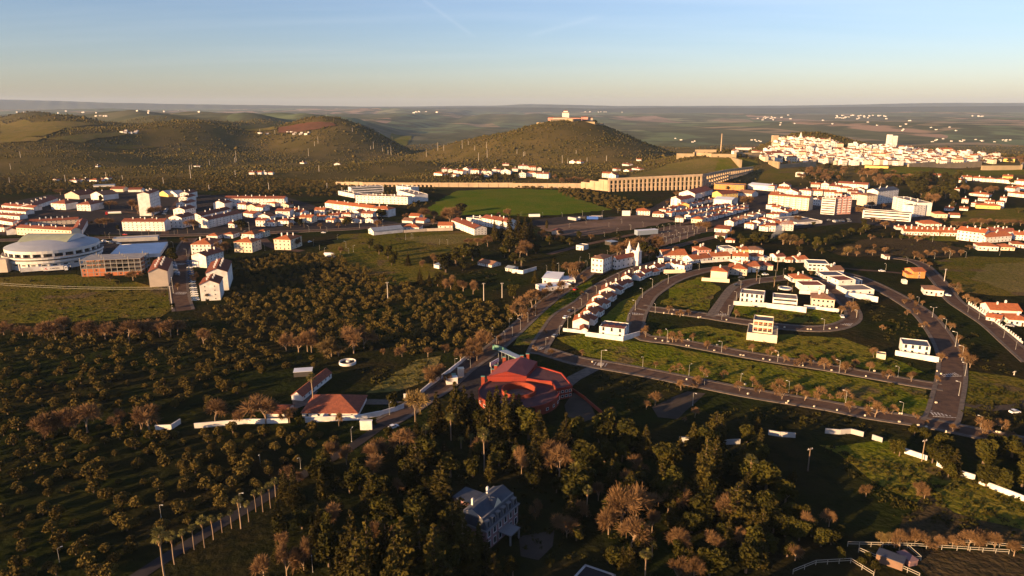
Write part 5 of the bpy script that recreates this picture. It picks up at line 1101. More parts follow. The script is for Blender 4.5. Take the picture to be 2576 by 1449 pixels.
# --- church with two spires beside the avenue
def twin_church():
    b0 = G(*tp('B2', 800, 965)); root = thing('church', 'white twin-spired church beside the avenue above the curving row', 'church', b0)
    def sub(name, A, B, depth, h, roof, rm, rise=None, cols=0, fl=2, off=0):
        a, b, u, n, L = frame(tp('B2', *A), tp('B2', *B)); c = a+u*(L/2)+n*(depth/2); uu = u if u.x*n.y-u.y*n.x > 0 else -u; ang = math.atan2(uu.y, uu.x); rise = rise or min(L, depth)*0.18
        w = link(name, wall_mesh(roof, L, depth, -1.5, h, rise, 'wall_white'), root, loc=(c.x-b0.x, c.y-b0.y, min(a.z, b.z)-b0.z), rot=ang)
        r = link('roof', roof_mesh(roof, L, depth, rise, rm), root, loc=(c.x-b0.x, c.y-b0.y, min(a.z, b.z)-b0.z+h), rot=ang)
        for f in range(fl):
            for i in range(cols): link('window', WIN['std'], w, loc=((i+.5)/cols*L-L/2, -depth/2, h/fl*f+h/fl*0.4), rot=0)
        for f in range(fl):
            for i in range(4 if cols else 0): link('window', WIN['std'], w, loc=(L/2, (i+.5)/4*depth-depth/2, h/fl*f+h/fl*0.4), rot=math.pi/2)
        return c, u, n, L, ang
    hh = hpx(b0, 36)
    sub('wall', (795, 968), (912, 978), 15, hh, 'hip', 'roof_brown', cols=3, fl=3)
    sub('wall', (912, 950), (985, 938), 10, hh*0.86, 'gx', 'roof_red', cols=2)
    c, u, n, L, ang = sub('nave', (1010, 935), (1052, 942), 20, hh*0.74, 'gy', 'roof_red', rise=2.0, cols=2)
    p = G(*tp('B2', 1052, 942))
    for j, s in enumerate((-1, 1)):
        q = c+n*(10.5)+u*(s*4.2); z = b0.z; k = MB(); h1 = hh*1.12
        k.box((0, 0, h1/2-1), (3.6, 3.6, h1+2), 'wall_white'); k.box((0, 0, h1+.1), (4.1, 4.1, .5), 'wall_white'); part('bell_tower', k, root, loc=(q.x-b0.x, q.y-b0.y, 0), rot=ang)
        k = MB(); k.tube((0, 0, 0), (0, 0, 2.6), 1.7, 1.1, 8, 'wall_white'); k.tube((0, 0, 2.6), (0, 0, 6.2), 0.8, 0.08, 8, 'wall_white'); part('spire', k, root, loc=(q.x-b0.x, q.y-b0.y, h1+.3), rot=ang)
    q = c+n*10.5; k = MB(); k.prism([(-2.6, -.4), (2.6, -.4), (2.6, .4), (-2.6, .4)], 0, hh*0.95, 'wall_white'); k.poly([(-2.6, -.4, hh*.95), (2.6, -.4, hh*.95), (0, -.4, hh*1.15)], 'wall_white'); k.poly([(2.6, .4, hh*.95), (-2.6, .4, hh*.95), (0, .4, hh*1.15)], 'wall_white'); part('gable', k, root, loc=(q.x-b0.x, q.y-b0.y, 0), rot=ang)
twin_church()
# --- arena
def arena():
    f = G(70, 683); R0 = 33.0; c = Vector((f.x, f.y+R0, 0)); c.z = HT(c.x, c.y); root = thing('arena', 'round white arena with a shallow grey dome at the left edge', 'arena', c)
    def ring(name, r0, r1, z0, z1, m, n=56, cap=None, parent=root):
        k = MB(); 
        for i in range(n):
            a, b = 2*math.pi*i/n, 2*math.pi*(i+1)/n
            k.poly([(r0*math.cos(a), r0*math.sin(a), z0), (r0*math.cos(b), r0*math.sin(b), z0), (r1*math.cos(b), r1*math.sin(b), z1), (r1*math.cos(a), r1*math.sin(a), z1)], m)
        if cap is not None: k.poly([(r1*math.cos(2*math.pi*i/n), r1*math.sin(2*math.pi*i/n), z1) for i in range(n)], cap)
        return part(name, k, parent)
    ring('wall', 31.5, 31.5, -2, 6.2, 'arena_white', cap='arena_white')
    ring('gallery_band', 33.2, 33.2, 5.2, 7.0, 'arena_white', cap='arena_white'); ring('gallery_band', 32.2, 33.2, 5.0, 5.2, 'arena_white')
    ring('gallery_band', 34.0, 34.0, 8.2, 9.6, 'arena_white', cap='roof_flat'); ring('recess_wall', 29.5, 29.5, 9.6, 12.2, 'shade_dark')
    ring('cornice', 31.8, 31.8, 12.0, 14.2, 'arena_white')
    k = MB(); n = 56; rs = [(31.8, 14.2), (28, 15.4), (22, 16.8), (14, 17.9), (7, 18.5), (0.2, 18.7)]
    for j in range(5):
        for i in range(n):
            a, b = 2*math.pi*i/n, 2*math.pi*(i+1)/n; (r0, z0), (r1, z1) = rs[j], rs[j+1]
            k.poly([(r0*math.cos(a), r0*math.sin(a), z0), (r0*math.cos(b), r0*math.sin(b), z0), (r1*math.cos(b), r1*math.sin(b), z1), (r1*math.cos(a), r1*math.sin(a), z1)], 'arena_roof')
    roof = part('dome_roof', k, root)
    k = MB(); P = []
    for i in range(13):
        t = i/12; y = -13+26*t; P.append((y, 17.4+4.0*math.sin(math.pi*t)))
    for i in range(12):
        (y0, z0), (y1, z1) = P[i], P[i+1]; k.poly([(-21, y0+4, z0), (17, y0+4, z0), (17, y1+4, z1), (-21, y1+4, z1)], 'arena_green')
    for x in (-21, 17): k.poly([(x, y+4, z) for y, z in P], 'arena_white')
    link('roof_vault', k.mesh('roof_vault'), roof)
    for i in range(28):
        a = 2*math.pi*(i+.5)/28; k = MB(); k.box((0, 0, 10.9), (1.3, 1.6, 2.7), 'arena_white'); link('column', _cache('acol', 0, lambda: k.mesh('column')), root, loc=(31.0*math.cos(a), 31.0*math.sin(a), 0), rot=a)
        k2 = MB(); k2.box((0, 0, 3.6), (0.25, 2.6, 0.9), 'glass'); link('window', _cache('awin', 0, lambda: k2.mesh('window')), root, loc=(31.55*math.cos(a), 31.55*math.sin(a), 0), rot=a)
        k3 = MB(); k3.box((0, 0, 2.5), (0.5, 0.5, 6.4), 'arena_white'); link('pilaster', _cache('apil', 0, lambda: k3.mesh('pilaster')), root, loc=(31.9*math.cos(a+.11), 31.9*math.sin(a+.11), 0), rot=a+.11)
    for (vx0, vy0, vx1, vy1) in ((166, 672, 200, 668), (-12, 686, 20, 685)):
        a, b, u, nn, L = frame((vx0, vy0), (vx1, vy1)); m = a+u*(L/2)+nn*4; k = MB(); k.box((0, 0, 4.2), (L, 8, 10.4), 'wall_buff'); part('stair_tower', k, root, loc=(m.x-c.x, m.y-c.y, 0), rot=math.atan2(u.y, u.x))
arena()
# --- unfinished concrete frame building
def concrete_frame():
    a, b, u, n, L = frame(tp('B0', 828, 1014), tp('B0', 1428, 990)); root = thing('unfinished_building', 'unfinished concrete frame building with orange brick infill beside the arena', 'building', a, math.atan2(u.y, u.x))
    nb, nd, D, hf = 10, 4, 20.0, 3.0
    for i in range(nb+1):
        for j in range(nd):
            hgt = hf*4+(1.6 if (i*7+j*3) % 4 == 0 else -0.2); k = MB(); k.box((0, 0, hgt/2-.5), (0.4, 0.4, hgt+1), 'concrete'); link('column', _cache('ccol', hgt, lambda: k.mesh('column')), root, loc=(i*L/nb, j*D/(nd-1), 0))
    for f in range(1, 5):
        k = MB(); k.box((L/2, D/2, f*hf-.2), (L+.6, D+.6, 0.28), 'concrete'); part('floor_slab', k, root)
    k = MB()
    for i in range(0, nb, 1):
        for f in range(4 if i > 2 else 4):
            if (i < 4 and f < 2) or f == 0:
                k = MB(); k.box((0, 0, 1.35), (L/nb-.45, 0.25, 2.65), 'brick_orange'); link('brick_infill', _cache('binf', round(L/nb, 2), lambda: k.mesh('brick_infill')), root, loc=((i+.5)*L/nb, 0.0, f*hf))
                if i % 2 == 0: k2 = MB(); k2.box((0, -.13, 1.5), (1.2, .12, 1.3), 'shade_dark'); link('opening_shade', _cache('cwin', 0, lambda: k2.mesh('opening_shade')), root, loc=((i+.5)*L/nb, 0, f*hf))  # dark panels on the infill stand in for shade in unglazed openings
    k = MB(); k.box((L/2, D*0.5, hf*2), (L-.6, 0.25, hf*4-.6), 'brick_orange'); part('brick_core', k, root)
concrete_frame()
# --- red building with round court
def red_hall():
    o = G(*tp('K5', 800, 1100)); root = thing('red_hall', 'large red event hall with a pink gabled roof and a round court', 'hall', o); root.scale = (1, 1, .78)
    def gp(x, y): p = G(*tp('K5', x, y)); return p-o
    # main gabled hall: front corners and far corners
    fl, fr, bl, br = gp(430, 1010), gp(1190, 1010), gp(760, 690), gp(1420, 690)
    fl.z = fr.z = bl.z = br.z = 0
    h, rise = 7.6, 2.8; mid0, mid1 = (fl+fr)/2, (bl+br)/2; q = [fl, fr, br, bl]
    k = MB(); k.prism([(p.x, p.y) for p in q], -1, h, 'red_render')
    k.poly([(fl.x, fl.y, h), (fr.x, fr.y, h), (mid0.x, mid0.y, h+rise)], 'red_render'); k.poly([(br.x, br.y, h), (bl.x, bl.y, h), (mid1.x, mid1.y, h+rise)], 'red_render'); part('wall', k, root)
    k = MB(); t = 0.25
    for (p0, p1, s) in ((fl, bl, 1), (fr, br, -1)):
        P = [(p0.x, p0.y, h+.08), (mid0.x, mid0.y, h+rise+.08), (mid1.x, mid1.y, h+rise+.08), (p1.x, p1.y, h+.08)]; k.poly(P if s < 0 else P[::-1], 'roof_pink')
    part('roof', k, root)
    # parapet along the front
    u = (fr-fl).normalized(); L = (fr-fl).length; k = MB(); k.box((0, 0, h-.5), (L+.6, .7, 1.6), 'red_render'); part('front_parapet', k, root, loc=(mid0.x, mid0.y-.3, 0), rot=math.atan2(u.y, u.x))
    # right wing: L shaped flat block
    W = [gp(1190, 1010), gp(1400, 760), gp(1560, 790), gp(1900, 900), gp(2118, 1180), gp(1810, 1245), gp(1700, 1080), gp(1450, 1060)]; P = [(p.x, p.y) for p in W]; k = MB(); k.prism(P, -1, 6.0, 'orange_render', 'roof_dark_red'); wing = part('side_wing', k, root)
    for i in range(len(P)):
        (x0, y0), (x1, y1) = P[i], P[(i+1) % len(P)]; d = math.hypot(x1-x0, y1-y0); k = MB(); k.box((0, 0, 6.3), (d, .4, .8), 'red_render'); link('parapet', k.mesh('parapet'), wing, loc=((x0+x1)/2, (y0+y1)/2, 0), rot=math.atan2(y1-y0, x1-x0))
    a, b = W[5], W[4]; u = (b-a).normalized(); ang = math.atan2(u.y, u.x); L = (b-a).length
    for f in range(2):
        for i in range(4): link('window', WIN['std'], wing, loc=(a.x+u.x*L*(i+.5)/4, a.y+u.y*L*(i+.5)/4, 0.9+f*2.7), rot=ang, scale=0.9)
    # round drum with its ringed court
    c = gp(1050, 1230); rd = 17.0; n = 48; k = MB(); ri = 6.8
    for i in range(n):
        A, B = 2*math.pi*i/n, 2*math.pi*(i+1)/n; ca, sa, cb, sb = math.cos(A), math.sin(A), math.cos(B), math.sin(B)
        k.poly([(rd*ca, rd*sa, -1), (rd*cb, rd*sb, -1), (rd*cb, rd*sb, 5.0), (rd*ca, rd*sa, 5.0)], 'orange_render')
        k.poly([(rd*ca, rd*sa, 4.4), (rd*cb, rd*sb, 4.4), (ri*cb, ri*sb, 4.4), (ri*ca, ri*sa, 4.4)], 'roof_dark_red')
        for (r0, r1, z0, z1) in ((rd-.5, rd-.5, 4.4, 5.0), ):
            k.poly([(r0*cb, r0*sb, z0), (r0*ca, r0*sa, z0), (r1*ca, r1*sa, z1), (r1*cb, r1*sb, z1)], 'red_render'); k.poly([(rd*ca, rd*sa, 5.0), (rd*cb, rd*sb, 5.0), (r1*cb, r1*sb, 5.0), (r1*ca, r1*sa, 5.0)], 'red_render')
    drum = part('round_drum', k, root, loc=(c.x, c.y, 0))
    k = MB()
    for i in range(n):
        A, B = 2*math.pi*i/n, 2*math.pi*(i+1)/n; ca, sa, cb, sb = math.cos(A), math.sin(A), math.cos(B), math.sin(B)
        for (r0, r1, z0, z1) in ((ri+.5, ri+.5, 4.4, 6.4), (ri+.5, ri, 6.4, 6.4)): k.poly([(r0*ca, r0*sa, z0), (r0*cb, r0*sb, z0), (r1*cb, r1*sb, z1), (r1*ca, r1*sa, z1)], 'orange_render')
        k.poly([(ri*cb, ri*sb, 2.0), (ri*ca, ri*sa, 2.0), (ri*ca, ri*sa, 6.4), (ri*cb, ri*sb, 6.4)], 'orange_render')
    k.poly([((ri)*math.cos(2*math.pi*i/n), (ri)*math.sin(2*math.pi*i/n), 2.4) for i in range(n)], 'pavement'); link('court_ring', k.mesh('court_ring'), drum)
    for i in range(12):
        A = math.radians(200+i*14); link('window', WIN['std'], drum, loc=(rd*math.cos(A), rd*math.sin(A), 1.2), rot=A+math.pi/2)
    # free-standing orange fins along the front and side
    for (x, y, hh) in ((330, 1010, 7.5), (520, 770, 5.0), (585, 720, 6.0), (755, 540, 6.0), (1110, 520, 6.5), (1225, 500, 7)):
        p = gp(x, y); k = MB(); k.box((0, 0, hh/2-.5), (1.5, .9, hh+1), 'orange_render'); k.box((0, 0, hh+.1), (1.7, 1.1, .2), 'green_paint'); part('fin', k, root, loc=(p.x, p.y, 0))
    # cream plant box
    p = gp(950, 560); k = MB(); k.box((0, 0, 1.8), (5, 4, 4), 'wall_cream'); part('plant_room', k, root, loc=(p.x, p.y, 0))
red_hall()
def hall_sign():
    p = G(*tp('K5', 490, 790)); q = G(*tp('K5', 640, 700)); d = q-p; d.z = 0; L = d.length*0.95; root = thing('roadside_sign', 'slanting white letter sign on posts beside the red hall', 'sign', p, math.atan2(d.y, d.x))
    for x in (0.2, L): k = MB(); k.tube((x, 0, -.5), (x, 0, 6.4), .12, .12, 6, 'metal_grey'); part('post', k, root)
    k = MB(); k.box((L/2, 0, 6.6), (L+1.2, .2, 2.0), 'sign_white'); part('board', k, root)
    for i in range(6):
        k = MB(); x = (i+.5)*L/6; r = .42
        for j in range(9): 
            A, B = math.radians(50+j*30), math.radians(80+j*30); k.tube((x+r*math.cos(A), -.16, 6.6+1.5*r*math.sin(A)), (x+r*math.cos(B), -.16, 6.6+1.5*r*math.sin(B)), .08, .08, 4, 'letter_brown', cap=False)
        part('letter', k, root)
hall_sign()
def canopy():
    pts = [tp('K5', 640, 380), tp('K5', 1060, 560), tp('K5', 1100, 500), tp('K5', 800, 360)]; P = [G(*p) for p in pts]; o = P[0]; root = thing('canopy', 'long blue-grey carport canopy on thin posts behind the red hall', 'canopy', o)
    k = MB(); k.prism([(p.x-o.x, p.y-o.y) for p in P], 3.4, 3.6, 'canopy_blue'); part('roof', k, root)
    for i in range(7):
        t = i/6; p = P[0].lerp(P[1], t)-o; k = MB(); k.tube((0, 0, -.5), (0, 0, 3.4), .09, .09, 6, 'metal_grey'); link('post', _cache('cpost', 0, lambda: k.mesh('post')), root, loc=(p.x, p.y, 0))
canopy()
wall_run('boundary_wall', 'curved green-topped wall behind the carport of the red hall', 'wall', [tp('K5', 530, 215), tp('K5', 720, 270), tp('K5', 900, 370), tp('K5', 1060, 440), tp('K5', 1190, 495)], 2.6, m='green_paint')
wall_run('boundary_wall', 'low reddish wall running down from the red hall into the trees', 'wall', [tp('C2', 600, 870), tp('C2', 740, 970), tp('C2', 900, 1110), tp('C2', 1040, 1230)], 1.2, m='orange_render')
# --- farm on the left
bt('C1', 'barn', 'long white barn with a red tiled roof beside a tall palm', 'barn', 360, 968, 470, 978, 27, 50, roof='gy', rise=1.8, rm=R, fl=1, wf=0, ws=7, over=0.3, door=False)
bt('C1', 'farmhouse', 'farmhouse with a broad pink-lit hipped tile roof behind a white wall', 'farmhouse', 465, 1140, 1022, 1148, 17, 48, roof='hip', rise=4.2, rm=R, fl=1, wf=5, ws=0)
bt('C1', 'outbuilding', 'low tiled outbuilding behind the white wall left of the farmhouse', 'outbuilding', 110, 1150, 315, 1152, 8, 22, roof='gx', rm=R, wf=0, fl=1)
WL = [('white roadside wall left of the farm gate', [tp('C0', 1570, 1270), tp('C0', 1725, 1262), tp('C0', 1815, 1205)]), ('white roadside wall below the leafless trees', [tp('C0', 1962, 1250), tp('C0', 2210, 1228), tp('C0', 2500, 1203), tp('C1', 60, 1205)]),
      ('white roadside wall in front of the tiled outbuilding', [tp('C1', 60, 1205), tp('C1', 320, 1195)]), ('long white wall in front of the farmhouse curving to the gate', [tp('C1', 500, 1192), tp('C1', 780, 1178), tp('C1', 1030, 1166), tp('C1', 1250, 1125), tp('C1', 1400, 1082), tp('C1', 1485, 1052)]),
      ('white gate walls at the bend of the farm lane', [tp('C1', 1490, 948), tp('C1', 1610, 945)]), ('pale wall climbing beside the avenue below bare trees', [tp('C1', 1655, 915), tp('C1', 1745, 840), tp('C1', 1950, 695), tp('C1', 2060, 605), tp('C1', 2190, 495)])]
for l, p in WL: wall_run('white_wall', l, 'wall', p, 1.9)
WR = [('broken white wall across the shaded meadow, left piece', [tp('C3', 0, 1315), tp('C3', 120, 1335), tp('C3', 275, 1345)]), ('white panelled wall across the shaded meadow, middle piece', [tp('C3', 572, 1300), tp('C3', 730, 1312), tp('C3', 830, 1302), tp('C3', 960, 1335)]), ('short white wall piece right of the middle one', [tp('C3', 1045, 1360), tp('C3', 1150, 1395)]),
      ('sunlit white wall descending to the right, upper piece', [tp('D3', 1330, 200), tp('D3', 1600, 290)]), ('sunlit white wall descending to the right, middle piece', [tp('D3', 1695, 340), tp('D3', 1775, 375)]), ('sunlit white wall descending to the right, lower piece', [tp('D3', 1885, 425), tp('D3', 2080, 485)]), ('white wall leaving the picture at the right edge', [tp('D3', 2120, 520), tp('D3', 2240, 570), tp('D3', 2576, 700)]), ('low white wall in the dark trees right of the park', [tp('D2', 1680, 95), tp('D2', 2100, 130), tp('D2', 2295, 118)])]
for i, (l, p) in enumerate(WR): wall_run('white_wall', l, 'wall', p, 1.8, panel=6.0, m='wall_white' if 2 < i < 7 else 'wall_grey')  # shaded pieces of white wall take grey: their shade is put into the colour
def cistern():
    c = G(*tp('C1', 922, 600)); r = 80/4*mpp(c); root = thing('cistern', 'round whitewashed cistern with a low wall in the olive meadow', 'cistern', c); n = 28
    for i in range(n):
        a = 2*math.pi*(i+.5)/n; k = MB(); k.box((0, 0, .4), (2*math.pi*r/n*1.02, .35, 1.8), 'wall_white'); link('wall_panel', _cache('cis', 0, lambda: k.mesh('wall_panel')), root, loc=(r*math.cos(a), r*math.sin(a), 0), rot=a+math.pi/2)
    k = MB(); k.poly([(r*math.cos(2*math.pi*i/n), r*math.sin(2*math.pi*i/n), .5) for i in range(n)], 'asphalt_dark'); part('water', k, root)
    k = MB(); k.tube((0, 1, 0), (0, 1, 1.4), 1.1, .9, 10, 'wall_white'); part('fountain', k, root)
cistern()
def small_box(name, label, cat, tile, x, y, w, d, h, m, top=None, rz=0.2):
    p = G(*tp(tile, x, y)); root = thing(name, label, cat, p, rz); k = MB(); k.box((0, 0, h/2-.3), (w, d, h+.6), m); part('body', k, root); k = MB(); k.box((0, 0, h+.06), (w+.3, d+.3, .14), top or m); part('top', k, root); return root
small_box('lean_to', 'small shelter with a flat pale sheet roof in the olive meadow', 'shelter', 'C1', 478, 712, 8, 5, 2.4, 'shade_dark', 'roof_white')
small_box('signboard', 'white box-shaped sign beside the farm road junction', 'sign', 'C1', 1112, 1262, 4.5, 1.2, 3.6, 'wall_white', rz=0.0)
small_box('water_tank', 'pale cylindrical-looking tank in the car park', 'tank', 'C1', 2062, 730, 2.6, 2.6, 4.0, 'wall_cream')
small_box('kiosk', 'small white kiosk beside the car park of the red hall', 'kiosk', 'C1', 1970, 800, 5, 3, 3.0, 'wall_white')
small_box('recycling_bin', 'green recycling bin at the car park edge', 'bin', 'C1', 1990, 745, 1.6, 1.6, 1.8, 'green_paint')
# --- mansion in the park
def mansion():
    a, b, u, n, L = frame(tp('K7', 990, 1450), tp('K7', 1625, 880)); D = 10.0; c = a+u*(L/2)+n*(D/2); uu = u if u.x*n.y-u.y*n.x > 0 else -u
    root = thing('mansion', 'dark slate-roofed pink mansion standing among the park trees', 'mansion', Vector((c.x, c.y, min(a.z, b.z))), math.atan2(uu.y, uu.x)); h = 6.4
    k = MB(); k.box((0, 0, h/2-1), (L, D, h+2), 'wall_mauve'); part('wall', k, root)
    k = MB(); k.box((0, 0, h+.2), (L+.8, D+.8, .4), 'trim_dim'); part('cornice', k, root)
    k = MB(); x, y = L/2, D/2; B = [(-x, -y), (x, -y), (x, y), (-x, y)]; T = [(-x+.4, -y+1.6), (x-.4, -y+1.6), (x-.4, y-1.6), (-x+.4, y-1.6)]
    for i in range(4): j = (i+1) % 4; k.poly([(B[i][0], B[i][1], h+.4), (B[j][0], B[j][1], h+.4), (T[j][0], T[j][1], h+3.4), (T[i][0], T[i][1], h+3.4)], 'roof_slate')
    r1, r2 = (-x+.4, 0, h+5.2), (x-.4, 0, h+5.2); t3 = [(p[0], p[1], h+3.4) for p in T]
    k.poly([t3[0], t3[1], r2, r1], 'roof_slate'); k.poly([t3[2], t3[3], r1, r2], 'roof_slate'); k.poly([t3[1], t3[2], r2], 'wall_buff'); k.poly([t3[3], t3[0], r1], 'wall_buff'); rf = part('roof', k, root)
    k = MB(); k.box((0, 0, h+3.45), (L-.4, D-2.8, .16), 'trim_dim'); link('roof_edge', k.mesh('roof_edge'), rf)
    for i in range(6):
        t = (i+.5)/6*L-x; k = MB(); k.box((0, 0, 1.1), (1.5, 1.4, 2.2), 'trim_dim'); k.box((0, -.72, 1.1), (.9, .1, 1.6), 'glass'); link('dormer', _cache('dorm', 0, lambda: k.mesh('dormer')), rf, loc=(t, -y+.9, h+.5))
        for f in range(2): link('window', WIN['tall'], root, loc=(t, -y, .8+f*3.4))
    k = MB(); k.poly([(-2, -y+1.7, h+3.4), (2, -y+1.7, h+3.4), (0, -y+1.7, h+6.0)], 'wall_cream'); k.poly([(-2, -y+1.7, h+3.4), (0, -y+1.7, h+6.0), (0, 0, h+5.2)], 'roof_slate'); k.poly([(0, -y+1.7, h+6.0), (2, -y+1.7, h+3.4), (0, 0, h+5.2)], 'roof_slate'); link('gable_dormer', k.mesh('gable_dormer'), rf)
    k = MB(); k.box((0, -y-2.2, 3.4), (5, 4.4, .35), 'trim_dim'); part('porch_roof', k, root)
    for sx in (-1, 1): k = MB(); k.box((sx*2.2, -y-4.0, 1.6), (.4, .4, 3.6), 'trim_dim'); part('porch_column', k, root)
    for (xx, yy) in ((-x*0.5, 2.5), (x*0.4, 2.5)): link('chimney', CHIM, rf, loc=(xx, yy, h+4.4), scale=.75)
    # rear pink wing with a dark roof
    k = MB(); k.box((x*0.62, D*0.5+4.5, h*0.45-1), (L*0.38, 9, h*0.9+2), 'wall_mauve'); w = part('rear_wing', k, root); k = MB(); k.box((x*.62, D*.5+4.5, h*.9+.15), (L*.38+.6, 9.6, .3), 'roof_slate'); link('wing_roof', k.mesh('wing_roof'), w)
mansion()
def pool():
    P = [G(*tp('D2', x, y)) for x, y in ((740, 1350), (1030, 1449), (900, 1560), (600, 1500))]; o = P[0]; root = thing('swimming_pool', 'covered swimming pool with a pale rim at the bottom edge', 'pool', o)
    k = MB(); k.prism([(p.x-o.x, p.y-o.y) for p in P], .1, .25, 'asphalt_dark'); part('cover', k, root)
    for i in range(4):
        a, b = P[i]-o, P[(i+1) % 4]-o; d = b-a; k = MB(); k.box((0, 0, .2), (Vector((d.x, d.y)).length+.5, .6, .35), 'wall_grey'); part('rim', k, root, loc=((a.x+b.x)/2, (a.y+b.y)/2, 0), rot=math.atan2(d.y, d.x))
pool()
# ---------------------------------------------------------------- vegetation
mat('olive_leaf', (0.094, 0.064, 0.013), 0.9, objvar=0.3, col2=(0.066, 0.051, 0.011), vscale=0.5, spec=0.1)
mat('evergreen_leaf', (0.048, 0.040, 0.005), 0.9, objvar=0.4, col2=(0.026, 0.026, 0.004), vscale=0.3, spec=0.1)
mat('conifer_leaf', (0.054, 0.040, 0.006), 0.9, objvar=0.4, col2=(0.029, 0.025, 0.005), vscale=0.3, spec=0.1)
mat('palm_leaf', (0.105, 0.092, 0.020), 0.8, objvar=0.2, spec=0.2)
mat('palm_skirt', (0.20, 0.125, 0.06), 0.9, objvar=0.2)
mat('bark', (0.13, 0.09, 0.06), 0.95, objvar=0.2)
mat('bark_pale', (0.24, 0.17, 0.11), 0.95, objvar=0.25)
mat('twig_brown', (0.165, 0.094, 0.042), 0.95, objvar=0.3, spec=0.1)
mat('twig_yellow', (0.17, 0.115, 0.042), 0.95, objvar=0.25, spec=0.1)
def scrub_mat():
    m = bpy.data.materials.new('scrub_leaf'); m.use_nodes = True; t = m.node_tree; b = t.nodes['Principled BSDF']; b.inputs['Roughness'].default_value = 1; b.inputs['Specular IOR Level'].default_value = 0.05
    g = t.nodes.new('ShaderNodeNewGeometry'); r = t.nodes.new('ShaderNodeValToRGB'); t.links.new(g.outputs['Random Per Island'], r.inputs[0]); t.links.new(r.outputs[0], b.inputs['Base Color'])
    e = r.color_ramp.elements; e[0].color = (0.044, 0.042, 0.010, 1); e[1].color = (0.105, 0.076, 0.022, 1); k = e.new(0.5); k.color = (0.070, 0.058, 0.015, 1); M['scrub_leaf'] = m
scrub_mat()
def rquads(P, size, rng, up=0.0):
    """random oriented leaf quads at points P -> verts, faces"""
    n = len(P); a = rng.normal(size=(n, 3)); a[:, 2] *= (1-up); a /= np.linalg.norm(a, axis=1)[:, None]
    b = rng.normal(size=(n, 3)); b -= (b*a).sum(1)[:, None]*a; b /= np.linalg.norm(b, axis=1)[:, None]
    s = (size*rng.uniform(0.6, 1.3, n))[:, None]; s2 = s*rng.uniform(0.45, 0.9, (n, 1))
    V = np.stack([P-a*s-b*s2*0.6, P+a*s*0.2-b*s2, P+a*s+b*s2*0.5, P-a*s*0.3+b*s2], 1).reshape(-1, 3)
    return V, np.arange(4*n).reshape(-1, 4)
def lobes(rng, L, n, shell=0.75):
    """points spread through a union of ellipsoidal lobes [(cx,cy,cz,rx,ry,rz)]"""
    out = []; w = np.array([l[3]*l[4]+l[3]*l[5] for l in L]); w = w/w.sum()
    for l, k in zip(L, rng.multinomial(n, w)):
        d = rng.normal(size=(k, 3)); d /= np.linalg.norm(d, axis=1)[:, None]; r = rng.uniform(shell**3, 1.08, k)**(1/3)
        out.append(np.array(l[:3])+d*r[:, None]*np.array(l[3:]))
    return np.concatenate(out)
def tubes_mesh(name, segs, m, n=5):
    mb = MB()
    for p, q, r0, r1 in segs: mb.tube(p, q, r0, r1, n, m, cap=False)
    return mb.mesh(name)
def olive_proto(seed, leaves, size):
    rng = np.random.default_rng(seed); k = rng.integers(5, 8); L = []
    for i in range(k):
        a = 2*math.pi*i/k+rng.uniform(-.4, .4); r = rng.uniform(.7, 1.5); L.append((r*math.cos(a), r*math.sin(a), rng.uniform(1.4, 2.9), rng.uniform(.9, 1.6), rng.uniform(.9, 1.6), rng.uniform(.8, 1.2)))
    L.append((0, 0, 2.9, 1.3, 1.3, 1.0)); V, F = rquads(lobes(rng, L, leaves), size, rng)
    S_ = [((0, 0, -.4), (0.1, 0, .7), .34, .26)]+[((0.1, 0, .7), (l[0]*.7, l[1]*.7, l[2]-.3), .17, .06) for l in L[:4]]
    return V, F, S_
OL = []
for i in range(6):
    V, F_, S_ = olive_proto(20+i, 560, 0.34); OL.append((npmesh('crown', V, F_, ['olive_leaf']), tubes_mesh('trunk', S_, 'bark')))
def bare_proto(seed, H=9.0, spread=0.55, twigs=1900, tw=0.045, m='twig_brown', trunk='bark_pale', levels=4):
    rng = np.random.default_rng(seed); segs = []; tips = []
    def grow(p, d, L, r, lev):
        q = p+d*L; segs.append((tuple(p), tuple(q), r, r*0.62)); 
        if lev == 0: tips.append((q, d)); return
        for _ in range(int(rng.integers(2, 4)) if lev < levels else 4):
            nd = d+rng.normal(size=3)*spread; nd[2] += 0.20; nd /= np.linalg.norm(nd); grow(q-d*L*rng.uniform(0, .3), nd, L*rng.uniform(.62, .85), r*0.6, lev-1)
    grow(np.array([0, 0, -.3]), np.array([0, 0, 1.0]), H*0.20, H*0.022, levels)
    T = np.array([t[0] for t in tips]); Dv = np.array([t[1] for t in tips]); idx = rng.integers(0, len(T), twigs)
    P = T[idx]-Dv[idx]*rng.uniform(-.2, 1.0, (twigs, 1))*H*0.06; d = Dv[idx]+rng.normal(size=(twigs, 3))*0.75; d[:, 2] += .15; d /= np.linalg.norm(d, axis=1)[:, None]
    L = rng.uniform(.08, .17, (twigs, 1))*H; s = np.cross(d, rng.normal(size=(twigs, 3))); s /= np.linalg.norm(s, axis=1)[:, None]; w = tw*H/9
    V = np.stack([P-s*w, P+s*w, P+d*L+s*w*.4, P+d*L-s*w*.4], 1).reshape(-1, 3); Fq = np.arange(4*twigs).reshape(-1, 4)
    return npmesh('crown', V, Fq, [m]), tubes_mesh('trunk', [s_ for s_ in segs], trunk, 4), float(V[:, 2].max()), float(np.abs(V[:, :2]).max())
BARE = [bare_proto(50+i, spread=0.5+0.05*(i % 3)) for i in range(5)]
BAREY = [bare_proto(70+i, spread=0.42, m='twig_yellow', tw=0.06) for i in range(3)]
STREET = [bare_proto(90+i, H=6.0, spread=0.5, twigs=700, tw=0.06) for i in range(4)]
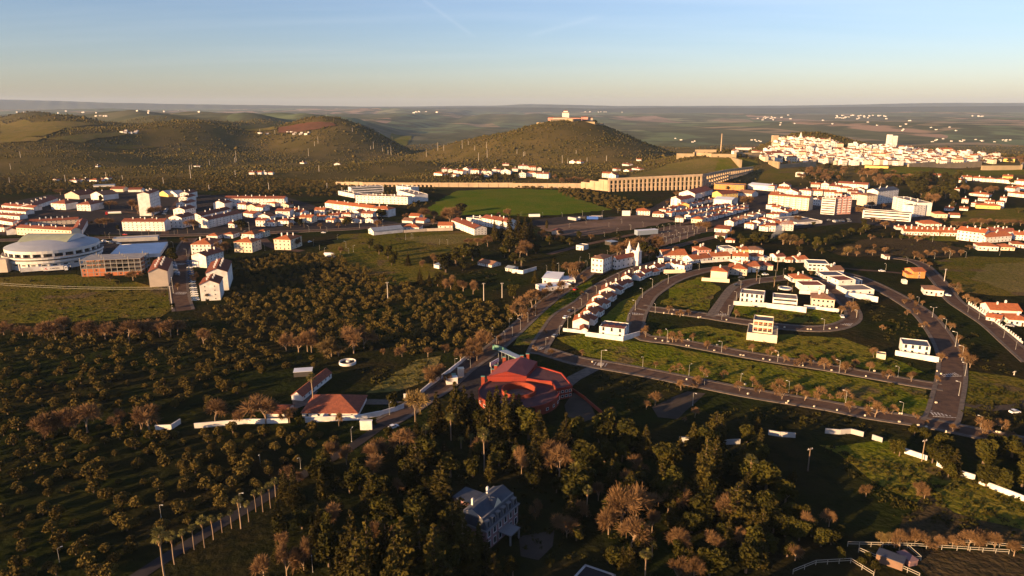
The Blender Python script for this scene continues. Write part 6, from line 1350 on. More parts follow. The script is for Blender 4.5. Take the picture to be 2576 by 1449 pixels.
def ever_proto(seed, leaves=1300, size=0.5, tall=1.0):
    rng = np.random.default_rng(seed); k = 9; L = []
    for i in range(k):
        a = rng.uniform(0, 6.28); r = rng.uniform(.5, 2.3); z = rng.uniform(3.0, 8.0*tall); s = 1.0-.4*abs(z/(8*tall)-.45); L.append((r*math.cos(a)*s, r*math.sin(a)*s, z, rng.uniform(1.2, 2.0), rng.uniform(1.2, 2.0), rng.uniform(1.1, 1.8)))
    V, F_ = rquads(lobes(rng, L, leaves, .7), size, rng); S_ = [((0, 0, -.4), (0, 0, 4.0*tall), .38, .22)]+[((0, 0, 2.2), (l[0]*.8, l[1]*.8, l[2]), .16, .05) for l in L[:6]]
    return npmesh('crown', V, F_, ['evergreen_leaf']), tubes_mesh('trunk', S_, 'bark'), float(V[:, 2].max()), float(np.abs(V[:, :2]).max())
def conifer_proto(seed, H=18.0, base=4.5, tiers=15, pw=0.85, droop=0.18, leaves=2300, size=0.5, z0=0.08):
    rng = np.random.default_rng(seed); P = []; segs = [((0, 0, -.5), (0, 0, H*.97), H*.022, .05)]
    for t in range(tiers):
        f = t/(tiers-1); z = H*(z0+(1-z0)*f); R_ = base*(1-f)**pw+.25; nb = max(3, int(8*(1-f*.6)))
        for i in range(nb):
            a = 2*math.pi*(i+rng.uniform(-.3, .3))/nb+t*.7; Rr = R_*rng.uniform(.65, 1.18); k = max(4, int(leaves/(tiers*6.5)*Rr/base*1.9)); u = rng.uniform(.12, 1, k)**.75
            pts = np.stack([u*Rr*math.cos(a), u*Rr*math.sin(a), z-droop*u*u*Rr*1.5+rng.normal(size=k)*.16], 1); side = rng.normal(size=k)*.30*(1.25-u)*Rr*.6
            pts[:, 0] -= side*math.sin(a); pts[:, 1] += side*math.cos(a); P.append(pts)
            if Rr > 1.2: segs.append(((0, 0, z), (Rr*.8*math.cos(a), Rr*.8*math.sin(a), z-droop*Rr), .09, .03))
    V, F_ = rquads(np.concatenate(P), size, rng, up=.5); return npmesh('crown', V, F_, ['conifer_leaf']), tubes_mesh('trunk', segs, 'bark', 4), float(V[:, 2].max()), float(np.abs(V[:, :2]).max())
def cypress_proto(seed, H=12.0, R_=1.15, leaves=520, size=.4):
    rng = np.random.default_rng(seed); z = rng.uniform(.05, 1, leaves); rad = R_*np.sin(np.pi*np.clip(z*.93+.07, 0, 1))**.6*rng.uniform(.7, 1.1, leaves); a = rng.uniform(0, 6.28, leaves)
    V, F_ = rquads(np.stack([rad*np.cos(a), rad*np.sin(a), z*H], 1), size, rng); return npmesh('crown', V, F_, ['conifer_leaf']), tubes_mesh('trunk', [((0, 0, -.4), (0, 0, H*.8), .22, .05)], 'bark'), H, R_
def fan_palm(seed, H=11.0):
    rng = np.random.default_rng(seed); mb = MB()
    for i in range(34):
        a = rng.uniform(0, 6.28); el = rng.uniform(-.5, 1.3); d = Vector((math.cos(a)*math.cos(el), math.sin(a)*math.cos(el), math.sin(el))); c = Vector((0, 0, H)); p = c+d*rng.uniform(.5, .9); s = d.cross(Vector((0, 0, 1))).normalized(); up = s.cross(d)
        for j in range(5):
            t = (j-2)*.42; dd = (d*math.cos(t)+s*math.sin(t))*rng.uniform(.8, 1.15)+up*(-.12*abs(j-2)); e = p+dd; w = s*.13; mb.poly([p, e-w, e+dd*.35-Vector((0, 0, .25)), e+w], 'palm_leaf')
    tr = MB()
    for i in range(5): z0, z1 = H*i/5-.3, H*(i+1)/5-.3+(.3 if i == 4 else 0); tr.tube((.08*math.sin(i), 0, z0), (.08*math.sin(i+1), 0, z1), .22-.015*i, .205-.015*i, 7, 'bark_pale', cap=False)
    sk = MB()
    for i in range(40):
        a = rng.uniform(0, 6.28); z = H-rng.uniform(.2, 2.0); r = rng.uniform(.25, .7)*(1-.25*(H-z)); sk.poly([(.2*math.cos(a), .2*math.sin(a), z), ((r+.1)*math.cos(a-.2), (r+.1)*math.sin(a-.2), z-.7), (r*math.cos(a), r*math.sin(a), z-1.2), ((r+.1)*math.cos(a+.2), (r+.1)*math.sin(a+.2), z-.7)], 'palm_skirt')
    return mb.mesh('crown'), tr.mesh('trunk'), H+1.6, 1.8, sk.mesh('dead_fronds')
def date_palm(seed, H=6.5):
    rng = np.random.default_rng(seed); mb = MB()
    for i in range(42):
        a = 6.28*i/42*5.3; el = rng.uniform(-.15, 1.35); L = rng.uniform(2.6, 3.6); pts = []
        for j in range(7):
            t = j/6; r = L*t*math.cos(el)*(1-.12*t); z = H+L*t*math.sin(el)-1.5*t*t*(1.2-math.sin(el)*.5); pts.append(Vector((r*math.cos(a), r*math.sin(a), z)))
        s = Vector((-math.sin(a), math.cos(a), 0))
        for j in range(1, 6):
            for k in (-1, 1): p = pts[j]; d = (pts[j+1]-pts[j]); mb.poly([p, p+s*k*.75*(1.1-j/7)+d*.4-Vector((0, 0, .22)), p+d*.75], 'palm_leaf')
    tr = MB(); tr.tube((0, 0, -.4), (0, 0, H), .42, .36, 8, 'bark'); return mb.mesh('crown'), tr.mesh('trunk'), H+2.4, 3.4
PROTO = {'b': BARE, 'by': BAREY, 'st': STREET, 'e': [ever_proto(110+i) for i in range(4)], 'c': [conifer_proto(130+i, base=5.2-.6*i) for i in range(3)], 's': [conifer_proto(140+i, H=18, base=3.4, tiers=20, leaves=1500, droop=.3) for i in range(2)],
         'w': [conifer_proto(150+i, H=14, base=7.0, tiers=10, pw=.55, droop=.10, leaves=1700, size=.55, z0=.2) for i in range(2)], 'y': [cypress_proto(160+i) for i in range(2)], 'p': [fan_palm(170+i) for i in range(3)], 'x': [date_palm(180+i) for i in range(2)]}
KIND = {'b': ('bare_tree', 'leafless brown tree', 'tree'), 'by': ('bare_tree', 'leafless yellowish tree', 'tree'), 'st': ('street_tree', 'small leafless street tree', 'tree'), 'e': ('evergreen_tree', 'dark rounded evergreen tree', 'tree'), 'c': ('cedar_tree', 'broad tiered conifer', 'tree'),
        's': ('spruce_tree', 'tall narrow conifer', 'tree'), 'w': ('cedar_tree', 'wide spreading cedar', 'tree'), 'y': ('cypress_tree', 'slender dark cypress', 'tree'), 'p': ('fan_palm', 'slender fan palm', 'palm'), 'x': ('date_palm', 'feathery date palm', 'palm')}
NT = [0]
def tree(kind, vx, vy, hp, where, wf=1.0, metres=False, cat_where=None):
    p = G(vx, vy); H = hp if metres else hpx(p, hp); pr = random.choice(PROTO[kind]); s = H/pr[2]; n, lab, cat = KIND[kind]
    wf *= {'c': 1.3, 's': 1.35, 'e': 1.2, 'w': 1.15, 'b': 0.98, 'y': 1.1}.get(kind, 1.0)
    root = link(n, None, loc=p, rot=random.uniform(0, 6.28), scale=(s*wf, s*wf, s)); tag(root, f'{lab} {where}', cat, f'{lab}s {where}')
    link('trunk', pr[1], root); link('crown', pr[0], root)
    if len(pr) > 4: link('dead_fronds', pr[4], root)
    NT[0] += 1; return root
def tt(tile, kind, x, y, h, where, wf=1.0): return tree(kind, *tp(tile, x, y), h/tz(tile), where, wf)
def uniq(o, label):
    o['label'] = label
    if 'group' in o: del o['group']
    return o
PK = 'in the dark park round the mansion'
for k, x, y, h, w in (('by', 1045, 1062, 84, .8), ('c', 1100, 1085, 100, 1), ('c', 1146, 1092, 132, .9), ('y', 1232, 1095, 110, .9), ('y', 1246, 1100, 80, .9), ('y', 1205, 1095, 60, 1), ('c', 1272, 1098, 116, .8), ('s', 1355, 1132, 102, 1.1), ('e', 1322, 1092, 68, .8), ('c', 1422, 1152, 114, .9), ('s', 1568, 1128, 58, 1), ('c', 1622, 1142, 74, .9), ('w', 1800, 1092, 58, .9),
    ('s', 1875, 1085, 42, 1.4), ('s', 1905, 1081, 34, 1.4), ('b', 1312, 1192, 72, .6), ('p', 1296, 1182, 60, 1), ('x', 1447, 1216, 56, 1), ('e', 1428, 1232, 48, 1), ('e', 1475, 1225, 62, .8), ('p', 1476, 1300, 78, 1), ('p', 1492, 1215, 36, 1), ('b', 1562, 1335, 124, .8), ('b', 1530, 1345, 80, .8), ('b', 1600, 1300, 80, .8), ('b', 1692, 1292, 66, 1), ('w', 1676, 1192, 62, .9), ('c', 1768, 1262, 166, .72), ('s', 1795, 1225, 130, .8), ('p', 1884, 1228, 84, 1.2), ('e', 1868, 1222, 78, .8), ('w', 1850, 1315, 102, 1.0),
    ('e', 1700, 1345, 48, 1.1), ('e', 1740, 1340, 52, 1.1), ('e', 1775, 1335, 50, 1.1), ('b', 1702, 1395, 66, 1), ('b', 1800, 1392, 52, 1), ('b', 1865, 1372, 44, 1), ('b', 1705, 1462, 60, .9), ('b', 1745, 1462, 62, .9), ('p', 1622, 1462, 80, 1.2), ('x', 1640, 1400, 44, .8), ('c', 820, 1192, 68, 1), ('c', 742, 1264, 90, .9), ('c', 808, 1248, 74, .9), ('b', 872, 1168, 54, .8), ('b', 935, 1165, 52, 1.2), ('b', 960, 1150, 48, 1), ('w', 1048, 1215, 112, .62), ('w', 1020, 1225, 60, .7), ('s', 932, 1262, 76, 1.2), ('s', 1112, 1290, 132, 1.25),
    ('e', 985, 1305, 48, 1), ('e', 960, 1345, 50, .9), ('b', 945, 1385, 76, .8), ('b', 982, 1392, 72, .8), ('p', 1008, 1412, 64, 1.2), ('c', 1140, 1395, 130, 1), ('c', 1110, 1440, 120, .9), ('w', 1160, 1340, 90, .8), ('e', 1130, 1455, 90, .9), ('y', 858, 1460, 84, 1.1), ('y', 872, 1466, 76, 1.1), ('y', 886, 1462, 66, 1.1), ('e', 828, 1425, 88, .8), ('e', 880, 1400, 62, .8), ('b', 722, 1450, 90, .7), ('b', 665, 1462, 70, .9), ('b', 765, 1440, 90, .6), ('s', 1242, 1462, 74, 1.3), ('e', 1290, 1452, 50, .9), ('x', 995, 1125, 34, 1), ('x', 1185, 1118, 30, 1), ('x', 1160, 1128, 34, 1), ('p', 1218, 1185, 108, .9), ('p', 1135, 1108, 68, 1.2), ('p', 1072, 1124, 56, 1.2), ('x', 1020, 1290, 34, .8),
    ('e', 978, 1100, 26, 1), ('c', 1250, 1082, 112, .9), ('c', 1292, 1086, 96, .9), ('c', 1188, 1076, 92, .9), ('e', 1330, 1104, 80, .9), ('c', 1168, 1066, 96, .9), ('e', 1215, 1086, 62, 1.1), ('s', 1305, 1070, 80, 1), ('e', 1205, 1150, 40, 1), ('e', 1255, 1160, 46, 1), ('e', 1380, 1190, 44, 1), ('b', 1440, 1180, 46, .8), ('e', 1540, 1200, 42, 1), ('b', 1505, 1260, 50, .9), ('e', 1660, 1260, 40, 1), ('e', 1620, 1220, 38, 1), ('b', 1580, 1240, 60, .8), ('e', 1340, 1230, 40, 1.1), ('e', 900, 1200, 44, 1), ('e', 880, 1240, 50, 1), ('c', 700, 1310, 60, .9), ('e', 760, 1330, 50, 1), ('e', 820, 1330, 46, 1), ('e', 850, 1290, 44, 1), ('e', 1060, 1330, 60, 1), ('e', 1050, 1270, 44, 1), ('e', 1190, 1200, 50, .9), ('c', 1090, 1160, 74, .9), ('e', 1400, 1240, 36, 1), ('b', 1350, 1300, 44, .9), ('e', 1450, 1360, 40, 1), ('e', 1540, 1420, 44, 1.1), ('b', 1640, 1340, 60, .8)):
    tree(k, x, y, h, PK, w)
_pk = random.Random(42)
for _ in range(190):
    x, y = _pk.uniform(700, 1960), _pk.uniform(1110, 1450)
    if y < 1105+max(0, (900-x))*.65 or (1150 < x < 1420 and 1215 < y < 1449) or (1440 < x < 1560 and y > 1330): continue
    tree(_pk.choice('eecsesbc'), x, y, _pk.uniform(34, 66)*(1.25 if x > 1300 else 1), PK, _pk.uniform(.9, 1.25))
for _ in range(46):  # unseen tree belt below the frame, added to shade the foreground park
    tree(_pk.choice('cces'), _pk.uniform(500, 1700), _pk.uniform(1640, 1800), _pk.uniform(12, 16), 'in the unseen belt added for shade', _pk.uniform(.8, 1.1), metres=True)
for x, y, h in ((1205, 1412, 12), (1226, 1432, 9), (1165, 1425, 17), (1192, 1446, 13), (1150, 1380, 15), (890, 1455, 20), (930, 1490, 22), (975, 1470, 21), (1015, 1500, 23), (1060, 1475, 22), (1095, 1500, 21), (905, 1540, 22), (1000, 1560, 23), (1085, 1470, 17)): tree('c', x, y, h, PK, .85, metres=True)
PE = 'on the right border of the park'
for k, x, y, h, w in (('e', 1975, 1268, 58, .95), ('y', 1996, 1217, 34, 1.6), ('y', 1985, 1217, 26, 1.4), ('y', 1940, 1180, 24, 1.5), ('e', 1950, 1290, 50, .8), ('e', 1985, 1310, 46, 1), ('e', 2015, 1315, 44, 1), ('e', 1945, 1340, 50, 1), ('e', 1975, 1350, 52, 1), ('e', 2010, 1360, 50, 1), ('e', 2040, 1350, 46, 1), ('b', 2020, 1345, 60, .8), ('b', 2085, 1325, 46, .8), ('e', 2065, 1375, 46, 1), ('e', 2090, 1370, 40, 1), ('e', 1920, 1330, 50, 1), ('e', 1935, 1390, 54, 1), ('e', 1980, 1400, 44, 1), ('b', 2000, 1410, 44, 1), ('e', 2105, 1355, 36, 1), ('e', 2115, 1412, 34, .8), ('b', 2178, 1250, 34, .8), ('b', 2310, 1245, 34, 1), ('b', 2325, 1255, 30, 1),
    ('e', 2250, 1140, 34, 1), ('e', 2262, 1148, 40, .8), ('e', 2345, 1165, 46, 1), ('e', 2375, 1180, 56, 1), ('s', 2398, 1195, 66, 1.2), ('e', 2385, 1200, 40, .9), ('e', 2472, 1172, 66, 1), ('e', 2500, 1150, 56, 1.1), ('e', 2480, 1225, 58, 1.1), ('e', 2510, 1232, 58, 1), ('e', 2545, 1150, 50, 1.2), ('e', 2590, 1180, 60, 1.2), ('e', 2570, 1225, 60, 1), ('e', 2330, 1110, 34, 1.1), ('e', 2300, 1095, 26, 1.2), ('e', 2370, 1125, 36, 1.2)):
    tree(k, x, y, h, PE, w)
PH = 'beside the horse paddock'
for k, x, y, h, w in (('b', 2262, 1384, 50, .9), ('b', 2280, 1370, 42, 1.1), ('b', 2300, 1374, 44, 1.1), ('b', 2330, 1378, 30, 1.3), ('b', 2360, 1376, 30, 1.3), ('b', 2435, 1384, 48, 1.2), ('b', 2462, 1384, 46, 1), ('b', 2500, 1387, 48, 1), ('b', 2395, 1378, 32, 1.2), ('by', 2215, 1370, 30, .9), ('by', 2235, 1372, 32, .9), ('e', 2165, 1425, 24, .9), ('e', 2200, 1440, 30, .9), ('e', 2180, 1415, 26, .8), ('b', 2550, 1400, 40, 1)):
    tree(k, x, y, h, PH, w)
for i, (x, y, h) in enumerate(((414, 1452, 122), (439, 1420, 82), (464, 1393, 60), (489, 1383, 62), (515, 1378, 80), (537, 1358, 62), (559, 1340, 47), (583, 1330, 46), (606, 1330, 84), (626, 1313, 52), (644, 1288, 54), (662, 1288, 60), (681, 1278, 64), (695, 1263, 60))):
    o = tree('p', x, y, h, 'in the row along the lower road'); o['label'] = f'fan palm, {ORD[i]} from the bottom in the row along the lower road'; o['group'] = 'row of fan palms along the lower road'
uniq(tt('C1', 'p', 577, 1008, 310, 'beside the barn'), 'very tall thin palm beside the red-roofed barn')
for i, (x, y, h) in enumerate(((2180, 820, 230), (2530, 950, 190))): uniq(tt('K2', 'p', x, y, h, ''), ['fan palm with shaggy fronds in the paved villa junction', 'shorter fan palm right of the paved villa junction'][i])
uniq(tt('K3', 'p', 75, 620, 270, ''), 'tall fan palm beside the white house with slender chimneys')
for (x, y, h) in ((20, 930, 190), (85, 1030, 130), (290, 930, 90), (380, 1040, 130), (200, 800, 90)): tt('K3', 'p', x, y, h, 'around the small round pool above the villas', 1.5)
BL = 'in the hedge row below the big left field'
for x, y, h in ((40, 310, 140), (140, 312, 120), (230, 318, 110), (300, 320, 100), (480, 352, 190), (560, 356, 200), (650, 300, 190), (830, 345, 170), (900, 348, 200), (1060, 350, 170), (1300, 372, 210), (1400, 340, 180), (1500, 322, 170), (1610, 330, 170), (1720, 326, 180), (1790, 310, 150)): tt('C0', 'b', x, y, h, BL, 1.25)
BM = 'among the olives and ruins left of the farm'
for t, x, y, h in (('C0', 2050, 412, 175), ('C0', 480, 1345, 260), ('C0', 650, 1305, 270), ('C0', 880, 1292, 290), ('C0', 1200, 1232, 180), ('C0', 1500, 1275, 300), ('C0', 1420, 1260, 200), ('C0', 2170, 1205, 250), ('C0', 2400, 1200, 150), ('C1', 100, 1205, 310), ('C1', 340, 1195, 170), ('C0', 760, 1300, 240), ('C0', 560, 1320, 240)): tt(t, 'b', x, y, h, BM, 1.1)
BC = 'in the meadow above the round cistern'
for k, x, y, h, w in (('b', 305, 475, 190, .8), ('b', 430, 485, 170, 1.2), ('b', 520, 480, 240, .8), ('b', 560, 490, 160, 1.2), ('by', 700, 520, 150, 1.4), ('by', 760, 528, 210, 1.2), ('by', 830, 525, 120, 1.4), ('b', 985, 500, 290, .9), ('b', 1090, 445, 240, 1.0), ('b', 1470, 532, 130, 1), ('b', 1280, 510, 60, 1.2), ('b', 1730, 535, 110, 1.2), ('b', 1900, 490, 90, 1.2)): tt('C1', k, x, y, h, BC, w)
BA = 'along the avenue wall left of the red hall'
for x, y, h in ((1745, 840, 170), (1800, 800, 190), (1860, 770, 180), (1920, 800, 110), (2060, 570, 140), (2130, 560, 120), (2225, 575, 200), (2280, 480, 240), (2180, 500, 180), (2320, 400, 130), (2440, 400, 90)): tt('C1', 'b', x, y, h, BA)
tt('C1', 'e', 1385, 1065, 180, 'at the farm gate', .8); tt('C1', 'b', 1540, 1010, 110, BA)
tt('C1', 'e', 750, 1000, 60, 'behind the farmhouse', 1); tt('C1', 'e', 1185, 1225, 80, 'at the road junction', 1); tt('C1', 'e', 440, 1220, 90, 'in front of the farm wall', 1); tt('C1', 'b', 835, 1232, 150, 'in front of the farm wall', .6)
ST = 'along the streets of the villa quarter'
for t, L_ in (('C2', ((1345, 336, 120), (1490, 332, 80), (1615, 388, 120), (1650, 384, 120), (1820, 382, 90), (1965, 456, 100), (1445, 642, 70), (1670, 680, 90), (1930, 722, 100), (2130, 742, 85), (2420, 832, 110), (2290, 880, 110), (2490, 900, 90), (1700, 868, 110), (1870, 835, 130), (1820, 850, 60), (1440, 1022, 150), (1350, 1062, 100), (1840, 1142, 110), (990, 1175, 140), (705, 520, 70), (395, 525, 80), (230, 470, 60), (1575, 100, 90), (1690, 130, 80), (1775, 120, 70), (2250, 140, 90), (330, 300, 50), (1740, 1185, 60), (1590, 690, 40), (2150, 465, 50), (2420, 490, 90))),
    ('C3', ((30, 522, 100), (160, 592, 90), (350, 630, 130), (420, 600, 100), (565, 662, 130), (650, 625, 110), (775, 702, 140), (865, 656, 110), (1020, 682, 110), (1205, 757, 110), (1440, 785, 110), (1690, 792, 80), (100, 880, 140), (140, 962, 130), (290, 915, 120), (370, 975, 110), (512, 966, 150), (620, 960, 60), (770, 962, 110), (822, 1097, 130), (1020, 1010, 80), (1075, 1142, 170), (1245, 1112, 110), (1740, 585, 100), (1985, 590, 120), (1960, 520, 110), (1750, 180, 70), (1830, 270, 90), (1915, 395, 90), (1060, 540, 110), (1150, 265, 60), (2030, 640, 140), (2160, 1300, 160), (2200, 1290, 130), (2350, 1260, 110), (2430, 1380, 110), (1860, 1290, 90), (1600, 1230, 60), (1480, 1150, 60), (1460, 80, 40), (1570, 240, 70))),
    ('B3', ((1440, 1260, 80), (1490, 1310, 60), (1550, 1310, 60), (1400, 1400, 60), (1880, 1150, 90), (1910, 1200, 80), (2000, 1270, 90), (2080, 1320, 100), (840, 1370, 120), (890, 1400, 100), (735, 1390, 90), (1370, 1290, 60), (1500, 1400, 60))), ('B2', ((640, 1060, 120), (500, 1180, 140), (470, 1240, 120), (240, 1290, 170), (200, 1330, 200), (330, 1260, 140), (100, 1390, 200), (60, 1440, 170), (210, 1400, 90), (560, 960, 100), (600, 980, 120), (660, 970, 120), (720, 1070, 80), (610, 1150, 80), (700, 1200, 50), (370, 1150, 90)))):
    for x, y, h in L_: tt(t, 'st', x, y, h, ST)
for x, y, h in ((570, 1020, 110), (640, 1010, 130), (370, 1000, 130)): pass
EV = 'in the dark valley between school and villas'
for t, k, x, y, h, w in [('B1', 'c', 1650, 1090, 160, .8), ('B1', 'c', 1745, 1105, 140, .8), ('B1', 'e', 1830, 1110, 150, 1), ('B1', 'c', 1880, 1120, 150, .9), ('B1', 'b', 1960, 1140, 150, 1), ('B1', 'c', 2010, 1150, 140, .9), ('B1', 'b', 2085, 1160, 120, 1), ('B1', 'b', 2185, 1190, 150, .9), ('B1', 'e', 1910, 970, 190, 1), ('B1', 'e', 2010, 900, 180, 1.1), ('B1', 'e', 2090, 850, 170, 1.2), ('B1', 'e', 2180, 850, 160, 1.2), ('B1', 'e', 2080, 950, 120, 1), ('B1', 'c', 1532, 900, 140, .9), ('B1', 'e', 1140, 725, 110, .9), ('B1', 'e', 1240, 790, 110, 1), ('B1', 'e', 1330, 830, 140, .9), ('B1', 'e', 1380, 870, 120, 1), ('B1', 'e', 1365, 900, 90, 1), ('B1', 'b', 850, 800, 100, .8), ('B1', 'b', 1790, 890, 120, .7), ('B1', 'b', 1670, 920, 80, 1), ('B1', 'b', 2130, 690, 70, 1.4), ('B1', 'b', 2230, 700, 90, 1.4), ('B1', 'b', 2330, 710, 120, 1.2), ('B1', 'c', 2400, 650, 220, .8), ('B1', 'c', 2480, 640, 200, .8), ('B1', 'c', 2550, 700, 330, .7), ('B1', 'e', 2500, 820, 120, 1), ('B1', 'e', 2550, 760, 140, 1),
    ('B2', 'c', 60, 640, 260, .8), ('B2', 'c', 130, 660, 250, .7), ('B2', 'c', 190, 650, 230, .7), ('B2', 'b', 310, 640, 110, 1.2), ('B2', 'b', 350, 650, 90, 1.2), ('B2', 'e', 40, 720, 100, 1.1), ('B2', 'b', 150, 800, 160, 1.2), ('B2', 'b', 80, 820, 120, 1.2), ('B2', 'e', 240, 780, 100, 1.2), ('B2', 'x', 95, 920, 110, 1.6), ('B2', 'e', 30, 880, 110, 1.2), ('B2', 'y', 424, 985, 160, 1.4), ('B2', 'c', 232, 1080, 140, .9), ('B2', 'b', 570, 980, 120, 1), ('B2', 'b', 640, 990, 130, 1.1), ('B2', 'b', 690, 960, 110, 1), ('B2', 'e', 20, 1230, 140, 1.1), ('B2', 'b', 1090, 790, 130, 1.3), ('B2', 'b', 1060, 800, 120, 1.2), ('B2', 'b', 1200, 780, 170, 1.2), ('B2', 'b', 1270, 770, 160, 1.2), ('B2', 'e', 1330, 800, 140, .9), ('B2', 'e', 1390, 810, 120, .9), ('B2', 'b', 1430, 740, 150, 1.3), ('B2', 'b', 1470, 750, 140, 1.3), ('B2', 'e', 1450, 830, 110, .9), ('B2', 'b', 1290, 860, 110, 1), ('B2', 'e', 1170, 850, 90, 1), ('B2', 'b', 1380, 850, 120, 1), ('B2', 'b', 1650, 780, 80, 1.4), ('B2', 'b', 790, 640, 60, 1.4), ('B2', 'e', 1070, 640, 60, 1), ('B2', 'y', 350, 530, 90, 1.4), ('B2', 'b', 480, 600, 60, 1.4), ('B2', 'e', 680, 620, 70, 1.3), ('B2', 'e', 380, 690, 90, 1.2), ('B2', 'e', 500, 680, 80, 1.3), ('B2', 'b', 430, 640, 60, 1.3), ('B2', 'e', 580, 690, 70, 1.3),
    ('B3', 'by', 150, 690, 120, 1.6), ('B3', 'by', 220, 690, 110, 1.5), ('B3', 'b', 315, 705, 70, 1.5), ('B3', 'e', 310, 760, 50, 1.8), ('B3', 'e', 490, 720, 110, .9), ('B3', 'e', 475, 750, 60, 1), ('B3', 'e', 580, 690, 70, 1.3), ('B3', 'by', 800, 800, 100, 1.3), ('B3', 'b', 890, 810, 60, 1.3), ('B3', 'b', 1060, 730, 50, 1.3), ('B3', 'b', 1170, 770, 60, 1.3), ('B3', 'b', 1050, 800, 60, 1.4), ('B3', 'b', 1000, 790, 50, 1.4), ('B3', 'b', 1470, 830, 80, 1.4), ('B3', 'b', 1530, 840, 60, 1.4), ('B3', 'b', 1600, 820, 80, 1.4), ('B3', 'b', 1680, 800, 60, 1.3), ('B3', 'b', 1780, 790, 80, 1.4), ('B3', 'b', 1850, 800, 60, 1.4), ('B3', 'b', 1940, 800, 60, 1.4), ('B3', 'b', 2030, 740, 50, 1.4), ('B3', 'e', 690, 640, 60, 1.2), ('B3', 'e', 760, 610, 70, 1.2), ('B3', 'e', 840, 590, 70, 1.2), ('B3', 'e', 930, 590, 70, 1), ('B3', 'e', 980, 560, 80, 1), ('B3', 'e', 960, 510, 80, 1), ('B3', 'b', 1180, 530, 80, 1.4), ('B3', 'b', 1030, 640, 60, 1.4), ('B3', 'e', 1250, 620, 60, 1.3), ('B3', 'e', 1340, 640, 50, 1.3), ('B3', 'e', 1150, 620, 50, 1.3), ('B3', 'b', 1500, 660, 60, 1.4), ('B3', 'b', 1570, 640, 60, 1.4), ('B3', 'b', 1420, 630, 50, 1.4), ('B3', 'e', 1820, 710, 40, 1.5), ('B3', 'b', 240, 970, 60, 1), ('B3', 'b', 430, 1000, 50, 1), ('B3', 'b', 1720, 600, 50, 1.4), ('B3', 'b', 900, 740, 50, 1.3), ('B3', 'e', 620, 650, 60, 1), ('B3', 'e', 400, 690, 60, 1), ('B3', 'e', 540, 780, 60, 1), ('B3', 'e', 660, 760, 50, 1.2), ('B3', 'e', 350, 640, 60, 1), ('B3', 'b', 1620, 920, 60, 1.4), ('B3', 'b', 1560, 880, 50, 1.4)]:
    tt(t, k, x, y, h, EV, w)
TW = 'between the blocks of the town'
for t, k, x, y, h, w in [('B1', 'b', 1690, 460, 150, 1.4), ('B1', 'b', 1790, 450, 110, 1.2), ('B1', 'b', 1950, 480, 180, 1.5), ('B1', 'e', 2060, 370, 100, 1.4), ('B1', 'e', 1265, 420, 90, 1.5), ('B1', 'b', 2000, 430, 130, 1.3), ('B1', 'b', 1510, 420, 50, 1.4), ('B1', 'b', 1780, 490, 60, 1.4), ('B1', 'e', 1395, 205, 60, 1.2), ('B1', 'b', 2440, 420, 60, 1.3), ('B1', 'b', 2520, 410, 90, .9), ('B1', 'e', 930, 480, 70, 1.4), ('B1', 'e', 900, 500, 60, 1.2), ('B1', 'e', 450, 500, 70, 1.2), ('B1', 'e', 410, 480, 60, 1.2), ('B1', 'e', 740, 420, 60, 1), ('B1', 'b', 650, 530, 60, 1.4), ('B1', 'b', 1220, 520, 90, .9), ('B1', 'b', 830, 520, 50, 1.2), ('B1', 'b', 415, 720, 110, 1.3), ('B1', 'b', 350, 525, 60, 1.3), ('B1', 'p', 485, 520, 60, 1.2), ('B1', 'e', 360, 290, 40, 1), ('B1', 'p', 370, 300, 40, 1.2), ('B1', 'b', 640, 420, 60, 1), ('B1', 'b', 20, 720, 70, 1),
    ('B0', 'b', 1050, 520, 110, 1.6), ('B0', 'b', 1000, 510, 90, 1.5), ('B0', 'b', 1100, 330, 90, 1.7), ('B0', 'b', 1330, 340, 110, 1.4), ('B0', 'b', 1390, 380, 90, 1.3), ('B0', 'b', 1550, 420, 130, 1.3), ('B0', 'b', 1950, 540, 120, 1.2), ('B0', 'e', 2430, 545, 110, 1.5), ('B0', 'e', 1710, 850, 130, 1.2), ('B0', 'e', 1760, 860, 90, 1), ('B0', 'b', 1340, 1050, 110, 1.5), ('B0', 'e', 1240, 980, 120, 1), ('B0', 'e', 1330, 960, 110, 1), ('B0', 'b', 1110, 1060, 100, .8), ('B0', 'b', 2250, 780, 140, 1.3), ('B0', 'b', 2290, 770, 100, 1.2), ('B0', 'b', 1970, 1060, 100, 1), ('B0', 'b', 1790, 1150, 80, 1), ('B0', 'b', 1850, 680, 70, 1.2), ('B0', 'e', 2560, 700, 60, 1), ('B0', 'p', 1500, 610, 70, 1.3), ('B0', 'p', 1790, 585, 50, 1.3), ('B0', 'p', 1890, 580, 60, 1.2), ('B0', 'e', 1020, 260, 70, .8), ('B0', 'b', 610, 190, 70, 2), ('B0', 'b', 920, 490, 40, 1.4), ('B0', 'e', 1440, 130, 40, 1.3), ('B0', 'b', 700, 220, 50, 1.4), ('B0', 'e', 1180, 545, 50, 1), ('B0', 'p', 1060, 610, 50, 1), ('B0', 'b', 1660, 1220, 40, 1), ('B0', 'e', 1180, 1090, 40, 1.3), ('B0', 'e', 760, 610, 30, 1.4), ('B0', 'e', 1740, 1330, 60, 1.3), ('B0', 'e', 2090, 1290, 50, 1), ('B0', 'b', 2100, 1250, 90, 1), ('B1', 'e', 30, 460, 40, 1.3), ('B1', 'e', 300, 520, 40, 1.3)]:
    tt(t, k, x, y, h, TW, w)
RT = 'between the houses of the right town'
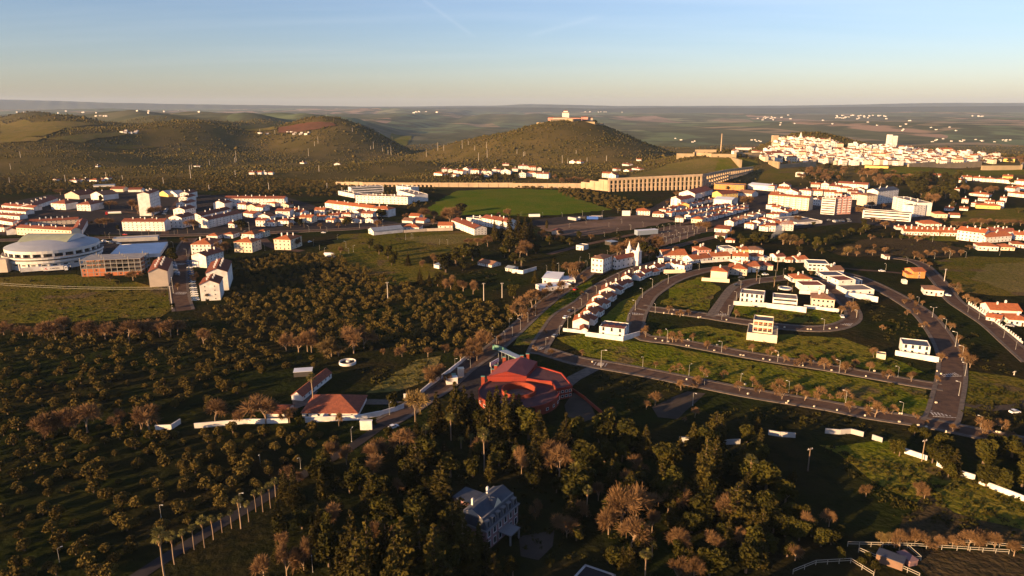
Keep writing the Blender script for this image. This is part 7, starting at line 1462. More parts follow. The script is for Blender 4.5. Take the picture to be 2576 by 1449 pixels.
for k, x, y, h, w in (('B2b', 2350, 300, 110, 1.5), ('B2b', 2080, 400, 60, 1.3), ('B2b', 1650, 200, 50, 1.4), ('B2b', 1560, 285, 40, 1.4), ('B2e', 2080, 130, 40, 1.6), ('B2e', 2180, 140, 40, 1.6), ('B2b', 1960, 560, 110, 1.4), ('B2b', 1880, 530, 80, 1.4), ('B2b', 2210, 600, 60, 1.4), ('B2e', 2100, 660, 60, 1.4), ('B2e', 2330, 700, 80, 1.6), ('B2e', 2430, 690, 110, 1.6), ('B2e', 2510, 690, 90, 1.5), ('B2e', 2460, 640, 80, 1.4), ('B2e', 2560, 660, 90, 1.4), ('B2e', 2300, 640, 60, 1.4), ('B2b', 1840, 700, 50, 1.6), ('B3b', 300, 460, 70, 1.4), ('B3e', 460, 500, 40, 1.4), ('B3b', 950, 390, 90, 1.4), ('B3b', 1040, 330, 80, 1.4), ('B3b', 1150, 330, 60, 1.4), ('B3b', 1100, 470, 40, 1.6), ('B3b', 1050, 460, 50, 1.6), ('B3p', 828, 360, 60, 1.2), ('B3b', 1270, 470, 30, 1.8), ('B3b', 1560, 470, 30, 1.6), ('B3e', 2440, 80, 60, 1.6), ('B3b', 1980, 170, 90, 1.2), ('B3b', 2110, 180, 80, 1.4), ('B3b', 2200, 190, 80, 1.4), ('B3b', 2270, 170, 80, 1.4), ('B3b', 1900, 520, 70, 1.5), ('B3b', 1980, 510, 60, 1.6), ('B3b', 2070, 500, 80, 1.6), ('B3b', 2140, 510, 90, 1.6), ('B3b', 2210, 490, 70, 1.6), ('B3b', 2300, 490, 60, 1.6), ('B3b', 2380, 490, 60, 1.6), ('B3b', 2460, 500, 70, 1.6), ('B3b', 2540, 500, 60, 1.6), ('B3e', 2520, 370, 50, 1.6), ('B3e', 2440, 130, 40, 1.5), ('B3b', 1780, 460, 40, 1.5)):
    tt(k[:2], k[2], x, y, h, RT, w)
def scatter(poly, n, kinds, h0, h1, where, wf=(1.0, 1.5), seed=1):
    r = random.Random(seed); xs = [p[0] for p in poly]; ys = [p[1] for p in poly]; c = 0; t = 0
    while c < n and t < n*40:
        t += 1; x, y = r.uniform(min(xs), max(xs)), r.uniform(min(ys), max(ys))
        if inpoly(x, y, poly): tree(r.choice(kinds), x, y, r.uniform(h0, h1), where, r.uniform(*wf), metres=True); c += 1
scatter([(1995, 450), (2035, 428), (2120, 425), (2260, 440), (2345, 455), (2330, 476), (2200, 470), (2160, 456), (2040, 462)], 75, 'bbbbe', 8, 13, 'in the brown wood below the old town', seed=3)
scatter([(2290, 462), (2345, 440), (2420, 452), (2425, 480), (2400, 520), (2340, 525), (2320, 500), (2290, 490)], 46, 'eeecsb', 9, 18, 'in the wood right of the stepped flats', seed=4)
scatter([(1930, 400), (2040, 404), (2065, 418), (1990, 420), (1935, 412)], 14, 'eb', 5, 8, 'under the old town rampart', seed=5)
scatter([(2460, 398), (2576, 398), (2620, 415), (2470, 412)], 22, 'bbe', 7, 12, 'at the right end of the old town', seed=6)
scatter([(1790, 372), (1830, 368), (1900, 400), (1840, 396)], 12, 'ebe', 4, 8, 'on the mound bastions', seed=8)
scatter([(1085, 452), (1290, 447), (1300, 456), (1090, 457)], 26, 'yyye', 8, 13, 'in the cemetery beyond the aqueduct', (1.0, 1.4), seed=7)
scatter([(1380, 445), (1480, 455), (1520, 462), (1460, 470), (1400, 462)], 12, 'bbe', 7, 11, 'in the dark hollow beyond the aqueduct', seed=9)
print('trees', NT[0])
# --- olives: individuals nearest the camera, the rest as one mass
OLG = [([(0, 1062), (380, 1082), (500, 1092), (735, 1080), (905, 1095), (880, 1130), (790, 1172), (640, 1262), (470, 1362), (400, 1408), (330, 1449), (250, 1475), (-60, 1475), (-60, 1062)], 6.1, 0.10),
       ([(-40, 832), (430, 806), (560, 830), (660, 860), (690, 905), (650, 960), (560, 1020), (480, 1045), (300, 1050), (-40, 1058)], 6.6, 0.2),
       ([(575, 660), (700, 640), (850, 650), (930, 680), (1060, 735), (1290, 775), (1300, 800), (1235, 850), (1180, 875), (1050, 895), (860, 880), (680, 868), (560, 812), (500, 800), (560, 775)], 5.9, 0.06),
       ([(590, 885), (760, 890), (880, 915), (860, 960), (760, 985), (700, 970), (610, 975)], 11, 0.4)]
OLG2 = [([(1402, 480), (1470, 478), (1560, 500), (1645, 520), (1600, 530), (1545, 532), (1490, 512), (1420, 498)], 7.5, 0.08), ([(-60, 445), (250, 452), (600, 446), (830, 456), (900, 470), (860, 492), (840, 500), (720, 492), (500, 482), (300, 476), (140, 486), (-60, 495)], 10, 0.15),
        ([(1095, 480), (1085, 515), (1020, 530), (960, 500), (900, 490), (1000, 478)], 9, 0.3), ([(1330, 470), (1460, 474), (1400, 479), (1290, 476)], 9, .3)]
def grove(poly, sp, skip, ang=0.62, jit=1.7):
    P = np.array([(G(*p).x, G(*p).y) for p in poly]); c = P.mean(0); R_ = np.abs(P-c).max()*1.5; out = []; n = int(R_/sp)
    for i in range(-n, n+1):
        for j in range(-n, n+1):
            if random.random() < skip: continue
            x = c[0]+(i*math.cos(ang)-j*math.sin(ang))*sp+random.gauss(0, jit); y = c[1]+(i*math.sin(ang)+j*math.cos(ang))*sp+random.gauss(0, jit)
            if inpoly(x, y, P): out.append((x, y))
    return out
def clear(x, y, r=5.0):
    return all((x-h[0])**2+(y-h[1])**2 > (h[2]+r)**2 for h in HOUSES)
oli = []
for g in OLG+OLG2: oli += grove(*g)
rd = np.array([(p.x, p.y) for nm in ROADS for p in ROADS[nm][0]])
oli = [(x, y) for x, y in oli if ((rd[:, 0]-x)**2+(rd[:, 1]-y)**2).min() > 36 and clear(x, y, 2)]
def keypx(q):
    v = proj((q[0], q[1], HT(*q)+2)); return (0 if (-20 < v[0] < 2596 and v[1] < 1470) else 1, q[1])
oli.sort(key=keypx)
for i, (x, y) in enumerate(oli[:300]):
    me, tr = random.choice(OL); s = random.uniform(.55, 1.12)*(1.05 if random.random() < .5 else .9); root = link('olive_tree', None, loc=(x, y, HT(x, y)), rot=random.uniform(0, 6.28), scale=(s*random.uniform(.9, 1.15), s, s*random.uniform(.85, 1.15)))
    vq = proj((x, y, 2)); zl = f"{'bottom edge' if vq[1] > 1380 else 'lower rows' if vq[1] > 1280 else 'middle rows' if vq[1] > 1180 else 'upper rows'}, {'far left' if vq[0] < 130 else 'left' if vq[0] < 300 else 'centre' if vq[0] < 520 else 'right'}"; tag(root, f'grey-green olive tree in the dark lower grove, {zl}', 'tree', f'olive trees of the lower grove, {zl}'); link('trunk', tr, root); link('crown', me, root)
SV, SF = [], []; base = 0; low = [olive_proto(200+i, 110, 0.50)[:2] for i in range(8)]
for x, y in oli[300:]:
    V, F_ = random.choice(low); a = random.uniform(0, 6.28); s = random.uniform(.55, 1.1); ca, sa = math.cos(a)*s, math.sin(a)*s
    W = np.stack([V[:, 0]*ca-V[:, 1]*sa+x, V[:, 0]*sa+V[:, 1]*ca+y, V[:, 2]*s+HT(x, y)], 1); SV.append(W); SF.append(F_+base); base += len(W)
tag(link('olive_grove', npmesh('olive_grove', np.concatenate(SV), np.concatenate(SF), ['olive_leaf'])), 'farther olive trees of the groves reading as one mass', 'olive trees', kind='stuff')
print('olives', len(oli))
# --- scrub and woodland of the hills, one mass
def pip(X, Y, P):
    c = np.zeros(len(X), bool)
    for i in range(len(P)):
        x0, y0 = P[i]; x1, y1 = P[i-1]
        if y0 == y1: continue
        k = ((y0 > Y) != (y1 > Y)) & (X < (x1-x0)*(Y-y0)/(y1-y0)+x0); c ^= k
    return c
def scrub():
    rng = np.random.default_rng(5); N = 170000
    Y = 1060*np.exp(rng.uniform(0, math.log(3200/1060), N)); X = rng.uniform(-.86, .80, N)*Y
    keep = np.ones(N, bool)
    for nm, P in FIELDS:
        if P[:, 1].max() > 1000: keep &= ~pip(X, Y, P)
    cp = np.array([(G(*p).x, G(*p).y) for p in CITY]); keep &= ~pip(X, Y, cp)
    # open land: right of the mound and town stays mostly fields
    right = (X > 0.36*Y) & (Y < 1650); keep &= ~(right & (rng.uniform(size=N) < .93))
    far_r = (X > 0.22*Y) & (Y > 2150); keep &= ~(far_r & (rng.uniform(size=N) < .55))
    front = (Y < 1230) & (X > -0.02*Y); keep &= ~(front & (rng.uniform(size=N) < .8))
    for hx, hy, hr in HOUSES: keep &= (X-hx)**2+(Y-hy)**2 > (hr+7)**2
    # patchy clearings
    pat = np.sin(X/61+np.sin(Y/83)*1.7)*np.sin(Y/95+np.sin(X/77)*1.3)+.6*np.sin(X/23+np.sin(Y/31)*2)*np.sin(Y/29+np.sin(X/37)*2); keep &= rng.uniform(size=N) < np.clip(.72-.75*pat, .04, 1.0)
    X, Y = X[keep], Y[keep]; Z = HT(X, Y, np); n = len(X)
    iv = np.array([(1, 0, 0), (0, 1, 0), (-1, 0, 0), (0, -1, 0), (0, 0, 1), (0, 0, -1)], float); fi = np.array([(0, 1, 4), (1, 2, 4), (2, 3, 4), (3, 0, 4), (1, 0, 5), (2, 1, 5), (3, 2, 5), (0, 3, 5)])
    th = rng.uniform(0, 1.57, n)
    r = .75*np.exp(rng.normal(.45, .42, n))*np.clip(Y/1500, .9, 1.6)
    V = iv[None]*(r[:, None, None])*rng.uniform(.6, 1.25, (n, 6, 1)); V[:, :, 2] *= .85; V[:, :, 2] += (r*.55)[:, None]; c_, s_ = np.cos(th)[:, None], np.sin(th)[:, None]; V[:, :, 0], V[:, :, 1] = V[:, :, 0]*c_-V[:, :, 1]*s_, V[:, :, 0]*s_+V[:, :, 1]*c_
    V += np.stack([X, Y, Z], 1)[:, None, :]
    Fs = (fi[None]+6*np.arange(n)[:, None, None]).reshape(-1, 3)
    tag(link('hill_scrub', npmesh('hill_scrub', V.reshape(-1, 3), Fs, ['scrub_leaf'])), 'dark scrub and cork oak wood covering the hills', 'scrub', kind='stuff'); print('scrub', n)
scrub()
# low bushes and weeds on the near meadows
def bushes():
    rng = np.random.default_rng(11); P = []
    for poly, n in (([(1400, 850), (2345, 985), (2345, 1050), (1560, 915)], 420), ([(1650, 830), (2200, 870), (2330, 940), (1640, 850)], 260), ([(1290, 870), (1500, 697), (1385, 830)], 160), ([(1660, 765), (1790, 700), (1790, 780)], 110), ([(1840, 795), (1900, 750), (2120, 790), (2090, 815)], 120), ([(2060, 1120), (2380, 1180), (2600, 1260), (2600, 1360), (2250, 1300)], 380), ([(0, 700), (430, 730), (430, 800), (0, 815)], 260), ([(2160, 740), (2280, 800), (2340, 880), (2240, 880)], 160), ([(2400, 960), (2576, 985), (2576, 1080), (2420, 1050)], 200), ([(2400, 800), (2530, 900), (2576, 980), (2440, 930)], 90), ([(1500, 940), (1740, 970), (1620, 1040), (1510, 1030)], 90), ([(1900, 1020), (2300, 1085), (2200, 1100), (1760, 1060)], 160), ([(800, 640), (960, 590), (1180, 600), (1040, 650), (1000, 720)], 140), ([(1120, 620), (1280, 610), (1330, 690), (1250, 740), (1130, 690)], 120), ([(2080, 630), (2330, 610), (2440, 640), (2250, 650)], 80), ([(880, 930), (1100, 900), (1060, 970), (960, 990)], 100), ([(1000, 1120), (1900, 1120), (1900, 1420), (900, 1420)], 420)):
        W = np.array([(G(*p).x, G(*p).y) for p in poly]); k = 0
        while k < n:
            x, y = rng.uniform(W[:, 0].min(), W[:, 0].max()), rng.uniform(W[:, 1].min(), W[:, 1].max()); k += 1
            if inpoly(x, y, W) and ((rd[:, 0]-x)**2+(rd[:, 1]-y)**2).min() > 42 and clear(x, y, 1.0): P.append((x, y, HT(x, y), rng.uniform(.35, 1.5)))
    V, F_ = [], []; b = 0
    for x, y, z, s in P:
        q = rng.normal(size=(14, 3))*np.array([.55, .55, .3])*s; q[:, 2] = np.abs(q[:, 2])+.08; v, f = rquads(q+np.array([x, y, z]), .42*s, rng); V.append(v); F_.append(f+b); b += len(v)
    tag(link('meadow_bushes', npmesh('meadow_bushes', np.concatenate(V), np.concatenate(F_), ['evergreen_leaf'])), 'low weeds and bushes scattered over the meadows', 'bushes', kind='stuff')
bushes()
# ---------------------------------------------------------------- small things
mat('lamp_metal', (0.42, 0.40, 0.36), 0.5, metal=0.3)
mat('lamp_lens', (0.7, 0.68, 0.62), 0.4)
mat('tyre', (0.02, 0.02, 0.02), 0.9)
mat('timber_white', (0.30, 0.27, 0.22), 0.9)
for n, c in (('car_white', (0.72, 0.72, 0.71)), ('car_grey', (0.22, 0.23, 0.25)), ('car_dark', (0.035, 0.04, 0.05)), ('car_blue', (0.05, 0.10, 0.22)), ('car_red', (0.45, 0.02, 0.015)), ('truck_green', (0.18, 0.30, 0.16)), ('truck_blue', (0.04, 0.11, 0.42))): mat(n, c, 0.35, spec=0.5)
def lamp_meshes(arm):
    p = MB(); p.tube((0, 0, -.3), (0, 0, 7.6), .11, .07, 6, 'lamp_metal')
    if arm == 'curved':
        q = (0, 0, 7.6)
        for i in range(5): a = math.radians(90-(i+1)*20); e = (1.9*(1-math.sin(a)) if False else .42*(i+1), 0, 7.6+.75*math.sin(math.radians((i+1)*28))); p.tube(q, e, .06, .06, 5, 'lamp_metal'); q = e
    else: q = (1.5, 0, 7.9); p.tube((0, 0, 7.55), q, .06, .05, 5, 'lamp_metal')
    h = MB(); h.box((q[0]+.35, 0, q[2]), (.95, .34, .16), 'lamp_lens'); b = MB(); b.box((0, 0, .25), (.4, .4, .5), 'lamp_metal')
    return p.mesh('pole'), h.mesh('lamp_head'), b.mesh('base')
LM = {'s': lamp_meshes('straight'), 'c': lamp_meshes('curved')}
def lamp(vx, vy, hp, where, kind='s', rz=None):
    p = G(vx, vy); s = min(1.5, max(.55, hpx(p, hp)/8.0)); o = link('street_lamp', None, loc=p, rot=random.uniform(0, 6.28) if rz is None else rz, scale=s); tag(o, f'slender street lamp {where}', 'street lamp', f'street lamps {where}')
    for n, me in zip(('pole', 'lamp_head', 'base'), LM[kind]): link(n, me, o)
def lamps(tile, L, where, kind='s', rz=None):
    for x, y, h in L: lamp(*tp(tile, x, y), h/4, where, kind, rz)
V1 = 'along the streets below and around the villas'
lamps('C2', ((340, 432, 100), (475, 310, 95), (560, 240, 115), (632, 130, 95), (1165, 200, 100), (1560, 390, 130), (895, 640, 180), (1315, 635, 112), (1780, 720, 115), (1935, 820, 85), (2298, 810, 120), (1818, 1022, 135), (2107, 490, 115), (1440, 90, 90), (2110, 160, 80), (2172, 115, 110)), V1)
lamps('C3', ((95, 588, 115), (207, 892, 118), (714, 696, 132), (780, 995, 125), (1348, 1112, 124), (560, 262, 112), (1306, 738, 110), (888, 140, 80), (1652, 136, 105), (1784, 252, 102), (1884, 430, 150), (1948, 570, 150), (1980, 730, 140), (1918, 925, 145), (2135, 1260, 135)), V1, rz=2.6)
lamps('C3', ((2010, 85, 70), (2120, 155, 85), (2250, 205, 65), (2370, 342, 90), (2490, 460, 90)), 'along the right-hand lane')
lamps('B2', ((1217, 1002, 72), (1075, 1050, 72), (947, 1112, 65), (850, 1182, 76), (762, 1252, 76), (700, 1302, 56), (1300, 888, 52), (1157, 912, 52), (1570, 1082, 92), (1412, 1128, 95), (1310, 1228, 98), (1240, 1352, 102), (1882, 948, 70), (2256, 1254, 92), (2300, 1132, 84), (2490, 1082, 84)), 'beside the curving row and villa loop', rz=2.8)
lamps('B2', ((470, 985, 112), (350, 965, 55), (755, 925, 70), (682, 892, 72), (960, 802, 58), (780, 832, 42), (160, 1390, 90)), 'on the avenue near the church', 'c')
lamps('C2', ((160, 185, 90), (85, 262, 105), (5, 320, 95), (235, 120, 90)), 'on the avenue near the church', 'c')
lamps('B2', ((1470, 562, 55), (1527, 552, 55), (1587, 538, 55), (1642, 514, 50), (1692, 502, 45), (1520, 632, 55), (1580, 612, 50), (1630, 648, 60), (1657, 602, 58), (1690, 628, 58), (1730, 578, 50), (1762, 628, 64), (1772, 558, 50), (1817, 532, 55), (1832, 592, 58), (1862, 572, 62), (1552, 668, 58), (1602, 684, 50), (1687, 662, 55), (1285, 610, 30), (1410, 570, 30)), 'with curved arms in the lamp-lined earth park', 'c', 2.9)
lamps('B2', ((905, 412, 66), (708, 402, 52), (310, 412, 46), (505, 408, 42), (1065, 372, 46), (1200, 372, 52), (1320, 508, 46), (1195, 542, 52), (930, 612, 46), (1055, 572, 42), (975, 514, 42), (745, 482, 42), (1105, 478, 42), (90, 400, 40), (575, 520, 36)), 'around the bare-earth lorry park')
lamps('B3', ((155, 992, 62), (472, 992, 62), (850, 1312, 92), (892, 1422, 72), (1510, 1302, 88), (1655, 1422, 102), (1185, 942, 46), (1400, 877, 62), (1520, 832, 52), (1675, 832, 62), (1825, 832, 82), (1990, 820, 60), (1655, 660, 60), (2330, 800, 50), (75, 1020, 70)), 'around the dark valley and right-hand roads')
lamps('B0', ((1745, 1182, 170), (1880, 802, 70), (840, 618, 82), (892, 632, 52), (1102, 626, 54), (1210, 604, 62), (1430, 602, 52), (1570, 614, 62), (1755, 592, 44), (2460, 600, 50), (1745, 720, 60), (800, 720, 60), (2510, 560, 100)), 'along the avenue of the left town')
lamps('B1', ((90, 752, 66), (580, 700, 60), (692, 790, 70), (640, 745, 50), (820, 640, 50), (907, 725, 70), (935, 780, 55), (980, 765, 70), (1277, 515, 80), (1042, 525, 70), (535, 560, 60), (715, 560, 50), (1848, 690, 52), (1930, 690, 46), (1507, 645, 60), (1562, 630, 45), (1580, 632, 50)), 'around the middle meadow and avenue')
lamps('C1', ((2548, 232, 92), (2375, 308, 62), (2420, 402, 50), (2003, 642, 98), (963, 1386, 135), (1344, 1116, 120), (2158, 642, 72), (2505, 382, 104)), 'along the tree-lined avenue wall')
lamps('D1', ((450, 370, 122), (572, 1412, 145), (45, 335, 70)), 'in the park by the lower road'); lamps('D0', ((1622, 860, 120), (600, 1310, 80), (2420, 760, 150)), 'among the lower olives')
def pole(vx, vy, hp, label, group=None, wide=1.0, m='pole_concrete'):
    p = G(vx, vy); h = hpx(p, hp); o = link('utility_pole', None, loc=p, rot=.4); tag(o, label, 'pole', group)
    me = _cache('pole', (round(h), wide, m), lambda: (lambda k: (k.tube((0, 0, -.4), (0, 0, h), .27*wide, .17*wide, 6, m), k)[1].mesh('shaft'))(MB())); link('shaft', me, o)
    ca = _cache('parm', 0, lambda: MB().box((0, 0, 0), (2.2, .16, .18), 'pole_concrete').box((-.8, 0, .25), (.1, .1, .4), 'frame_white').box((.8, 0, .25), (.1, .1, .4), 'frame_white').mesh('cross_arm')); link('cross_arm', ca, o, loc=(0, 0, h-.5)); return p, h
PL = pole(*tp('B0', 1735, 1336), 57, 'stout white concrete pole at the corner of the big left field', wide=1.3)
pole(*tp('B1', 1328, 1266), 50, 'white utility pole in the middle of the olive grove'); pole(*tp('B1', 2292, 1256), 45, 'left of two white utility poles by the pavilion', 'two poles by the pavilion'); pole(*tp('B1', 2476, 1226), 38, 'right of two white utility poles by the pavilion', 'two poles by the pavilion'); pole(*tp('B3', 1772, 1062), 32, 'leaning-looking concrete pole by the green field at right'); pole(*tp('D3', 400, 392), 58, 'dark power pole standing in the shaded right meadow', m='bark'); pole(*tp('D3', 1545, 300), 56, 'tall thin pole beside the sunlit white wall', m='bark_pale', wide=.7); pole(*tp('C3', 2475, 715), 10, 'short post in the dark meadow at the right edge')
for t, L_ in (('A0', ((100, 1045, 65), (660, 1030, 75), (1068, 980, 55), (1920, 990, 130), (2110, 860, 60), (2370, 975, 65), (2365, 830, 50), (1235, 1010, 50), (1645, 1040, 60), (2105, 1105, 50), (2378, 820, 108), (108, 900, 60), (207, 780, 60), (1930, 900, 50))), ('A1', ((530, 765, 75), (625, 640, 70), (590, 665, 50), (1182, 690, 66), (1360, 757, 95), (1330, 752, 46), (1715, 772, 66), (1830, 712, 85), (1890, 712, 62), (2075, 692, 88), (2240, 822, 92), (2320, 687, 62), (2326, 780, 84), (130, 1105, 72), (715, 1085, 50), (635, 920, 62), (2136, 652, 40), (2202, 707, 46), (866, 1130, 50), (1240, 552, 36), (1370, 602, 36), (190, 540, 36), (40, 525, 30), (1155, 700, 40), (1275, 720, 40), (970, 520, 40))), ('A2', ((505, 840, 82), (50, 742, 42), (115, 770, 46), (755, 822, 42), (950, 812, 52), (645, 742, 36), (130, 760, 40), (560, 840, 50), (685, 840, 46)))):
    for x, y, h in L_: pole(*tp(t, x, y), h/4, 'thin pale power pole on the wooded slopes beyond the town', 'power poles on the wooded slopes', 1.6)
pole(*tp('A1', 708, 368), 14, 'thin mast on the top of the smaller hill', wide=1.2)
def wires():
    p, h = PL; o = thing('power_line', 'pair of sagging wires crossing the big left field', 'cable', p)
    for k in (0, 1):
        a = Vector((0, 0, h-.4-k*1.2)); e = G(-120, 742)-p+Vector((0, 0, 11-k*1.2)); mb = MB(); q = a
        for i in range(1, 25): t = i/24; n = a.lerp(e, t)-Vector((0, 0, 4.5*4*t*(1-t)*.5)); mb.tube(q, n, .045, .045, 4, 'lamp_metal', cap=False); q = n
        part('wire', mb, o)
wires()
# --- vehicles
def car_meshes(paint):
    b = MB(); P = [(-2.1, .35), (-2.1, .85), (-1.9, 1.0), (-1.2, 1.0), (1.1, .95), (1.95, .82), (2.1, .6), (2.1, .35)]
    for s in (-1, 1): b.poly([(x, s*.86, z) for x, z in (P if s < 0 else P[::-1])], paint)
    for i in range(len(P)): (x0, z0), (x1, z1) = P[i], P[(i+1) % len(P)]; b.poly([(x0, .86, z0), (x1, .86, z1), (x1, -.86, z1), (x0, -.86, z0)], paint)
    C = [(-1.75, 1.0), (-1.3, 1.45), (.2, 1.47), (1.0, .96)]; g = MB()
    for s in (-1, 1): g.poly([(x, s*.78, z) for x, z in (C if s < 0 else C[::-1])], 'glass')
    for i in range(3): (x0, z0), (x1, z1) = C[i], C[i+1]; g.poly([(x0, -.78, z0), (x1, -.78, z1), (x1, .78, z1), (x0, .78, z0)], paint if i == 1 else 'glass')
    w = MB(); w.tube((0, -.1, 0), (0, .1, 0), .33, .33, 10, 'tyre'); w.poly([(.33*math.cos(6.28*i/10), -.1, .33*math.sin(6.28*i/10)) for i in range(10)], 'tyre')
    return b.mesh('body'), g.mesh('cabin'), w.mesh('wheel')
CM = {c: car_meshes(c) for c in ('car_white', 'car_grey', 'car_dark', 'car_blue', 'car_red')}
def car(vx, vy, rz, paint, label, group=None):
    p = G(vx, vy); o = link('parked_car', None, loc=(p.x, p.y, p.z+.2), rot=rz); tag(o, label, 'car', group); b, g, w = CM[paint]; link('body', b, o); link('cabin', g, o)
    for x in (-1.35, 1.3):
        for y in (-.82, .82): link('wheel', w, o, loc=(x, y, .33))
PC = list(CM)
for i in range(11): car(*tp('B0', 1738+random.uniform(-3, 3)+i*4.5, 868+i*14), .1, random.choice(PC[:4]), 'car parked nose-in along the left side of the town street', 'cars on the left side of the town street')
for i in range(20): car(*tp('B0', 1900+i*3.6+random.uniform(-2, 2), 868+i*20.5), .15, random.choice(PC[:4]), 'car parked nose-in along the right side of the town street', 'cars on the right side of the town street')
for x, y, rz, c, l in ((1423, 801, 1.0, 'car_white', 'white car parked by the lower end of the curving row'), (1396, 848, 1.0, 'car_grey', 'silver car parked on the street below the curving row'), (1434, 785, 1.0, 'car_dark', 'dark car parked beside the terrace houses'), (1853, 720, .4, 'car_dark', 'dark car at the paved villa junction'), (2218, 684, -.1, 'car_white', 'white car driving on the dark valley road'), (2118, 799, 1.3, 'car_white', 'white car parked on the villa loop bend'), (1865, 701, .3, 'car_dark', 'dark car in front of the buff hip-roofed house'), (1925, 693, .2, 'car_white', 'white car by the crest house with the big chimney'), (814, 587, 0, 'car_white', 'white car on the avenue above the meadow'), (780, 610, 1.2, 'car_white', 'pale car on the side road by the meadow'), (2383, 745, -.8, 'car_white', 'white car beside the shaded house on the right-hand lane'), (2540, 822, -.8, 'car_grey', 'grey car by the right edge villas'), (2552, 1040, .2, 'car_white', 'white car on the verge at far right of the lower street'), (1448, 730, 1, 'car_red', 'red car parked beside the curving row'), (1610, 668, .6, 'car_blue', 'blue car at the upper end of the avenue'), (595, 745, .1, 'car_white', 'white car right of the gabled blocks'), (493, 757, .2, 'car_white', 'white car at the lower end of the town street'), (315, 592, 0, 'car_red', 'red car on the left town avenue'), (990, 1078, .8, 'car_white', 'white car on the farm road junction')):
    car(x, y, rz, c, l)
for i in range(16): car(random.uniform(225, 300), random.uniform(606, 622), random.choice((0, 1.57)), random.choice(PC[:4]), 'car standing in the supermarket car park', 'cars in the supermarket car park')
for i in range(14): car(*tp('B3', 600+random.uniform(0, 230), 440+random.uniform(0, 30)), random.choice((.2, 1.7)), random.choice(PC[:4]), 'car parked below the striped tower', 'cars below the striped tower')
for i in range(10): car(*tp('B0', 1620+random.uniform(0, 60), 330+random.uniform(0, 80)), 1.2, random.choice(PC[:4]), 'car parked beside the tall white tower block', 'cars beside the tower block')
def text_mesh(s, size, m):
    cu = bpy.data.curves.new('lettering', 'FONT'); cu.body = s; cu.size = size; cu.extrude = .02; cu.align_x = 'CENTER'; o = bpy.data.objects.new('lettering', cu); COL.objects.link(o); dg = bpy.context.evaluated_depsgraph_get(); me = bpy.data.meshes.new_from_object(o.evaluated_get(dg)); bpy.data.objects.remove(o); bpy.data.curves.remove(cu); me.materials.clear(); me.materials.append(M[m]); return me
def truck(A, B, label, trailer='wall_white', cab='car_white', text=None, group=None, cabside=1, tank=False, L=13.0):
    a, b, u, n, _ = frame(A, B); c = (a+b)/2; o = link('lorry', None, loc=(c.x, c.y, c.z+.15), rot=math.atan2(u.y, u.x)); tag(o, label, 'lorry', group)
    k = MB()
    if tank: k.tube((-L/2, 0, 2.3), (L/2-1, 0, 2.3), 1.25, 1.25, 14, trailer); k.poly([(-L/2, 1.25*math.cos(6.28*i/14), 2.3+1.25*math.sin(6.28*i/14)) for i in range(14)], 'truck_green'); k.box((0, 0, 1.25), (L-1, 2.0, .4), 'truck_green')
    else: k.box((0, 0, 2.55), (L, 2.5, 2.7), trailer); k.box((0, 0, 1.1), (L-.6, 1.6, .25), 'shade_dark')
    tr = link('trailer', k.mesh('trailer'), o)
    if cab: k = MB(); x = cabside*(L/2+1.5); k.box((x, 0, 1.9), (2.1, 2.4, 2.6), cab); k.box((x-cabside*.2, 0, 3.4), (1.6, 2.2, .5), cab); k.box((x+cabside*1.06, 0, 2.4), (.06, 2.1, .9), 'glass'); k.box((x, -1.22, 2.4), (1.0, .06, .7), 'glass'); link('cab', k.mesh('cab'), o)
    w = _cache('twheel', 0, lambda: MB().tube((0, -.2, 0), (0, .2, 0), .5, .5, 10, 'tyre').mesh('wheel'))
    for x in (-L/2+1.2, -L/2+2.5, -L/2+3.8)+((cabside*(L/2+1.6), cabside*(L/2-1.5)) if cab else ()):
        for y in (-1.05, 1.05): link('wheel', w, o, loc=(x, y, .5))
    if text:
        link('lettering', text_mesh(text, 1.35, 'letter_brown'), tr, loc=(1.0, -1.28, 2.15), rot=(math.pi/2, 0, 0))
        k = MB(); k.poly([(-5.6, -1.29, 2.5), (-4.9, -1.29, 2.3), (-4.0, -1.29, 3.5), (-4.4, -1.29, 3.5)], 'letter_red'); k.poly([(-4.8, -1.29, 2.3), (-3.9, -1.29, 1.9), (-3.6, -1.29, 2.2), (-4.5, -1.29, 2.7)], 'letter_red'); link('emblem', k.mesh('emblem'), tr)
truck(tp('K6', 890, 975), tp('K6', 1290, 945), 'white lorry lettered in brown with a red emblem, nearer of two by the arena', text='CARCASA', cabside=1, group='two lettered lorries by the arena')
truck(tp('K6', 970, 905), tp('K6', 1350, 880), 'white lorry lettered in brown with a red emblem, farther of two by the arena', text='CARCASA', cabside=1, group='two lettered lorries by the arena')
truck(tp('K6', 450, 1000), tp('K6', 860, 965), 'low white flatbed trailer in front of the arena wall', cab=None, L=14)
truck(tp('B0', 1090, 392), tp('B0', 1232, 388), 'tanker lorry with red cab and white and green tank', trailer='sign_white', cab='car_red', cabside=-1, tank=True, L=14)
truck(tp('B2', 572, 448), tp('B2', 650, 462), 'grey trailer parked alone on the lorry park', trailer='wall_grey', cab=None, L=12)
for i, (c, l) in enumerate((('truck_blue', 'bright blue trailer in the line of three on the lorry park'), ('wall_grey', 'grey trailer behind the blue one on the lorry park'), ('wall_buff', 'pale trailer at the back of the three on the lorry park'))): truck(tp('B2', 770+i*22, 445-i*5), tp('B2', 848+i*24, 447-i*5), l, trailer=c, cab=None, L=12)
truck(tp('B2', 690, 446), tp('B2', 735, 446), 'white lorry cab parked left of the blue trailer', trailer='shade_dark', cab='car_white', cabside=-1, L=5)
truck(tp('B1', 697, 820), tp('B1', 757, 822), 'small white box van with green side at the meadow road end', trailer='sign_white', cab='car_white', L=6)
truck(tp('B2', 185, 422), tp('B2', 265, 420), 'white trailer at the left end of the lorry park', trailer='sign_white', cab=None, L=12)
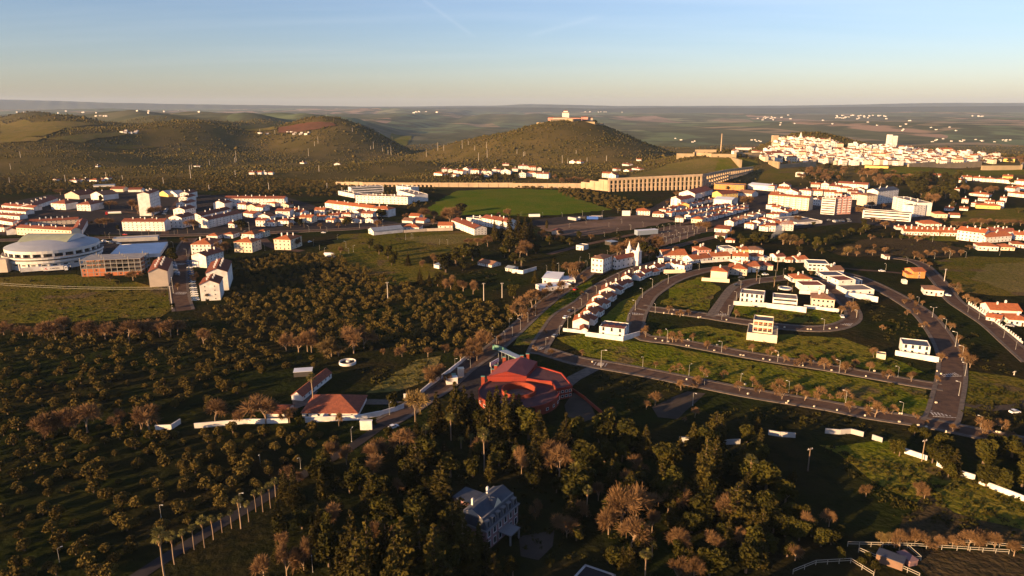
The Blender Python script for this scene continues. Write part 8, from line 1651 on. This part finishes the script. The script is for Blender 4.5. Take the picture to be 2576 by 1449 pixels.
# --- kerb blocks
KB = _cache('kb', 0, lambda: MB().box((0, 0, .45), (1.1, .8, 1.0), 'wall_cream').box((0, 0, 1.0), (.9, .6, .12), 'wall_cream').mesh('kerb_block'))
for t, L_ in (('C2', ((1530, 95), (1630, 65), (1612, 105), (1725, 118), (1875, 140), (1897, 138), (2160, 165), (1445, 355), (1515, 375), (1575, 385), (1770, 365), (1785, 372), (1755, 425), (1780, 428), (2065, 420), (2035, 475), (2300, 520), (2330, 525), (2530, 560), (2345, 815), (2375, 910), (810, 588), (1760, 765))), ('C3', ((20, 570), (105, 522), (420, 580), (455, 583), (310, 625), (350, 628), (640, 675), (780, 635), (985, 735), (1070, 680), (165, 240), (400, 260), (430, 262), (620, 255), (690, 245), (205, 985), (185, 1005), (465, 1040), (695, 1075), (1040, 1060), (975, 1130), (1325, 1110), (1345, 1112), (1320, 1195), (1510, 1228), (1590, 1245), (1790, 1290), (2300, 1295), (2330, 1300), (1742, 710), (1700, 683), (1550, 230), (1690, 1000)))):
    for x, y in L_: o = link('kerb_block', KB, loc=G(*tp(t, x, y)), rot=random.uniform(0, 1), scale=.72); tag(o, 'pale concrete block standing at the kerb of the villa streets', 'block', 'concrete blocks at the kerbs')
# --- paddock fences
def fence(label, tile, pts, h=1.5, sp=3.0):
    P = [G(*tp(tile, *p)) for p in pts]; o = thing('paddock_fence', label, 'fence', P[0]); post = _cache('fpost', h, lambda: MB().box((0, 0, h/2-.2), (.14, .14, h+.4), 'timber_white').mesh('post'))
    for i in range(len(P)-1):
        a, b = P[i], P[i+1]; d = b-a; L = d.length; n = max(1, int(L/sp)); ang = math.atan2(d.y, d.x)
        for k in range(n+(1 if i == len(P)-2 else 0)): q = a+d*(k/n)-P[0]; link('post', post, o, loc=q)
        for z in (h*.55, h*.97):
            mb = MB(); mb.box((0, 0, 0), (Vector((d.x, d.y)).length, .08, .16), 'timber_white'); m = (a+b)/2-P[0]; r = link('rail', mb.mesh('rail'), o, loc=(m.x, m.y, m.z+z)); r.rotation_euler = (0, -math.atan2(d.z, Vector((d.x, d.y)).length), ang)
fence('long white rail fence along the top of the horse paddock', 'D3', [(800, 1150), (1270, 1160), (1440, 1166), (1900, 1195), (2420, 1232)])
fence('second white rail fence behind the paddock bushes', 'D3', [(1830, 1122), (2200, 1150), (2580, 1190)])
fence('white rail fence descending to the bottom edge from the paddock hut', 'D3', [(910, 1210), (1130, 1305), (1240, 1350), (1400, 1415), (1520, 1470)])
fence('short white fence round the small paddock enclosure', 'D3', [(1400, 1176), (1535, 1296), (1440, 1311), (1250, 1328)])
fence('dark curving rail fence left of the paddock', 'D3', [(250, 1430), (480, 1338), (830, 1318), (1060, 1460)])
small_box('field_shelter', 'low dark-roofed horse shelter in the small paddock', 'shelter', 'D3', 1230, 1320, 6.5, 3.5, 2.3, 'wall_brown', 'roof_slate', rz=-.7)
small_box('mounting_ramp', 'pinkish block of blankets and jump stands in the small paddock', 'jump stand', 'D3', 1395, 1300, 2.6, 4.5, 1.6, 'wall_mauve', 'wall_mauve', rz=.3)
# --- right lane balustrade
def balustrade():
    P = [G(*tp('C3', x, y)) for x, y in ((2020, 5), (2110, 65), (2230, 150), (2420, 290), (2560, 400))]; o = thing('balustrade_wall', 'white pillared garden wall along the right-hand lane', 'wall', P[0]); pil = _cache('pil', 0, lambda: MB().box((0, 0, .9), (.5, .5, 2.2), 'wall_white').mesh('pillar'))
    for i in range(len(P)-1):
        a, b = P[i], P[i+1]; d = b-a; n = int(d.length/2.6)
        for k in range(n): q = a+d*(k/n)-P[0]; link('pillar', pil, o, loc=q)
        mb = MB(); mb.box((0, 0, .4), (d.length, .25, 1.2), 'wall_white'); m = (a+b)/2-P[0]; link('low_wall', mb.mesh('low_wall'), o, loc=m, rot=math.atan2(d.y, d.x))
balustrade()
# --- round pool above the villas, gas-blue awning, billboard, skate roof
def ring_pool():
    p = G(*tp('K3', 235, 975)); o = thing('garden_pool', 'small round pool with a white rim between palms', 'pool', p); k = MB(); n = 20; r = 3.4
    for i in range(n):
        A, B = 6.2832*i/n, 6.2832*(i+1)/n; k.poly([(r*math.cos(A), r*math.sin(A), .6), (r*math.cos(B), r*math.sin(B), .6), (r*1.25*math.cos(B), r*1.25*math.sin(B), .6), (r*1.25*math.cos(A), r*1.25*math.sin(A), .6)], 'wall_white'); k.poly([(r*1.25*math.cos(A), r*1.25*math.sin(A), -.3), (r*1.25*math.cos(B), r*1.25*math.sin(B), -.3), (r*1.25*math.cos(B), r*1.25*math.sin(B), .6), (r*1.25*math.cos(A), r*1.25*math.sin(A), .6)], 'wall_white')
    part('rim', k, o); k = MB(); k.poly([(r*math.cos(6.2832*i/n), r*math.sin(6.2832*i/n), .3) for i in range(n)], 'solar'); part('water', k, o)
ring_pool()
small_box('billboard', 'pale billboard beside the bare-earth lorry park', 'billboard', 'B2', 1148, 400, 9, .6, 5.5, 'sign_white', rz=0)
small_box('awning_roof', 'pale arched canopy over the petrol station by the lamp park', 'canopy', 'B2', 1350, 585, 22, 6, 4.2, 'canopy_blue', 'roof_white', rz=.35)
small_box('awning_roof', 'small blue-grey pitched shelter behind the church', 'canopy', 'B2', 1000, 690, 8, 8, 3.0, 'shade_dark', 'roof_metal', rz=.6)
# --- smoke drifting up by the villas
def smoke():
    rng = np.random.default_rng(3); me = bpy.data.meshes.new('smoke_plume'); bm = bmesh.new(); base = G(*tp('B3', 40, 640))
    bmesh.ops.create_icosphere(bm, subdivisions=3, radius=1.0)
    for v in bm.verts:
        n = v.co.normalized(); k = 1+.22*math.sin(5*n.x+2)*math.sin(4*n.y)+.15*math.sin(9*n.z+n.x*7); h = (n.z*k+1)/2; v.co = Vector((n.x*k*(3+5*h)+h*14, n.y*k*(3+4*h), 1+h*17))
    bm.to_mesh(me); bm.free(); m = bpy.data.materials.new('smoke_air'); m.use_nodes = True; t = m.node_tree; t.nodes.clear(); o = t.nodes.new('ShaderNodeOutputMaterial'); v = t.nodes.new('ShaderNodeVolumePrincipled'); v.inputs['Color'].default_value = (.9, .9, .92, 1); v.inputs['Density'].default_value = .06; v.inputs['Density Attribute'].default_value = ''; t.links.new(v.outputs[0], o.inputs['Volume']); me.materials.append(m)
    tag(link('smoke_plume', me, loc=base), 'white smoke drifting up beside the villas', 'smoke', kind='stuff')
smoke()
# ---------------------------------------------------------------- single out look-alikes by their place
def nth(n):
    return f"{n}{'th' if 10 <= n % 100 <= 20 else {1: 'st', 2: 'nd', 3: 'rd'}.get(n % 10, 'th')}"
_by = {}
for o in COL.objects:
    if o.parent is None and 'label' in o and 'group' in o: _by.setdefault((o['group'], o['label']), []).append(o)
for (g, l), L_ in _by.items():
    if 2 <= len(L_) <= 170 and len(l.split()) <= 12:
        L_.sort(key=lambda o: proj(o.location)[0])
        for i, o in enumerate(L_): o['label'] = f'{l}, {nth(i+1) + " " if i else "farthest "}{"from the left" if i else "left"}' if len(L_) > 2 else f'{l}, {"left" if i == 0 else "right"} of the two'
# ---------------------------------------------------------------- air
def haze():
    mb = MB(); mb.box((0, 13800, 120), (56000, 29600, 400))
    m = bpy.data.materials.new('haze_air'); m.use_nodes = True; t = m.node_tree; t.nodes.clear()
    o = t.nodes.new('ShaderNodeOutputMaterial'); v = t.nodes.new('ShaderNodeVolumePrincipled')
    v.inputs['Color'].default_value = (0.56, 0.72, 1.0, 1); v.inputs['Density'].default_value = 0.000022; v.inputs['Anisotropy'].default_value = 0.0
    v.inputs['Density Attribute'].default_value = ''; v.inputs['Color Attribute'].default_value = ''; v.inputs['Temperature Attribute'].default_value = ''
    t.links.new(v.outputs[0], o.inputs['Volume'])
    me = mb.mesh('haze'); me.materials.append(m)
    tag(link('haze', me), kind='stuff')
haze()
